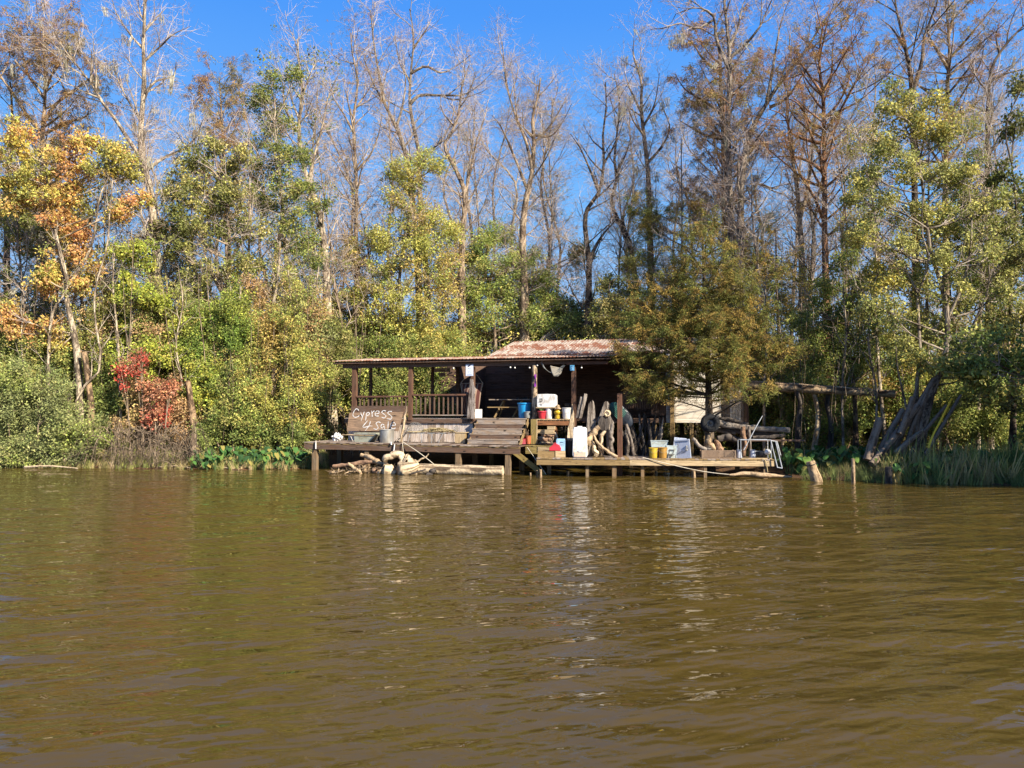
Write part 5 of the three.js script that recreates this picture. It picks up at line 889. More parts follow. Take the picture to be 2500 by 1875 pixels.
{
  const w = H.m(26, 1128, -0.7), h = H.m(25, 1128, -0.7), g = stand(H, 'wooden_box', 'upright plank box against the foot of the steps', 'box', 1127, -0.75, DECK);
  for (let k = 0; k < 3; k++) { board(g, 'front_plank', M.tan, -w / 2 + k * w / 3, -w / 2 + (k + 1) * w / 3 - 0.006, 0.01, h, 0.2, 0.18); board(g, 'back_plank', M.tan, -w / 2 + k * w / 3, -w / 2 + (k + 1) * w / 3 - 0.006, 0.01, h, -0.2, -0.18); }
  for (const s of [-1, 1]) board(g, 'side_plank', M.tanOld, s * w / 2, s * (w / 2 - 0.02), 0.01, h, 0.175, -0.175);
  board(g, 'top_plank', M.tan, -w / 2 - 0.06, w / 2 + 0.03, h, h + 0.03, 0.22, -0.22);
  const b = thing('wire_ball', 'tangled ball of wire on the plank box', 'wire', H.p(H.u(1113, -0.75), DECK + h + 0.03, -0.7), 0), f = random(51), t = new Tubes();
  for (let k = 0; k < 9; k++) { const n = f.dir(), a = V(0, 0, 0).crossVectors(n, f.dir()).normalize(), c = V(0, 0, 0).crossVectors(n, a), line = []; for (let i = 0; i <= 16; i++) { const q = i / 16 * 6.2832; line.push(V(0, 0.12, 0).addScaledVector(a, 0.11 * Math.cos(q)).addScaledVector(c, 0.11 * Math.sin(q))); } t.add(line, line.map(() => 0.005), 3, { cap: false }); }
  mesh('wire', t.geometry(), P.steel, b);
}
// ropes and rags on the deck edge
function ropeThing(label, F, pts, r = 0.014, mat = P.rope) { const w = pts.map(([px, py, v]) => F.p(F.u(px, v), F.y(py, px, v), v)), base = w.at(-1).clone(), g = thing('rope', label, 'rope', base), line = curve(w.map((p) => p.clone().sub(base)), 18); mesh('strand', stripLine(line, r), mat, g); return g; }
ropeThing('pale rope slanting from the deck edge down to the floating log', H, [[984, 1079, -2.15], [1025, 1106, -2.35], [1066, 1138, -2.5]]);
ropeThing('short rope hanging straight down from the deck edge', H, [[983, 1080, -2.16], [985, 1100, -2.18], [989, 1122, -2.2]], 0.012);
ropeThing('rope from the steps corner down to the short stakes in the water', H, [[1287, 1092, -1.35], [1310, 1125, -1.7], [1333, 1158, -2.2]], 0.012);
ropeThing('long rope sagging along the dock front into the floating slab', D, [[1568, 1117, -0.02], [1640, 1135, -0.08], [1722, 1152, -0.15], [1800, 1160, -0.3], [1925, 1166, -0.4]], 0.014);
ropeThing('yellowish rope tied to the end pile of the dock', D, [[1858, 1119, 0.0], [1866, 1124, -0.03], [1870, 1140, -0.04], [1872, 1152, -0.05]], 0.018, P.straw);
for (const [px, y0, y1, c, lab] of [[772, 1076, 1096, 0, 'white strip hanging from the deck corner pile'], [962, 1084, 1101, 0.35, 'short white pipe hanging off the deck fascia'], [956, 1079, 1086, -0.4, 'tiny white pipe stub on the deck fascia']]) { const v = -2.16, g = thing('white_strip', lab, 'strip', H.p(H.u(px, v), H.y(y1, px, v), v), H.turn), l = H.y(y0, px, v) - H.y(y1, px, v); mesh('strip', rod(V(0, 0, 0), V(c * l * 0.4, l, 0), 0.025), P.white, g); }
// --- floating log and driftwood heap
{
  const F = H, v = -2.6;
  driftwood(F, 'floating_log', 'long pale log floating in front of the deck piles', 'log', DW.pale, [[1000, 1146, v], [1080, 1147, v], [1160, 1149, v], [1228, 1150, v]], [13, 12, 11.5, 11], null, 12, 0.06);
  driftwood(F, 'driftwood_stump', 'broad pale driftwood stump at the end of the floating log', 'driftwood', DW.pale, [[985, 1158, v - 0.3], [1000, 1140, v - 0.3], [996, 1122, v - 0.2], [994, 1113, v - 0.2]], [24, 19, 9, 5], null, 12, 0.3);
  driftwood(F, 'driftwood_root', 'arched pale driftwood root bridging over the heap', 'driftwood', DW.pale, [[938, 1140, v - 0.2], [942, 1122, v - 0.3], [960, 1112, v - 0.35], [972, 1109, v - 0.3], [984, 1122, v - 0.3], [988, 1140, v - 0.3]], [3, 6, 8, 8, 7, 6], null, 9, 0.25);
  driftwood(F, 'driftwood_branch', 'reddish branch lying on the water beside the heap', 'driftwood', DW.red, [[816, 1138, v], [850, 1135, v], [880, 1130, v], [920, 1128, v]], [3.5, 4.5, 5, 3]);
  driftwood(F, 'driftwood_branch', 'tan forked limb rising behind the heap', 'driftwood', DW.tan, [[882, 1110, v + 0.3], [900, 1116, v + 0.2], [920, 1126, v], [935, 1134, v]], [4.5, 5.5, 5.5, 4]);
  driftwood(F, 'driftwood_branch', 'bent tan stick at the front of the heap', 'driftwood', DW.tan, [[851, 1131, v - 0.5], [865, 1142, v - 0.5], [876, 1149, v - 0.5], [884, 1158, v - 0.5]], [3, 3.6, 3.6, 2.6]);
  driftwood(F, 'driftwood_branch', 'white forked twig sticking up behind the pale log', 'driftwood', DW.pale, [[1015, 1132, v + 0.2], [1028, 1121, v + 0.2], [1038, 1117, v + 0.2], [1047, 1108, v + 0.2]], [2, 1.8, 1.5, 1]);
  driftwood(F, 'driftwood_chunk', 'dark broken chunk leaning on the floating log', 'driftwood', DW.dark, [[1042, 1161, v - 0.5], [1052, 1153, v - 0.45], [1064, 1146, v - 0.4]], [4, 7, 4], null, 8, 0.3);
  driftwood(F, 'driftwood_branch', 'dark short stick before the pale stump', 'driftwood', DW.dark, [[1000, 1158, v - 0.7], [1020, 1152, v - 0.7], [1040, 1146, v - 0.6]], [1.6, 1.8, 1.4]);
  const f = random(66), t = new Tubes(), base = F.p(F.u(930, v), 0, v), g = thing('twig_heap', 'tangled heap of small drift twigs under the deck edge', 'driftwood', base); g.userData.kind = 'stuff';
  for (let k = 0; k < 230; k++) { const x = f.r(-1.9, 1.4), z = f.r(-0.5, 0.6), y = Math.max(0, 0.28 * f() * (1 - Math.abs(x + 0.1) / 2.2)), d = f.dir().multiplyScalar(f.r(0.12, 0.4)); d.y = Math.abs(d.y) * 0.5; t.add([V(x, y, z), V(x + d.x * 0.5, y + d.y * 0.5 + f.n() * 0.04, z + d.z * 0.5), V(x + d.x, y + d.y, z + d.z)], [0.018 * f.r(0.5, 1.2), 0.014, 0.006], 4, { cap: false }); }
  mesh('twigs', t.geometry(), DW.tan, g);
  for (const [px, py, r, lab, mt] of [[886, 1144, 9, 'round tan knot of driftwood amid the twig heap', DW.tan], [950, 1148, 15, 'pale lumpy burl in the middle of the heap', DW.pale], [920, 1152, 8, 'small brown burl low in the heap', DW.red]]) driftwood(F, 'driftwood_burl', lab, 'driftwood', mt, [[px - r, py + r * 0.5, v - 0.3], [px, py, v - 0.3], [px + r, py + r * 0.6, v - 0.3]], [r * 0.5, r, r * 0.4], null, 10, 0.4);
}
// --- porch
{
  const v = 0.25, w = H.m(22, 1166, v), h = H.m(20, 1166, v), g = stand(H, 'white_box', 'small white box with a round hole at the head of the steps', 'box', 1166, v, FLOOR, 0.3);
  mesh('body', plank(w, h, w * 0.8), P.white, g, [0, h / 2, 0]); mesh('hole', new THREE.CylinderGeometry(0.05, 0.05, 0.03, 16).rotateZ(Math.PI / 2), P.black, g, [w / 2, h * 0.5, 0.02]); mesh('lid', plank(w + 0.02, 0.03, w * 0.8 + 0.02), P.white, g, [0, h + 0.015, 0]);
}
pail(H, 'blue_tub', 'bright blue plastic tub on the porch beside the log post', 1281, 0.28, FLOOR + 0.005, H.m(17, 1281, 0.3), H.m(37, 1281, 0.3), P.blue, { taper: 0.86, rim: 0.025, handle: false, category: 'tub' });
pail(H, 'grey_pail', 'small grey pail in front of the blue tub', 1288, -0.02, FLOOR + 0.005, H.m(8.5, 1288, 0), H.m(16, 1288, 0), P.grey, { handle: false });
{
  const v = -0.15, y = FLOOR - 0.02;
  pail(H, 'white_bucket', 'white bucket standing right behind the red flowerpot', 1340, v, y, H.m(9, 1340, v), H.m(26, 1340, v), P.white, { taper: 0.95, handle: false });
  pail(H, 'white_bucket', 'white bucket at the open end of the slatted platform', 1383, v - 0.1, y, H.m(11, 1383, v), H.m(27, 1383, v), P.white);
  const s = stand(H, 'shelf_board', 'loose tan board resting across the white bucket under the cooler', 'board', 1334, v, y + H.m(26, 1340, v)); mesh('board', plank(H.m(48, 1334, v), 0.04, 0.34), M.tan, s, [0, 0.021, 0]);
  const cy = y + H.m(26, 1340, v) + 0.045, w = H.m(45, 1335, v), h = H.m(31, 1335, v), c = stand(H, 'white_cooler', 'boxy white cooler with dark print sitting on the loose board', 'cooler', 1336, v + 0.05, cy);
  const box = new THREE.ExtrudeGeometry(new THREE.Shape([[-w / 2, 0.03], [-w / 2 + 0.03, 0], [w / 2 - 0.04, 0], [w / 2, 0.04], [w / 2, h * 0.88], [w / 2 - 0.06, h * 0.97], [0, h], [-w / 2 + 0.02, h * 0.97], [-w / 2, h * 0.93]].map((q) => new THREE.Vector2(...q))), { depth: 0.36, bevelEnabled: true, bevelSize: 0.015, bevelThickness: 0.015, bevelSegments: 2 });
  mesh('body', box, P.white, c, [0, 0, -0.18]);
  const ink = paint(0.03, 0.03, 0.03, { map: null }), z = 0.1985;
  const pr = (x, yy, a, b) => mesh('print', plank(a, b, 0.004), ink, c, [x, yy, z]);
  pr(-w * 0.34, h * 0.52, 0.02, 0.16); pr(-w * 0.3, h * 0.43, 0.1, 0.02); pr(-w * 0.26, h * 0.64, 0.07, 0.03); pr(-w * 0.23, h * 0.56, 0.025, 0.12); pr(-w * 0.36, h * 0.39, 0.13, 0.015); pr(-w * 0.3, h * 0.2, 0.1, 0.015); pr(-w * 0.28, h * 0.15, 0.03, 0.05); pr(-w * 0.1, h * 0.5, 0.006, 0.13);
  const rp = pail(H, 'red_flowerpot', 'red flowerpot with a spiky plant on the slatted platform', 1323, v - 0.12, y, H.m(10, 1323, v), H.m(19, 1323, v), P.red, { taper: 0.7, rim: 0.02, handle: false, category: 'flowerpot' });
  const F = new Faces(), f = random(15); for (let k = 0; k < 16; k++) { const a = V(f.n() * 0.8, 1, f.n() * 0.8).normalize(); F.leaf(V(f.n() * 0.05, H.m(17, 1323, v), f.n() * 0.05), a, V(0, 0, 1).cross(a).normalize(), f.r(0.14, 0.26), 0.022, 0.2); } mesh('spiky_plant', F.geometry(), glossyLeaf(0.22, 0.26, 0.09), rp);
  const j = stand(H, 'gold_jug', 'gold waisted jug next to the white buckets on the platform', 'jug', 1362, v - 0.05, y), k = H.m(1, 1362, v);
  mesh('body', lathe([[0, 0], [6 * k, 0], [7 * k, 1 * k], [7 * k, 9 * k], [5.5 * k, 11 * k], [9 * k, 13 * k], [10 * k, 18 * k], [7 * k, 20 * k], [6 * k, 20 * k], [6 * k, 22 * k], [9 * k, 23 * k], [9 * k, 25 * k], [4 * k, 28 * k], [4.5 * k, 31 * k], [2 * k, 34 * k], [0, 34 * k]]), P.gold, j);
  mesh('cap', lathe([[0, 22.5 * k], [9.3 * k, 23 * k], [9.3 * k, 25.2 * k], [4.2 * k, 28.2 * k], [4.8 * k, 31.2 * k], [2.2 * k, 34.4 * k], [0, 34.4 * k]]), DW.tan, j);
  pail(H, 'dark_pot', 'dark smudged pot behind the end white bucket', 1388, 0.5, FLOOR + 0.32, H.m(12, 1388, 0.5), H.m(17, 1388, 0.5), P.black, { taper: 0.9, handle: false, category: 'pot' });
  const b2 = stand(H, 'support_crate', 'dark wooden crate holding up the smudged pot', 'crate', 1388, 0.5, FLOOR + 0.004); for (let q = 0; q < 2; q++) board(b2, 'slat', M.brown, -0.2, 0.2, 0.01 + q * 0.16, 0.15 + q * 0.16, 0.2, 0.18); board(b2, 'top', M.brown, -0.2, 0.2, 0.29, 0.315, 0.175, -0.2); for (const x of [-0.19, 0.17]) board(b2, 'side', M.brown, x, x + 0.02, 0.01, 0.288, 0.175, -0.2);
}
{
  const v = 1.25, g = stand(H, 'picnic_table', 'weathered wooden picnic table in the shade of the porch', 'picnic table', 1246, v, FLOOR + 0.004, 0.12), L = 1.75, top = 0.80;
  for (let k = 0; k < 5; k++) board(g, 'top_plank', M.grey, -L / 2, L / 2, top - 0.04, top, -0.38 + k * 0.152, -0.38 + k * 0.152 + 0.145);
  for (const s of [-1, 1]) for (let k = 0; k < 2; k++) board(g, 'bench_plank', M.tanOld, -L / 2, L / 2, 0.43, 0.47, s * 0.62 + k * 0.14, s * 0.62 + k * 0.14 - 0.135);
  for (const x of [-0.42, 0.36]) { for (const s of [-1, 1]) { const m = mesh('leg', plank(0.045, 0.95, 0.10), M.tanOld, g, [x, 0.38, s * 0.40]); m.rotation.x = -s * 0.52; m.rotation.z = -0.38; } board(g, 'cross_bar', M.tanOld, x + 0.03, x + 0.07, 0.34, 0.425, -0.8, 0.85); }
  const q = stand(H, 'table_litter', 'dark heap of odds and ends on the picnic table', 'clutter', 1278, v, FLOOR + top + 0.004), f = random(19), parts = []; for (let k = 0; k < 14; k++) { const s = new THREE.DodecahedronGeometry(f.r(0.03, 0.08), 0); s.scale(f.r(0.8, 2), 0.7, 1); s.translate(f.r(-0.35, 0.35), 0.04, f.r(-0.2, 0.2)); parts.push(s); } mesh('odds', mergeGeometries(parts), P.black, q).userData.kind = 'stuff';
}
{
  // hanging chair
  const v = 0.7, g = stand(H, 'hammock_chair', 'striped hammock chair hanging from ropes behind the porch post', 'hammock chair', 1150, v, FLOOR + 0.25), y = (py) => H.y(py, 1150, v) - FLOOR - 0.25, x = (px) => H.u(px, v) - H.u(1150, v);
  mesh('spreader_bar', rod(V(x(1124), y(936), 0), V(x(1179), y(936), 0), 0.02), M.grey, g);
  const hook = V(x(1152), y(900), 0); for (const px of [1124, 1179]) mesh('rope', rod(V(x(px), y(936), 0), hook, 0.008, 4), P.rope, g);
  const p = [], idx = [], nU = 10, nV = 10; for (let j = 0; j <= nV; j++) for (let i = 0; i <= nU; i++) { const t = i / nU, s = j / nV, w = mix(x(1126), x(1177), t), sag = Math.sin(Math.PI * t) * 0.25 * s; p.push(w * (1 - 0.25 * s), mix(y(938), y(1008), s) - sag * 0.3, 0.5 * Math.sin(Math.PI * s) * Math.sin(Math.PI * t) + 0.1 * s); }
  for (let j = 0; j < nV; j++) for (let i = 0; i < nU; i++) { const a = j * (nU + 1) + i; idx.push(a, a + 1, a + nU + 1, a + 1, a + nU + 2, a + nU + 1); }
  const gg = new THREE.BufferGeometry(); gg.setAttribute('position', new THREE.Float32BufferAttribute(p, 3)); gg.setIndex(idx); gg.computeVertexNormals();
  const stripe = texture(64, 8, (u) => (Math.floor(u * 12) % 3 === 0 ? [0.5, 0.42, 0.36] : [0.28, 0.14, 0.12])); const uv = []; for (let j = 0; j <= nV; j++) for (let i = 0; i <= nU; i++) uv.push(i / nU * 1.3, j / nV); gg.setAttribute('uv', new THREE.Float32BufferAttribute(uv, 2));
  mesh('cloth', gg, standard({ map: stripe, side: THREE.DoubleSide, roughness: 1 }), g);
  for (const px of [1124, 1179]) mesh('side_rope', rod(V(x(px), y(936), 0), V(x(px) * 0.55, y(1000), 0.1), 0.007, 4), P.rope, g);
}
{
  // hanging notices
  const plate = (px0, px1, py0, py1, v, name, label, mat, draw, tw = 128) => {
    const w = H.u(px1, v) - H.u(px0, v), h = H.y(py0, px0, v) - H.y(py1, px0, v), g = thing(name, label, 'sign', H.p(H.u((px0 + px1) / 2, v), H.y(py1, px0, v), v), H.turn), c = document.createElement('canvas'); c.width = tw; c.height = Math.round(tw * h / w); draw(c.getContext('2d'), c.width, c.height);
    const t = new THREE.CanvasTexture(c); t.colorSpace = THREE.SRGBColorSpace;
    const b = new THREE.BoxGeometry(w, h, 0.012), face = standard({ map: t, roughness: 0.6 }); const m = mesh('plate', b, [mat, mat, mat, mat, face, mat], g, [0, h / 2, 0]); m.name = 'plate'; return g;
  };
  plate(1137, 1155.5, 889, 918, -0.16, 'porch_sign', 'white and blue lettered notice nailed high on the porch post', P.white, (x, w, h) => {
    x.fillStyle = '#dfe6f2'; x.fillRect(0, 0, w, h); x.strokeStyle = '#8794b0'; x.lineWidth = 5; x.strokeRect(3, 3, w - 6, h - 6); x.fillStyle = '#1c1a22'; x.beginPath(); x.ellipse(w * 0.45, h * 0.14, w * 0.26, h * 0.055, -0.5, 0, 7); x.fill(); x.fillRect(w * 0.1, h * 0.03, w * 0.8, h * 0.03);
    x.fillStyle = '#7d3a4a'; x.fillRect(w * 0.3, h * 0.24, w * 0.4, h * 0.025); x.fillStyle = '#1d2f66'; x.textAlign = 'center'; x.font = 'bold 22px sans-serif'; x.fillText('BOYS', w / 2, h * 0.42); x.font = 'bold 18px sans-serif'; x.fillText('R US', w / 2, h * 0.52); x.font = 'bold 15px sans-serif'; x.fillText('WE BUY', w / 2, h * 0.64); x.fillText('LIKE THAT', w / 2, h * 0.73); x.fillRect(w * 0.14, h * 0.88, w * 0.72, h * 0.05); x.fillRect(w * 0.3, h * 0.78, w * 0.4, h * 0.02);
  });
  plate(1392, 1402.5, 891.5, 905, -0.14, 'porch_sign', 'small light blue lettered notice on the brown porch post', P.lightblue, (x, w, h) => { x.fillStyle = '#5da2c8'; x.fillRect(0, 0, w, h); x.strokeStyle = '#cfe8f2'; x.lineWidth = 6; x.lineCap = 'round'; for (const [a, b, c, d] of [[0.25, 0.25, 0.7, 0.22], [0.3, 0.42, 0.75, 0.38], [0.2, 0.6, 0.55, 0.55], [0.6, 0.55, 0.75, 0.68], [0.25, 0.8, 0.7, 0.82]]) { x.beginPath(); x.moveTo(w * a, h * b); x.lineTo(w * c, h * d); x.stroke(); } });
  plate(1060, 1099, 899, 909, 2.8, 'hanging_board', 'long pale board with dark writing hanging at the back of the porch', M.grey, (x, w, h) => { x.fillStyle = '#a89c90'; x.fillRect(0, 0, w, h); x.fillStyle = '#2a2522'; x.font = 'bold ' + Math.round(h * 0.6) + 'px sans-serif'; x.textAlign = 'center'; x.fillText('ones', w * 0.52, h * 0.72); x.beginPath(); x.arc(w * 0.88, h * 0.6, h * 0.32, Math.PI, 0); x.fill(); });
  plate(1072, 1087, 910, 920, 2.8, 'hanging_board', 'small square board hanging below the long pale board', M.grey, (x, w, h) => { x.fillStyle = '#8f8078'; x.fillRect(0, 0, w, h); x.fillStyle = '#5a4a44'; x.fillRect(w * 0.15, h * 0.35, w * 0.7, h * 0.08); x.fillRect(w * 0.15, h * 0.6, w * 0.5, h * 0.08); });
}
{
  const v = -0.12, X = (px) => H.u(px, v), w = [[1320, 884], [1328, 898], [1340, 907], [1350, 909], [1361, 903], [1376, 890]].map(([a, b]) => H.p(X(a), H.y(b, a, v), v)), base = w[3].clone(), g = thing('fishing_net', 'grey net and sack slung under the porch beam', 'net', base), line = curve(w.map((p) => p.clone().sub(base)), 14);
  for (const o of [0, 0.03, 0.06]) mesh('cord', stripLine(line.map((p) => p.clone().add(V(o, -o * 0.7, o))), 0.008), P.grey, g);
  const s = new THREE.Shape([[1344, 894], [1373, 900], [1369, 912], [1362, 918], [1353, 918], [1348, 909]].map(([a, b]) => { const q = H.p(X(a), H.y(b, a, v), v).sub(base); return new THREE.Vector2(q.x, q.y); })); mesh('sack', new THREE.ExtrudeGeometry(s, { depth: 0.08, bevelEnabled: true, bevelSize: 0.02, bevelThickness: 0.03, bevelSegments: 3 }), P.cloth, g, [0, 0, -0.04]);
  const pc = stand(H, 'purple_cloth', 'purple cloth strip tied around the log post', 'cloth', 1307, -0.2, H.y(944, 1307, -0.2)), q = new THREE.PlaneGeometry(0.1, 0.5, 3, 8), A = q.attributes.position; for (let i = 0; i < A.count; i++) { A.setZ(i, 0.02 * Math.sin(A.getY(i) * 14 + A.getX(i) * 30)); A.setX(i, A.getX(i) * (0.6 + 0.5 * Math.abs(A.getY(i)))); } q.computeVertexNormals(); mesh('strip', q, standard({ color: rgb(0.15, 0.012, 0.2), side: THREE.DoubleSide }), pc, [0, 0.25, 0]);
  for (const [px, py, lab] of [[1107, 897, 'bare bulb hanging over the porch rail'], [1246, 895, 'bare bulb hanging above the picnic table'], [1257, 896, 'second bare bulb above the picnic table'], [1293, 896, 'bulb in a tin shade beside the log post'], [1312, 890, 'bright bulb at the top of the log post'], [1420, 896, 'bare bulb under the beam past the brown porch post']]) { const b = stand(H, 'light_bulb', lab, 'bulb', px, -0.13, H.y(py + 4, px, -0.13)); mesh('glass', new THREE.SphereGeometry(0.035, 12, 10), P.lamp, b, [0, 0.035, 0]); mesh('socket', new THREE.CylinderGeometry(0.018, 0.018, 0.06, 8), P.black, b, [0, 0.095, 0]); mesh('wire', rod(V(0, 0.12, 0), V(0, H.y(893, px, 0) - H.y(py, px, 0) + 0.16, 0.0), 0.004, 3), P.black, b); }
}
// --- beside the steps
pail(H, 'orange_pot', 'orange clay pot with withered stems beside the mossy post', 1290, -1.0, DECK + 0.005, H.m(6.5, 1290, -1), H.m(20, 1290, -1), P.orange, { taper: 0.75, handle: false, category: 'flowerpot' });
{ const g = stand(H, 'pink_box', 'small pink plastic box beside the orange clay pot', 'box', 1279, -1.05, DECK + 0.005); mesh('body', plank(H.m(8, 1279, -1), H.m(12, 1279, -1), 0.12), P.pink, g, [0, H.m(6, 1279, -1), 0]); mesh('lid', plank(H.m(8.6, 1279, -1), 0.015, 0.13), P.red, g, [0, H.m(12, 1279, -1) + 0.008, 0]); }
{ const g = stand(H, 'withered_plant', 'dark withered flower stems rising out of the orange clay pot', 'plant', 1289, -1.0, DECK + 0.2), t = new Tubes(), f = random(23); for (let k = 0; k < 12; k++) { const a = V(f.n() * 0.22, f.r(0.2, 0.42), f.n() * 0.15); t.add([V(0, 0, 0), a.clone().multiplyScalar(0.5).add(V(f.n() * 0.03, 0, 0)), a], [0.006, 0.005, 0.009], 4); } mesh('stems', t.geometry(), B.brown, g); }
{ const g = stand(H, 'porch_support', 'thick mossy post holding up the porch corner beside the steps', 'post', 1304, -0.75, DECK); board(g, 'post', mossyWood, -0.11, 0.11, 0, FLOOR - DECK - 0.03, 0.1, -0.1); mesh('edge_board', plank(0.03, FLOOR - DECK - 0.05, 0.05), M.tan, g, [0.127, (FLOOR - DECK) / 2, 0.07]); }
{
  const v = -0.55, grp = 'firewood under the slatted platform';
  const W = (label, mat, pts, r) => driftwood(H, 'firewood', label, 'firewood', mat, pts.map(([a, b]) => [a, b, v]), r, grp, 8, 0.2);
  W('reddish split log in the middle of the firewood stack', DW.red, [[1322, 1063], [1340, 1062], [1352, 1065]], [4, 5, 3]); W('long brown log near the bottom of the firewood stack', DW.red, [[1314, 1075], [1335, 1073], [1354, 1076]], [4, 5.5, 4]); W('pale knotty log on the ground of the firewood stack', DW.pale, [[1312, 1083], [1330, 1081], [1350, 1083]], [3.5, 4, 3]);
  W('upright pale branch leaning on the firewood stack', DW.pale, [[1345, 1088], [1350, 1070], [1356, 1058], [1361, 1075]], [3.5, 4, 4, 4]); W('grey root end behind the firewood stack', DW.grey, [[1314, 1070], [1322, 1068], [1330, 1069]], [3, 4, 2]);
  const b = stand(H, 'timber_block', 'sawn pale timber lying on top of the firewood', 'timber', 1333, v, H.y(1059, 1333, v)); mesh('timber', plank(H.m(40, 1333, v), H.m(10, 1333, v), 0.2), M.tan, b, [0, H.m(5, 1333, v), 0]); const c = stand(H, 'timber_block', 'short sawn timber on the long pale timber', 'timber', 1346, v, H.y(1048.6, 1346, v)); mesh('timber', plank(H.m(18, 1346, v), H.m(8, 1346, v), 0.18), M.tan, c, [0, H.m(4, 1346, v), 0]);
  const s1 = stand(H, 'stacked_timber', 'dark timber carrying the firewood stack', 'timber', 1335, v - 0.05, DECK + 0.006); mesh('timber', plank(H.m(44, 1335, v), 0.05, 0.3), M.greyDark, s1, [0, 0.026, 0]);
}
// --- lower dock
{
  const y = DOCK + 0.006, blue = stand(D, 'blue_jug', 'pale blue plastic jug with a handle slot behind the red fuel can', 'jug', 1369, 0.55, DOCK + 0.255), k = D.m(1, 1369, 0.5);
  mesh('body', new THREE.ExtrudeGeometry(new THREE.Shape([[-10 * k, 0.5 * k], [10 * k, 0.5 * k], [10.5 * k, 25 * k], [9 * k, 28 * k], [-9 * k, 28 * k], [-10.5 * k, 25 * k]].map((q) => new THREE.Vector2(...q))), { depth: 16 * k, bevelEnabled: true, bevelSize: 0.012, bevelThickness: 0.012, bevelSegments: 2 }), paint(0.30, 0.52, 0.75), blue, [0, 0, -8 * k]); mesh('slot', plank(8 * k, 1.6 * k, 0.01), P.navy, blue, [2 * k, 20.5 * k, 8 * k + 0.014]);
  const can = stand(D, 'fuel_can', 'red plastic fuel can on the wooden step block', 'fuel can', 1355, 0.42, DOCK + 0.256), q = D.m(1, 1355, 0.4);
  mesh('body', new THREE.ExtrudeGeometry(new THREE.Shape([[-13 * q, 0], [13 * q, 0], [14 * q, 5 * q], [10 * q, 12 * q], [4 * q, 15 * q], [-4 * q, 13 * q], [-13 * q, 6 * q]].map((a) => new THREE.Vector2(...a))), { depth: 12 * q, bevelEnabled: true, bevelSize: 0.015, bevelThickness: 0.015, bevelSegments: 2 }), P.red, can, [0, 0.015, -6 * q]); mesh('handle', new THREE.TorusGeometry(3.4 * q, 1 * q, 6, 14), P.red, can, [0, 15 * q, 0]); mesh('spout', rod(V(-6 * q, 11 * q, 0), V(-12 * q, 30 * q, -0.1), 0.012), P.black, can);
  const bin = stand(D, 'black_bin', 'square black bin heaped with chips between the blue jug and the tall white cooler', 'bin', 1391, 0.75, y), bw = D.m(22, 1391, 0.7), bh = D.m(40, 1391, 0.7); mesh('body', lathe([[0, 0.01], [bw * 0.58, 0], [bw * 0.7, bh], [bw * 0.66, bh], [bw * 0.55, 0.03], [0, 0.03]], 4).rotateY(Math.PI / 4), P.black, bin); const f = random(3), parts = []; for (let i = 0; i < 26; i++) { const s = new THREE.DodecahedronGeometry(f.r(0.02, 0.045), 0); s.translate(f.r(-0.16, 0.16), bh - 0.01 + f() * 0.02, f.r(-0.16, 0.16)); parts.push(s); } mesh('chips', mergeGeometries(parts), DW.tan, bin).userData.kind = 'stuff'; mesh('fill', plank(bw * 0.9, 0.02, bw * 0.9), DW.dark, bin, [0, bh - 0.05, 0]);
  const c = stand(D, 'tall_cooler', 'white cooler chest stood on its end with a tan base', 'cooler', 1415.5, 0.35, y), w = D.m(33, 1415, 0.3), h = D.m(70, 1415, 0.3);
  const rr = (w0, h0, r) => { const s = new THREE.Shape(); s.moveTo(-w0 / 2 + r, 0); s.lineTo(w0 / 2 - r, 0); s.quadraticCurveTo(w0 / 2, 0, w0 / 2, r); s.lineTo(w0 / 2 * 0.92, h0 - r); s.quadraticCurveTo(w0 / 2 * 0.9, h0, w0 / 2 * 0.7, h0); s.lineTo(-w0 / 2 * 0.7, h0); s.quadraticCurveTo(-w0 / 2 * 0.9, h0, -w0 / 2 * 0.92, h0 - r); s.lineTo(-w0 / 2, r); s.quadraticCurveTo(-w0 / 2, 0, -w0 / 2 + r, 0); return s; };
  mesh('chest', new THREE.ExtrudeGeometry(rr(w, h, 0.1), { depth: 0.26, bevelEnabled: true, bevelSize: 0.03, bevelThickness: 0.05, bevelSegments: 3 }), P.white, c, [0, 0.03, -0.13]); mesh('base', plank(w * 0.86, h * 0.16, 0.03), paint(0.60, 0.45, 0.33), c, [0, h * 0.12, 0.19]); mesh('latch', plank(w * 0.3, h * 0.07, 0.035), P.white, c, [0.02, h * 0.22, 0.2]); mesh('handle', plank(w * 0.34, 0.05, 0.12), P.white, c, [0, h + 0.075, 0]);
  pail(D, 'yellow_bucket', 'yellow bucket with dark smears on the dock', 1594, 0.28, y, D.m(10.5, 1594, 0.3), D.m(25, 1594, 0.3), P.yellow); pail(D, 'ochre_bucket', 'ochre stained bucket beside the yellow bucket', 1617, 0.3, y, D.m(10.8, 1617, 0.3), D.m(26, 1617, 0.3), P.ochre);
}
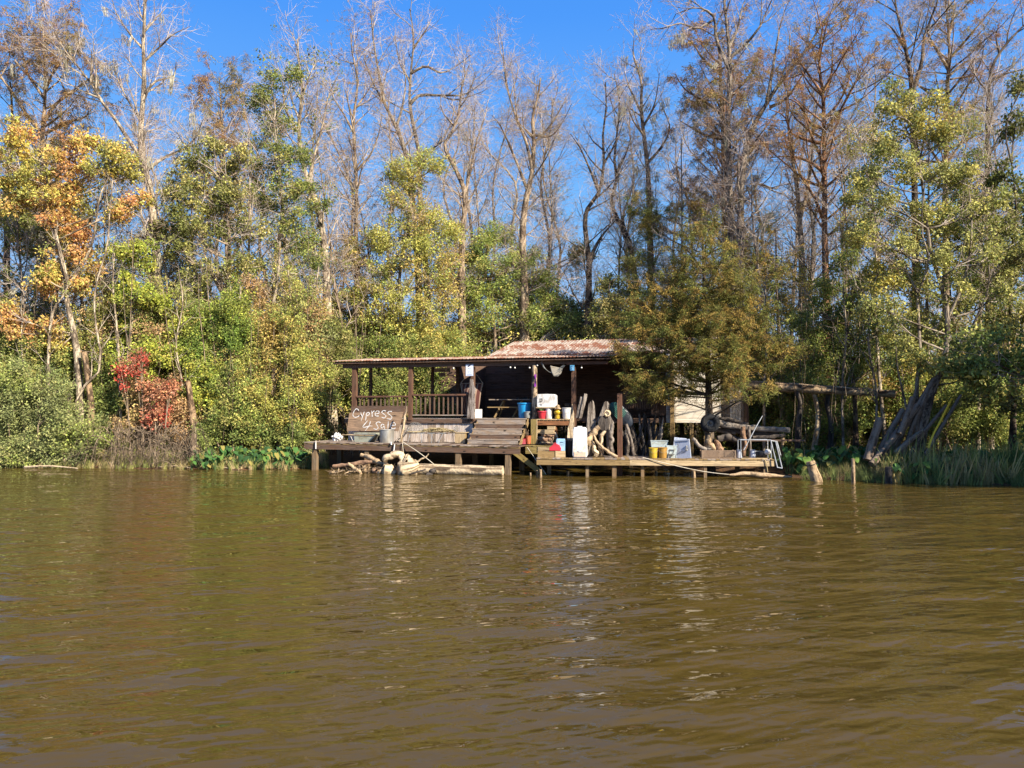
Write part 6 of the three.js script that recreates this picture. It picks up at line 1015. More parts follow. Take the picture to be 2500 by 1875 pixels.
{
  const y = DOCK + 0.006, S = [['driftwood_knot', 'ring shaped bleached knot on the dark hollow slab', DW.pale, [[1476, 1008, 0.62], [1479, 1003, 0.6], [1486, 1004, 0.6], [1488, 1012, 0.62], [1482, 1016, 0.62], [1476, 1012, 0.62]], [3, 3.4, 3.4, 3.2, 3, 2.6]], ['driftwood_branch', 'knobby pale branch leaning low in the driftwood group', DW.tan, [[1433, 1087, 0.5], [1440, 1072, 0.5], [1450, 1055, 0.55], [1462, 1042, 0.6]], [6, 7.5, 7, 6]], ['driftwood_log', 'sawn pale log with its cut end facing the river', DW.pale, [[1456, 1111, 0.15], [1451, 1095, 0.4], [1446, 1080, 0.6]], [5.6, 5.4, 5]], ['driftwood_branch', 'long slanting pale stick crossing the driftwood group', DW.tan, [[1447, 1058, 0.5], [1462, 1085, 0.35], [1482, 1102, 0.25], [1506, 1117, 0.15]], [2.4, 3.4, 4, 4.2]], ['driftwood_branch', 'forked pale leg under the dark hollow slab', DW.pale, [[1470, 1113, 0.4], [1465, 1090, 0.5], [1467, 1065, 0.6], [1475, 1050, 0.7]], [2.4, 5, 5, 4]], ['driftwood_branch', 'grey dock branch standing before the brown stilt', DW.grey, [[1494, 1112, 0.5], [1492, 1080, 0.55], [1492, 1055, 0.6], [1495, 1035, 0.65]], [5, 6, 5, 3.5]], ['driftwood_plank', 'grey plank leaning behind the dark striped float', DW.grey, [[1548, 1112, 0.9], [1540, 1075, 1.0], [1530, 1035, 1.1]], [4, 4, 4]]];
  for (const [n, l, m, p, r] of S) driftwood(D, n, l, 'driftwood', m, p, r, null, 10, 0.28);
  const slab = (name, label, mat, pts, v, depth, lean = 0) => {
    const q = pts.map(([a, b]) => [1380 + a * 0.1085, 950 + b * 0.1085]), low = q.reduce((m, p) => Math.max(m, p[1]), 0), cx = q.reduce((m, p) => m + p[0], 0) / q.length, y0 = D.y(low, cx, v), g = thing(name, label, 'driftwood', D.p(D.u(cx, v), y0, v), D.turn);
    const sh = new THREE.Shape(q.map(([a, b]) => new THREE.Vector2(D.u(a, v) - D.u(cx, v), D.y(b, a, v) - y0))), ge = new THREE.ExtrudeGeometry(sh, { depth, bevelEnabled: true, bevelSize: 0.018, bevelThickness: 0.022, bevelSegments: 2 }), U = ge.attributes.uv, A = ge.attributes.position;
    for (let i = 0; i < A.count; i++) { U.setXY(i, A.getX(i) * 1.4, A.getY(i) * 0.5); A.setZ(i, A.getZ(i) + 0.05 * (noise3(A.getX(i) * 6, A.getY(i) * 3, pts[0][0]) - 0.5) - lean * A.getY(i)); }
    ge.computeVertexNormals(); mesh('wood', ge, mat, g); return g;
  };
  slab('driftwood_slab', 'pointed pale driftwood slab behind the tall white cooler', DW.pale, [[55, 1480], [50, 1090], [65, 880], [110, 700], [130, 480], [155, 340], [185, 560], [190, 1100], [195, 1480]], 0.95, 0.07, 0.1);
  slab('driftwood_slab', 'upright grey splintered slab beside the tall cooler', DW.grey, [[480, 1500], [482, 900], [505, 560], [532, 340], [568, 285], [588, 320], [606, 250], [632, 285], [652, 380], [662, 560], [657, 720], [692, 725], [676, 790], [640, 860], [610, 1100], [600, 1500]], 0.85, 0.09, 0.12);
  slab('driftwood_slab', 'broad hollow driftwood slab with two legs in the middle of the dock', DW.grey, [[800, 1480], [770, 1150], [715, 950], [730, 720], [790, 560], [850, 400], [880, 312], [905, 282], [960, 292], [980, 342], [962, 470], [1002, 510], [1000, 600], [1042, 682], [1086, 762], [1062, 850], [1042, 980], [1030, 1200], [1052, 1440], [935, 1430], [925, 1100], [895, 960], [850, 985], [845, 1200], [862, 1480]], 0.8, 0.1, 0.12);
  slab('hollow_patch', 'dark patch standing in for the burnt hollow of the broad driftwood slab', DW.dark, [[760, 880], [745, 720], [800, 630], [880, 600], [960, 640], [990, 760], [965, 880], [900, 930], [820, 925]], 0.66, 0.05, 0.1);  // dark patch on the front, painting in the darkness of the burnt hollow
  slab('driftwood_plank', 'weathered plank leaning against the porch beside the brown post', DW.grey, [[240, 640], [345, 180], [386, 182], [302, 640]], 0.55, 0.05, 0.15);
  slab('driftwood_plank', 'longer weathered plank leaning next to the porch post', DW.grey, [[318, 650], [432, 110], [496, 120], [362, 650]], 0.5, 0.05, 0.15);
  const g = stand(D, 'striped_float', 'dark blue float with green stripes leaning on the brown stilt', 'float', 1516, 1.25, y + D.m(66, 1516, 1.2)), k = D.m(1, 1516, 0.7);
  const b = new THREE.SphereGeometry(1, 26, 18); b.scale(20 * k, 38 * k, 7 * k); const body = mesh('body', b, P.navy, g, [0, 36 * k, 0]); body.rotation.z = 0.72;
  for (let i = -4; i < 5; i++) { const line = []; for (let j = 0; j <= 8; j++) { const a = -0.9 + j * 0.2, r = Math.sqrt(Math.max(0, 1 - (i / 6) ** 2)); line.push(V(20 * k * (i / 6), 38 * k * r * Math.sin(a + 0.7), 7.2 * k * r * Math.cos(a + 0.7) + 0.004)); } mesh('stripe', stripLine(line, 0.013), P.teal, body); }
}
{
  const y = DOCK + 0.006, k = D.m(1, 1650, 0.3), tub = (px, v, w, h, dep, mat, name, label, yy = y, cat = 'tub') => { const g = stand(D, name, label, cat, px, v, yy); const W = w * k / 2, hh = h * k, t = 0.012; mesh('bottom', plank(2 * W * 0.9, t, dep * 0.9), mat, g, [0, t / 2, 0]); for (const s of [-1, 1]) { const a = mesh('side', plank(t, hh, dep), mat, g, [s * W * 0.95, hh / 2, 0]); a.rotation.z = -s * 0.12; const c = mesh('wall', plank(2 * W * 0.94, hh, t), mat, g, [0, hh / 2, s * dep * 0.47]); c.rotation.x = s * 0.1; } mesh('rim', plank(2 * W + 0.03, 0.018, t * 2), mat, g, [0, hh, dep / 2 + 0.012]); return g; };
  tub(1608, 1.0, 42, 16, 0.4, P.plastic, 'storage_tub', 'cloudy grey storage tub behind the two stained buckets', DOCK + D.m(25, 1608, 1)); const u = stand(D, 'tub_support', 'dark block under the cloudy storage tub', 'block', 1608, 1.0, y); mesh('block', plank(D.m(38, 1608, 1), D.m(24, 1608, 1), 0.4), M.greyDark, u, [0, D.m(12, 1608, 1), 0]);
  tub(1638, 0.55, 24, 30, 0.36, P.plastic, 'storage_tub', 'pale green storage tub leaning behind the white sink'); const ld = stand(D, 'step_ladder', 'short grey folding step beside the white sink', 'step ladder', 1637, 0.3, y); for (const s of [-1, 1]) mesh('leg', rod(V(s * 7 * k, 0, 0.06), V(s * 4 * k + 4 * k, 22 * k, -0.1), 0.012), P.grey, ld); mesh('tread', plank(14 * k, 0.02, 0.16), P.grey, ld, [2 * k, 10 * k, 0]); mesh('tread', plank(12 * k, 0.02, 0.14), P.grey, ld, [4 * k, 21 * k, -0.08]);
  const s = stand(D, 'sink_top', 'white vanity sink top propped on edge with basin and taps', 'sink', 1668, 0.3, y, -0.45), W = 37 * k, Hh = 45 * k; s.rotation.z = 0.09;
  const sh = new THREE.Shape([[-W / 2, 0], [W / 2, 0], [W / 2, Hh], [-W / 2, Hh]].map((q) => new THREE.Vector2(...q))), hole = new THREE.Path(); hole.absellipse(-1.5 * k, Hh * 0.53, 8.5 * k, 12.5 * k, 0, 6.2832, false); sh.holes.push(hole);
  mesh('slab', new THREE.ExtrudeGeometry(sh, { depth: 0.03, bevelEnabled: true, bevelSize: 0.008, bevelThickness: 0.008, bevelSegments: 2, curveSegments: 24 }), P.bluish, s);
  const bowl = new THREE.SphereGeometry(1, 24, 10, 0, 6.2832, 0, Math.PI / 2); bowl.rotateX(-Math.PI / 2); bowl.scale(8.5 * k, 12.5 * k, 0.22); const bm = mesh('basin', bowl, standard({ color: rgb(0.50, 0.54, 0.63), roughness: 0.3, side: THREE.DoubleSide }), s, [-1.5 * k, Hh * 0.53, 0.03]); mesh('drain', new THREE.CylinderGeometry(0.018, 0.018, 0.012, 12).rotateX(Math.PI / 2), P.black, bm, [0.02, -0.05, -0.195]);
  mesh('lip', plank(W + 0.01, 0.05, 0.03), P.bluish, s, [0, Hh - 0.02, 0.05]); const tp = mesh('tap', rod(V(10 * k, Hh * 0.53, 0.03), V(10 * k, Hh * 0.53, 0.13), 0.02), P.steel, s); for (const d of [-1, 1]) mesh('tap_handle', new THREE.SphereGeometry(0.03, 10, 8), P.steel, tp, [11 * k, Hh * 0.53 + d * 0.07, 0.06]);
  const pn = stand(D, 'white_board', 'bluish white panel leaning behind the sink', 'panel', 1658, 0.62, y); const pm = mesh('panel', plank(30 * k, 49 * k, 0.03), P.bluish, pn, [0, 24.5 * k, 0]); pm.rotation.z = -0.1;
}
{
  const y = DOCK + 0.006, k = D.m(1, 1750, 0.4);
  // lattice crate
  const c = stand(D, 'lattice_crate', 'low brown crate of crossed laths with a solid corner', 'crate', 1751, 0.35, y), w = 78 * k, h = 20 * k, dz = 0.42;
  for (const [x0, x1, n] of [[-w / 2, 2 * k, 12], [2 * k, w / 2, 9]]) { board(c, 'rail', P.lattice, x0, x1, 0, 0.03, dz / 2, dz / 2 - 0.03); board(c, 'rail', P.lattice, x0, x1, h - 0.03, h, dz / 2, dz / 2 - 0.03); for (let i = 0; i < n; i++) for (const s of [-1, 1]) { const x = mix(x0 + 0.07, x1 - 0.07, i / (n - 1)), m = mesh('lath', plank(0.014, h * 1.12, 0.008), P.lattice, c, [x, h / 2, dz / 2 - 0.012 + s * 0.005]); m.rotation.z = s * 0.45; } }
  for (const x of [-w / 2, 2 * k, w / 2]) for (const z of [1, -1]) board(c, 'post', P.lattice, x - 0.02, x + 0.02, 0.002, h + 0.003, z * (dz / 2 + 0.004), z * (dz / 2 - 0.036)); for (const x of [-w / 2, w / 2]) board(c, 'end_panel', P.lattice, x - 0.01, x + 0.01, 0.03, h - 0.03, dz / 2 - 0.05, -dz / 2 + 0.05); board(c, 'back_panel', P.lattice, -w / 2 + 0.03, w / 2 - 0.03, 0.03, h - 0.03, -dz / 2 + 0.03, -dz / 2 + 0.01);
  driftwood(D, 'cypress_knee', 'tall cone shaped cypress knee rising behind the lattice crate', 'driftwood', DW.tan, [[1733, 1117, 0.95], [1733, 1095, 0.95], [1731, 1075, 0.95], [1734, 1056, 0.95]], [13, 11, 7, 2.5], null, 12, 0.15);
  driftwood(D, 'cypress_knee', 'short reddish knee beside the cone shaped one', 'driftwood', DW.red, [[1760, 1117, 0.95], [1754, 1095, 0.95], [1748, 1074, 0.95]], [12, 9, 4], null, 10, 0.2);
  driftwood(D, 'driftwood_root', 'curved grey root sweeping down to the cone shaped knee', 'driftwood', DW.grey, [[1689, 1070, 0.9], [1703, 1085, 0.9], [1718, 1097, 0.9], [1735, 1098, 0.85]], [4.5, 5, 5.5, 4]);
  const ty = stand(D, 'rubber_ring', 'big black tyre hung on the young cypress trunk', 'tyre', 1733, 1.55, D.y(1056, 1733, 1.55)), R = D.m(23, 1733, 1.5); mesh('tyre', new THREE.TorusGeometry(R * 0.66, R * 0.36, 12, 32), P.rubber, ty, [0, R, 0]); const rim = mesh('rim', new THREE.CylinderGeometry(R * 0.48, R * 0.48, 0.12, 24).rotateX(Math.PI / 2), P.navy, ty, [0, R, 0]); mesh('hub', new THREE.CylinderGeometry(0.05, 0.05, 0.16, 12).rotateX(Math.PI / 2), P.rubber, rim);
  // log pile, some logs darkened in colour to stand for shade
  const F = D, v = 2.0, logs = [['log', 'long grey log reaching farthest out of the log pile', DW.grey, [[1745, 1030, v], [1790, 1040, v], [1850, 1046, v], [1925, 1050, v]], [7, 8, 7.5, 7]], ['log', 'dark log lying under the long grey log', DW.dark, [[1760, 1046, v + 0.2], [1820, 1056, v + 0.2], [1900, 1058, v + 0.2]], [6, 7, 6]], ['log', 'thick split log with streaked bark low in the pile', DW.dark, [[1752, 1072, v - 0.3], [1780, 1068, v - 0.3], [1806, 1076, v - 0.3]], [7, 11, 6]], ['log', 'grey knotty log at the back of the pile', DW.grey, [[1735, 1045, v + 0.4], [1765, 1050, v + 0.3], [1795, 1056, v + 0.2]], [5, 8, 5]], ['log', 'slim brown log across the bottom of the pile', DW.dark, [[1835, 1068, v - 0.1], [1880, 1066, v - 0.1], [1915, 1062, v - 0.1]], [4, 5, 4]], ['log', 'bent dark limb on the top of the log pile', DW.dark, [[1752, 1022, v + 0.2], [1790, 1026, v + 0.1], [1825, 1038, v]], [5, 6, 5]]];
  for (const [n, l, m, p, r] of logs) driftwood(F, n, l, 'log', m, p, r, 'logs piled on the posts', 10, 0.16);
  driftwood(F, 'pile_post', 'thick split post carrying the log pile', 'post', DW.red, [[1815, 1121, v - 0.5], [1815, 1080, v - 0.5], [1814, 1042, v - 0.5]], [6, 6, 5.5]); driftwood(F, 'pile_post', 'thinner grey post carrying the log pile', 'post', DW.grey, [[1829, 1121, v - 0.45], [1829, 1080, v - 0.45], [1828, 1040, v - 0.45]], [4, 4, 3.6]); driftwood(F, 'pile_post', 'pile post at the outer end of the log pile', 'post', DW.tan, [[1909, 1140, v], [1909, 1100, v], [1910, 1060, v]], [4.5, 4.5, 4]);
  const bm = stand(F, 'support_beam', 'long thin plank under the outer end of the log pile', 'plank', 1885, v - 0.3, F.y(1077, 1885, v - 0.3)); mesh('plank', plank(F.m(150, 1885, v), 0.06, 0.14), M.brown, bm, [0, 0.03, 0]);
  // pvc frame, ladder, float, pole
  const fr = stand(D, 'pipe_stand', 'white plastic pipe frame standing at the end of the dock', 'frame', 1844, 0.12, y), fw = D.m(72, 1844, 0.1), fh = D.m(46, 1844, 0.1); mesh('top_pipe', rod(V(-fw / 2, fh, 0), V(fw / 2, fh, 0), 0.017), P.pvc, fr); for (const x of [-fw / 2, fw / 2]) mesh('upright', rod(V(x, 0, 0), V(x, fh, 0), 0.017), P.pvc, fr); mesh('back_pipe', rod(V(-fw / 2, fh, -0.5), V(fw / 2, fh, -0.5), 0.016), P.pvc, fr); for (const x of [-fw / 2, fw / 2]) { mesh('side_pipe', rod(V(x, fh, 0), V(x, fh, -0.5), 0.016), P.pvc, fr); mesh('upright', rod(V(x, 0, -0.5), V(x, fh, -0.5), 0.017), P.pvc, fr); } mesh('bottom_board', plank(fw, 0.04, 0.08), M.tan, fr, [0, 0.02, 0.05]);
  const la = thing('pipe_ladder', 'white pipe ladder hanging off the end of the dock', 'ladder', D.p(D.u(1900, -0.1), D.y(1143, 1900, -0.1), -0.1), D.turn), X = (px) => D.u(px, -0.1) - D.u(1900, -0.1), Y = (py) => D.y(py, 1900, -0.1) - D.y(1143, 1900, -0.1); mesh('rail', rod(V(X(1881), Y(1075), -0.05), V(X(1895), Y(1142), 0.05), 0.023), P.pvc, la); mesh('rail', rod(V(X(1893), Y(1078), -0.05), V(X(1906), Y(1142), 0.05), 0.023), P.pvc, la); mesh('rail', rod(V(X(1902), Y(1079), -0.4), V(X(1909), Y(1113), -0.3), 0.025), P.pvc, la); mesh('rung', rod(V(X(1895), Y(1141), 0.05), V(X(1907), Y(1143), 0.05), 0.023), P.pvc, la); mesh('rung', rod(V(X(1881), Y(1076), -0.05), V(X(1903), Y(1079), -0.4), 0.025), P.pvc, la);
  const bl = stand(D, 'white_float', 'round white buoy hanging in the pipe frame', 'buoy', 1872, 0.25, D.y(1111, 1872, 0.25)); mesh('ball', new THREE.SphereGeometry(D.m(7.5, 1872, 0.2), 24, 16), P.white, bl, [0, D.m(7.5, 1872, 0.2), 0]); mesh('cord', rod(V(0, D.m(14, 1872, 0.2), 0), V(0, D.m(38, 1872, 0.2), 0), 0.006, 4), P.rope, bl); mesh('eyelet', plank(0.05, 0.012, 0.02), P.black, bl, [0.03, D.m(8, 1872, 0.2), D.m(7.4, 1872, 0.2)]);
  driftwood(D, 'long_pole', 'thin white pole slanting through the pipe frame', 'pole', P.pvc, [[1814, 1099, 0.3], [1830, 1070, 0.5], [1848, 1037, 0.7], [1861, 1015, 0.9]], [1.2, 1.2, 1.1, 0.9], null, 5, 0);
  for (const [px, w, lab] of [[1803, 11, 'small bluish bucket between the lattice crate and the pipe frame'], [1836, 12, 'small bluish bucket inside the pipe frame']]) pail(D, 'bluish_bucket', lab, px, 0.6, y, D.m(w / 2, px, 0.6), D.m(20, px, 0.6), P.bluish, { taper: 1.25, handle: false });
  const tk = stand(D, 'dark_tub', 'wide dark tub behind the buoy', 'tub', 1852, 0.9, y); mesh('body', lathe([[0, 0.01], [0.26, 0], [0.34, 0.24], [0.31, 0.24], [0.24, 0.03], [0, 0.03]]), P.navy, tk); mesh('soil', new THREE.CylinderGeometry(0.29, 0.29, 0.02, 20), DW.dark, tk, [0, 0.2, 0]);
}
// --- stakes and slabs in the water
for (const [px, y0, y1, d, r, lab] of [[1693, 1148, 1166, 27.6, 6, 'broken stake in the water in front of the dock'], [1548, 1153, 1163, 28.4, 2.4, 'tiny stub of a pile under the dock near the second pile'], [1602, 1149, 1162, 28.6, 4, 'knobbly stub beneath the dock below the yellow buckets'], [1625, 1152, 1162, 28.5, 2.4, 'small stub beneath the dock below the sink'], [1386, 1150, 1162, 28.6, 4, 'short stub in the water beneath the dock start'], [1319, 1146, 1170, 27.8, 4.5, 'taller stake where the steps rope is tied'], [1311, 1148, 1170, 27.9, 2.6, 'thin stake beside the taller rope stake'], [1295, 1154, 1162, 28.4, 3, 'low stub by the deck corner pile'], [2082, 1120, 1176, 25.6, 5, 'pale square stake standing in the shaded water'], [2169, 1140, 1180, 25.4, 9, 'rotten mossy stump at the water edge under the leaning logs']]) { const a = at(px, y0, d), g = thing('water_stake', lab, 'stake', V(a.x, -0.5, a.z)), s = r * d / FOCAL, line = curve([V(0, 0, 0), V(0.01, (a.y + 0.5) / 2, 0), V(0.02 * (hash(px, 1, 1) - 0.5), a.y + 0.5, 0)], 6); mesh('stake', new Tubes().add(line, line.map((_, i) => s * (1 - 0.03 * i)), 9, { rough: 0.2, seed: px }).geometry(), px === 2169 ? DW.dark : DW.tan, g); }
{
  const d = 26.3, a = at(1992, 1176, d), g = thing('pipe_stump', 'cut tan pipe bending out of the water with a cord around it', 'stump', V(a.x, -0.3, a.z)), k = d / FOCAL, line = curve([V(0.06, 0, 0), V(0.02, 0.35, 0), V(-0.08, 0.62, 0), V(-0.18, 0.98, -0.03)], 12); mesh('stump', new Tubes().add(line, line.map((_, i) => (14 - 0.28 * i) * k), 14, { rough: 0.06, seed: 5 }).geometry(), DW.tan, g); const c = mesh('cord', new THREE.TorusGeometry(13.2 * k, 0.014, 6, 22), P.black, g, [-0.15, 0.88, -0.02]); c.rotation.x = Math.PI / 2; c.rotation.y = 0.3;
  driftwood(D, 'floating_slab', 'flat broken slab of bark floating off the end of the dock', 'driftwood', DW.tan, [[1780, 1160, -0.4], [1820, 1156, -0.4], [1870, 1160, -0.4], [1930, 1164, -0.4]], [3, 9, 8, 3], null, 10, 0.3).scale.set(1, 0.7, 1.6);
}
// --- beam, leaning log bundle, yellow pole
{
  const w = (px, py, d) => at(px, py, d), piece = (name, label, cat, mat, pts, radii, d, group) => { const q = pts.map(([a, b, e]) => w(a, b, e ?? d)), base = q[0].clone(), g = thing(name, label, cat, base, 0, group), line = curve(q.map((p) => p.clone().sub(base)), 14), k = d / FOCAL; mesh('wood', new Tubes().add(line, line.map((_, i) => k * mix(radii[0], radii[1], i / 14)), 10, { rough: 0.12, seed: pts[0][0] }).geometry(), mat, g); return g; };
  piece('long_beam', 'long bark covered beam lying level between the shed and the leaning logs', 'beam', DW.tan, [[1795, 938, 33], [1960, 948, 32], [2080, 955, 31.5], [2185, 962, 31]], [13, 9], 32);
  for (const [a, lab] of [[1945, 'dark crooked post propping the long beam near the dock'], [1985, 'pale forked post propping the long beam'], [2025, 'dark post propping the long beam beside the forked one']]) piece('beam_post', lab, 'post', a === 1985 ? DW.pale : DW.dark, [[a + 2, 1100, 32], [a + (a === 1985 ? 12 : 4), 1030, 32], [a + (a === 2025 ? -6 : 8), 985, 32], [a, 955, 32]], [7, 5], 32);
  const L = [['grey straight log on the outside of the leaning bundle', DW.brown, [[2118, 1124, 27], [2132, 1075, 27.2], [2148, 1022, 27.4]], [10.4, 10.4]], ['dark log second in the leaning bundle', DW.brown, [[2142, 1112, 27.2], [2175, 1050, 27.5], [2205, 1000, 27.6]], [8.5, 7.2]], ['streaked grey log lowest in the leaning bundle', DW.brown, [[2128, 1134, 26.8], [2190, 1058, 27.3], [2240, 990, 27.8]], [9.1, 7.8]], ['long dark log at the top of the leaning bundle', DW.brown, [[2165, 1115, 27.3], [2235, 1000, 27.9], [2280, 925, 28.3]], [7.8, 5.9]], ['short grey log resting across the leaning bundle', DW.brown, [[2185, 1108, 26.9], [2220, 1076, 27.1], [2252, 1052, 27.3]], [7.2, 5.9]], ['slender log leaning away beside the yellow pole', DW.brown, [[2258, 1110, 27], [2300, 1040, 27.6], [2345, 965, 28.2]], [5.2, 3.9]], ['stubby log end poking out of the leaning bundle', DW.brown, [[2195, 1060, 27], [2218, 1000, 27.3], [2228, 970, 27.4]], [7.2, 6.5]], ['thin dark stem in the middle of the leaning bundle', DW.brown, [[2200, 1118, 27.1], [2228, 1040, 27.6], [2262, 960, 28]], [5.9, 4.5]], ['thin grey stem behind the leaning bundle', DW.brown, [[2180, 1112, 27.9], [2215, 1030, 28.1], [2240, 940, 28.4]], [5.9, 3.9]], ['dark slim stem parting from the leaning bundle near its foot', DW.brown, [[2215, 1118, 27.2], [2260, 1050, 27.6], [2310, 990, 28]], [5.9, 3.9]], ['upright dark stem at the back of the leaning bundle', DW.brown, [[2232, 1115, 27.6], [2238, 1040, 27.8], [2262, 960, 28]], [7.8, 5.2]]];
  for (const [lab, m, p, r] of L) piece('leaning_log', lab, 'log', m, p, r, 27, 'logs leaning at the pale leafy tree');
  piece('yellow_pole', 'bright yellow pole slanting up among the grass', 'pole', P.pole, [[2266, 1094, 26.8], [2278, 1062, 26.9], [2300, 1020, 27], [2324, 972, 27.1]], [2.6, 2.2], 27);
}

// --- driftwood stacked under the house, its colour darkened to stand for the shade there
{
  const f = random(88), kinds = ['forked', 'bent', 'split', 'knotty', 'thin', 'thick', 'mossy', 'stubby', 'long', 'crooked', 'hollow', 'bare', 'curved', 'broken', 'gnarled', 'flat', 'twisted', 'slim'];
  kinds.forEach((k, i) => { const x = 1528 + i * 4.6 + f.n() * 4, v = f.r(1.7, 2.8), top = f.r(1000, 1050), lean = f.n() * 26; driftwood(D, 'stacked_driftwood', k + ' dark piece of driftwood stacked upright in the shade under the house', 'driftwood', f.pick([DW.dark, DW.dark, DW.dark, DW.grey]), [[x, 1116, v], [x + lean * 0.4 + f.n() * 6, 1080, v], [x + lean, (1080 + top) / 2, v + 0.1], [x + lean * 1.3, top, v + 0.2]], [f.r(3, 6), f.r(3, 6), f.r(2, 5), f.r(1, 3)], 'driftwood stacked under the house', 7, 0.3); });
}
// ---------------------------------------------------------------- low plants of the bank
{
  // elephant ears: each large leaf a piece of its own
  const shape = (() => {
    const out = [[0, 0.10], [0.16, 0.26], [0.30, 0.16], [0.36, -0.05], [0.30, -0.32], [0.16, -0.58], [0, -0.82], [-0.16, -0.58], [-0.30, -0.32], [-0.36, -0.05], [-0.30, 0.16], [-0.16, 0.26]], p = [], idx = [];
    p.push(0, 0, -0.15); for (const [x, y] of out) p.push(x, -Math.abs(x) * 0.22 + (y < -0.5 ? -0.08 : 0), y);
    for (let i = 0; i < out.length; i++) idx.push(0, 1 + i, 1 + (i + 1) % out.length);
    const g = new THREE.BufferGeometry(); g.setAttribute('position', new THREE.Float32BufferAttribute(p, 3)); g.setIndex(idx); g.computeVertexNormals(); g.rotateY(Math.PI); return g;
  })();
  const greens = [glossyLeaf(0.045, 0.125, 0.025), glossyLeaf(0.065, 0.16, 0.028), glossyLeaf(0.12, 0.20, 0.03), glossyLeaf(0.03, 0.08, 0.02), glossyLeaf(0.26, 0.22, 0.05)], f = random(2024), stem = glossyLeaf(0.10, 0.16, 0.05);
  const patch = (n, x0, x1, d0, d1, label, group, size) => {
    for (let i = 0; i < n; i++) {
      const px = mix(x0, x1, (i + f()) / n), d = f.r(d0, d1), p = at(px, 1100, d), g = thing('elephant_ear', label, 'plant', V(p.x, Math.max(0, groundY(p.x, p.z)) - 0.04, p.z), f() * 6.28, group), t = new Tubes(), k = 4 + Math.floor(f() * 4);
      for (let q = 0; q < k; q++) {
        const a = q / k * 6.2832 + f.n(), h = size * f.r(0.45, 1.05), r = size * f.r(0.2, 0.5), tip = V(r * Math.sin(a), h, r * Math.cos(a));
        t.add(curve([V(0.02 * Math.sin(a), 0, 0.02 * Math.cos(a)), V(tip.x * 0.4, h * 0.6, tip.z * 0.4), tip], 5), [0.014, 0.013, 0.012, 0.011, 0.009, 0.008], 4, { cap: false });
        const m = mesh('leaf', shape, greens[Math.min(4, Math.floor(f() * 4.7))], g, [tip.x, tip.y, tip.z]); m.rotation.set(f.r(0.35, 1.2), a + f.n() * 0.5, 0, 'YXZ'); m.scale.setScalar(size * f.r(0.32, 0.56));
      }
      mesh('stalks', t.geometry(), stem, g);
    }
  };
  patch(70, 460, 765, 31.2, 33.6, 'bright green elephant ear plant in the sunny patch beside the deck', 'elephant ears in the sun by the deck', 0.62);
  patch(34, 1905, 2150, 27.4, 29.8, 'dark green elephant ear plant in the shade past the dock', 'elephant ears in the shade past the dock', 0.75);
  patch(24, 2140, 2520, 25.6, 27.5, 'dark green elephant ear plant among the tall grass', 'elephant ears among the tall grass', 0.7);
  patch(6, 1760, 1840, 30.6, 31.2, 'elephant ear plant glimpsed behind the lattice crate', 'elephant ears behind the crate', 0.6);
}
{
  // grasses
  const tuft = (seed, n, tall, width) => { const f = random(seed), F = new Faces(); for (let i = 0; i < n; i++) { const a = f() * 6.28, lean = f.r(0.1, 0.6), h = tall * f.r(0.55, 1.1), b = V(f.n() * 0.12, 0, f.n() * 0.12); let p = b, d = V(Math.sin(a) * lean * 0.4, 1, Math.cos(a) * lean * 0.4).normalize(); const s = V(Math.cos(a), 0, -Math.sin(a)); for (let k = 0; k < 3; k++) { const w = width * (1 - 0.28 * k), l = h / 3, e = p.clone().addScaledVector(d, l), o = F.p.length / 3; for (const [c, ww] of [[p, w], [e, k === 2 ? 0.001 : width * (1 - 0.28 * (k + 1))]]) F.p.push(c.x - s.x * ww, c.y, c.z - s.z * ww, c.x + s.x * ww, c.y, c.z + s.z * ww); F.i.push(o, o + 1, o + 2, o + 1, o + 3, o + 2); p = e; d = d.clone().add(V(Math.sin(a) * lean * 0.55, -0.28 * lean, Math.cos(a) * lean * 0.55)).normalize(); } } return F.geometry(); };
  SPRAY.reed = [21, 22, 23].map((s) => tuft(s, 9, 0.95, 0.022)); SPRAY.sward = [24, 25].map((s) => tuft(s, 22, 0.5, 0.008));
  const f = random(71), reed = [], low = [], lowR = [];
  for (let i = 0; i < 400; i++) { const px = f.r(2150, 2560), d = f.r(25.0, 28.0), p = at(px, 1100, d); if (bankZ(p.x) - p.z < -0.25) continue; p.y = Math.max(0, groundY(p.x, p.z)) - 0.03; reed.push(p); }
  for (let i = 0; i < 2600; i++) { const px = f.r(-80, 800), d = f.r(31.0, 37), p = at(px, 1100, d); if (bankZ(p.x) - p.z < -0.15) continue; p.y = Math.max(0, groundY(p.x, p.z)) - 0.03; low.push(p); }
  for (let i = 0; i < 2600; i++) { const px = f.r(1850, 2600), d = f.r(24.5, 34), p = at(px, 1100, d); if (bankZ(p.x) - p.z < -0.12 || (px < 1960 && d < 29.5)) continue; p.y = Math.max(0, groundY(p.x, p.z)) - 0.03; lowR.push(p); }
  const tell = (label, from) => scene.children.slice(from).forEach((o) => describe(o, label, 'grass'));
  let n = scene.children.length; foliage('tall_grass', null, reed, 'reed', [[0.07, 0.10, 0.03], [0.11, 0.135, 0.035], [0.17, 0.17, 0.05], [0.20, 0.16, 0.07]], 1.15, 81); tell('tall dark green grass arching over the shaded water edge', n);
  n = scene.children.length; foliage('bank_grass', null, low, 'sward', [[0.25, 0.20, 0.09], [0.20, 0.20, 0.06], [0.15, 0.17, 0.045], [0.30, 0.23, 0.12]], 0.8, 82); tell('dry tan and green grass along the sunny bank', n);
  n = scene.children.length; foliage('bank_grass', null, lowR, 'sward', [[0.10, 0.11, 0.03], [0.14, 0.12, 0.05], [0.08, 0.10, 0.03]], 0.9, 83); tell('dark weedy grass covering the shaded bank', n);
}
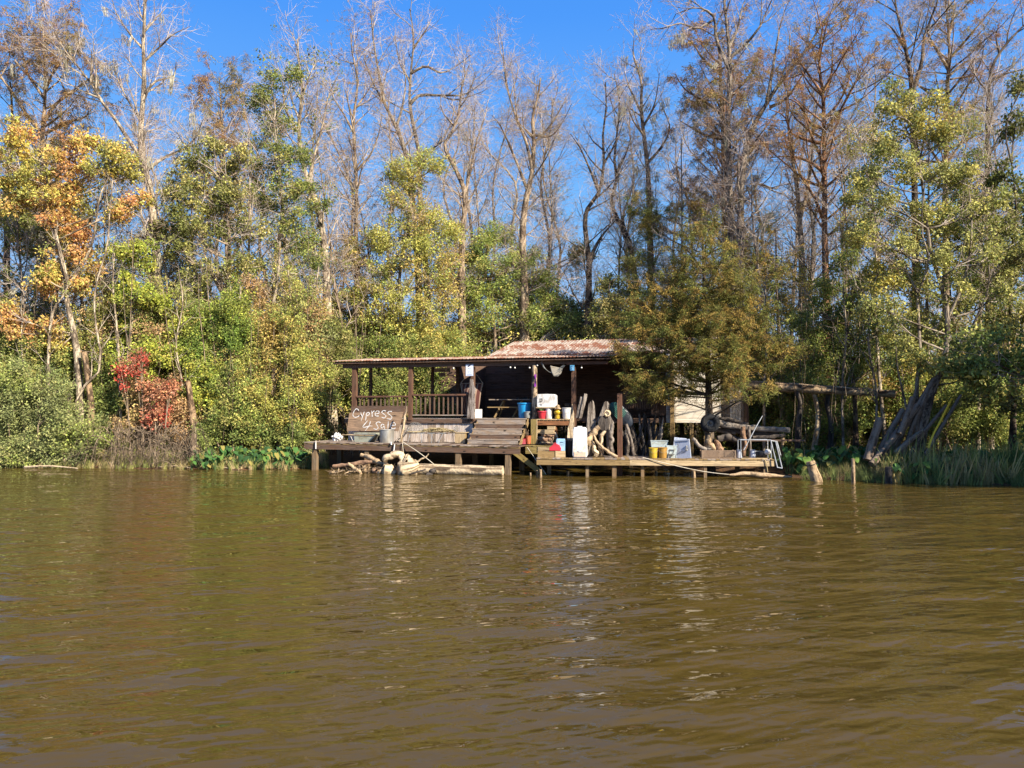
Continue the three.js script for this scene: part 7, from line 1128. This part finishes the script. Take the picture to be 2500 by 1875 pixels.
{
  // tangle of arching dead twigs under the red maple, broken trunks, hanging vines
  const f = random(404), t = new Tubes(), o = at(340, 1150, 32.4), g = thing('twig_tangle', 'tangle of arching dead brown twigs drooping into the water under the red maple', 'twigs', V(o.x, 0, o.z));
  for (let i = 0; i < 300; i++) {
    const a = at(f.r(245, 470), 1100, f.r(31.7, 33.2)); a.y = f.r(0, 1.5); const h = f.r(0.2, 1.3), s = f.r(-1.6, 1.6), e = V(a.x + s, Math.max(-0.05, h * f.r(-0.1, 0.7)), a.z + f.r(0, 0.9)), m = a.clone().lerp(e, f.r(0.35, 0.6)); m.y = Math.max(a.y, e.y) + h * 0.5; const r = f.r(0.006, 0.02);
    const line = curve([a, m, e].map((p) => p.sub(g.position)), 6); t.add(line, line.map((_, k) => r * (1 - 0.1 * k)), 3, { cap: false });
  }
  mesh('twigs', t.geometry(), B.tan, g).userData.kind = 'stuff';
  const snag = (label, pts, d, r0, r1, mat) => { const w = path(pts, d), base = w[0].clone(), s = thing('broken_trunk', label, 'trunk', base), line = curve(w.map((p) => p.clone().sub(base)), 12), k = d / FOCAL; mesh('wood', new Tubes().add(line, line.map((_, i) => k * mix(r0, r1, i / 12)), 9, { rough: 0.25, seed: pts[0][0] }).geometry(), mat, s); };
  snag('reddish broken trunk shrouded in dead vines beside the red maple', [[478, null], [474, 1050], [466, 980], [458, 930]], 34.0, 10, 6, B.dead);
  snag('pale broken trunk at the near end of the elephant ears', [[472, null], [470, 1110], [474, 1060]], 32.6, 9, 7, B.tan);
  snag('tan trunk base standing over the elephant ears', [[652, null], [655, 1060], [662, 1000], [672, 900]], 35.2, 11, 8, B.tan);
  snag('leaning grey trunk low among the grey-green shrubs', [[215, null], [222, 1000], [212, 900], [205, 860]], 34.2, 9, 6, B.dead);
  snag('short grey trunk behind the twig tangle', [[165, null], [162, 1040], [170, 960]], 34.0, 6, 4, B.grey);
  const vines = new Tubes(); for (let i = 0; i < 90; i++) { const px = f() < 0.7 ? f.r(0, 760) : f.r(1850, 2500), d = px < 800 ? f.r(33.6, 36.5) : f.r(29, 33), top = f.r(520, 900), a = at(px, top, d), h = f.r(1.5, 6), line = []; let p = a.clone(); for (let k = 0; k <= 6; k++) { line.push(p.clone()); p = p.clone().add(V(f.n() * 0.12, -Math.min(h, a.y - 0.2) / 6, f.n() * 0.12)); } vines.add(line, line.map(() => f.r(0.006, 0.014)), 3, { cap: false }); }
  const v = mesh('hanging_vines', vines.geometry(), B.tan); describe(v, 'thin tan vines hanging down among the trees of the bank', 'vines', null, 'stuff');
  // fallen sticks along the water line
  for (const [a, b, c, d, lab] of [[60, 1135, 190, 1140, 'thin stick floating below the grey-green shrub'], [390, 1146, 470, 1140, 'bleached stick on the mud below the twig tangle'], [480, 1141, 560, 1146, 'tan stick along the water under the elephant ears']]) { const p = at(a, b, 32.2), q = at(c, d, 31.8); p.y = 0.05; q.y = 0.03; const s = thing('stick', lab, 'stick', p), m = q.clone().sub(p); mesh('wood', new Tubes().add(curve([V(0, 0, 0), m.clone().multiplyScalar(0.5).add(V(0, 0.08, 0.1)), m], 6), [0.05, 0.05, 0.045, 0.04, 0.035, 0.03, 0.02], 6).geometry(), DW.pale, s); }
}
// ---------------------------------------------------------------- thickets filling the bank
{
  const f = random(5150);
  PALETTE.thicket = [PALETTE.brown[0], PALETTE.olive[0], PALETTE.gold[1], PALETTE.olive[1], PALETTE.dark[2], PALETTE.gold[0], PALETTE.olive[3], PALETTE.brown[2], PALETTE.greygreen[1]];
  PALETTE.shade = [PALETTE.olive[0], PALETTE.dark[1], PALETTE.gold[1], PALETTE.olive[2], PALETTE.gold[2], PALETTE.brown[1], PALETTE.olive[4]];
  const row = (n, x0, x1, d0, d1, topOf, palette, label, group, dense) => {
    for (let i = 0; i < n; i++) {
      const x = mix(x0, x1, (i + f()) / n), d = f.r(d0, d1), top = topOf(x) + f.r(-50, 50), lobes = [];
      for (let y = 1100; y > top; y -= f.r(38, 60)) for (let k = 0; k < 2; k++) lobes.push([x + f.n() * 55, y + f.n() * 20, f.r(34, 54), f.r(0.45, 0.9)]);
      bush('thicket_shrub', label, 'shrub', { x, d, palette, lobes, seed: 9000 + Math.round(x), spray: f() < 0.7 ? 'fine' : 'broad', size: f.r(0.42, 0.56), dense, group, bark: f.pick([B.tan, B.dead, B.grey]) });
    }
  };
  row(15, -60, 770, 35.2, 37.5, (x) => 770 + 90 * Math.sin(x * 0.013), 'thicket', 'leafy shrub of the mixed olive and brown thicket along the sunny bank', 'thicket along the sunny bank', 0.85);
  row(9, 780, 1130, 42, 45, () => 800, 'thicket', 'leafy shrub of the thicket seen behind and through the porch', 'thicket behind the porch', 0.7);
  row(7, 1120, 1620, 46, 49, () => 760, 'thicket', 'leafy shrub of the thicket rising behind the shack roof', 'thicket behind the roof', 0.6);
  row(12, 1780, 2560, 32.5, 36.5, (x) => (x > 2150 ? 880 : 840), 'shade', 'leafy shrub of the shaded thicket past the dock', 'thicket past the dock', 0.7);
}
renderer.render(scene, camera);
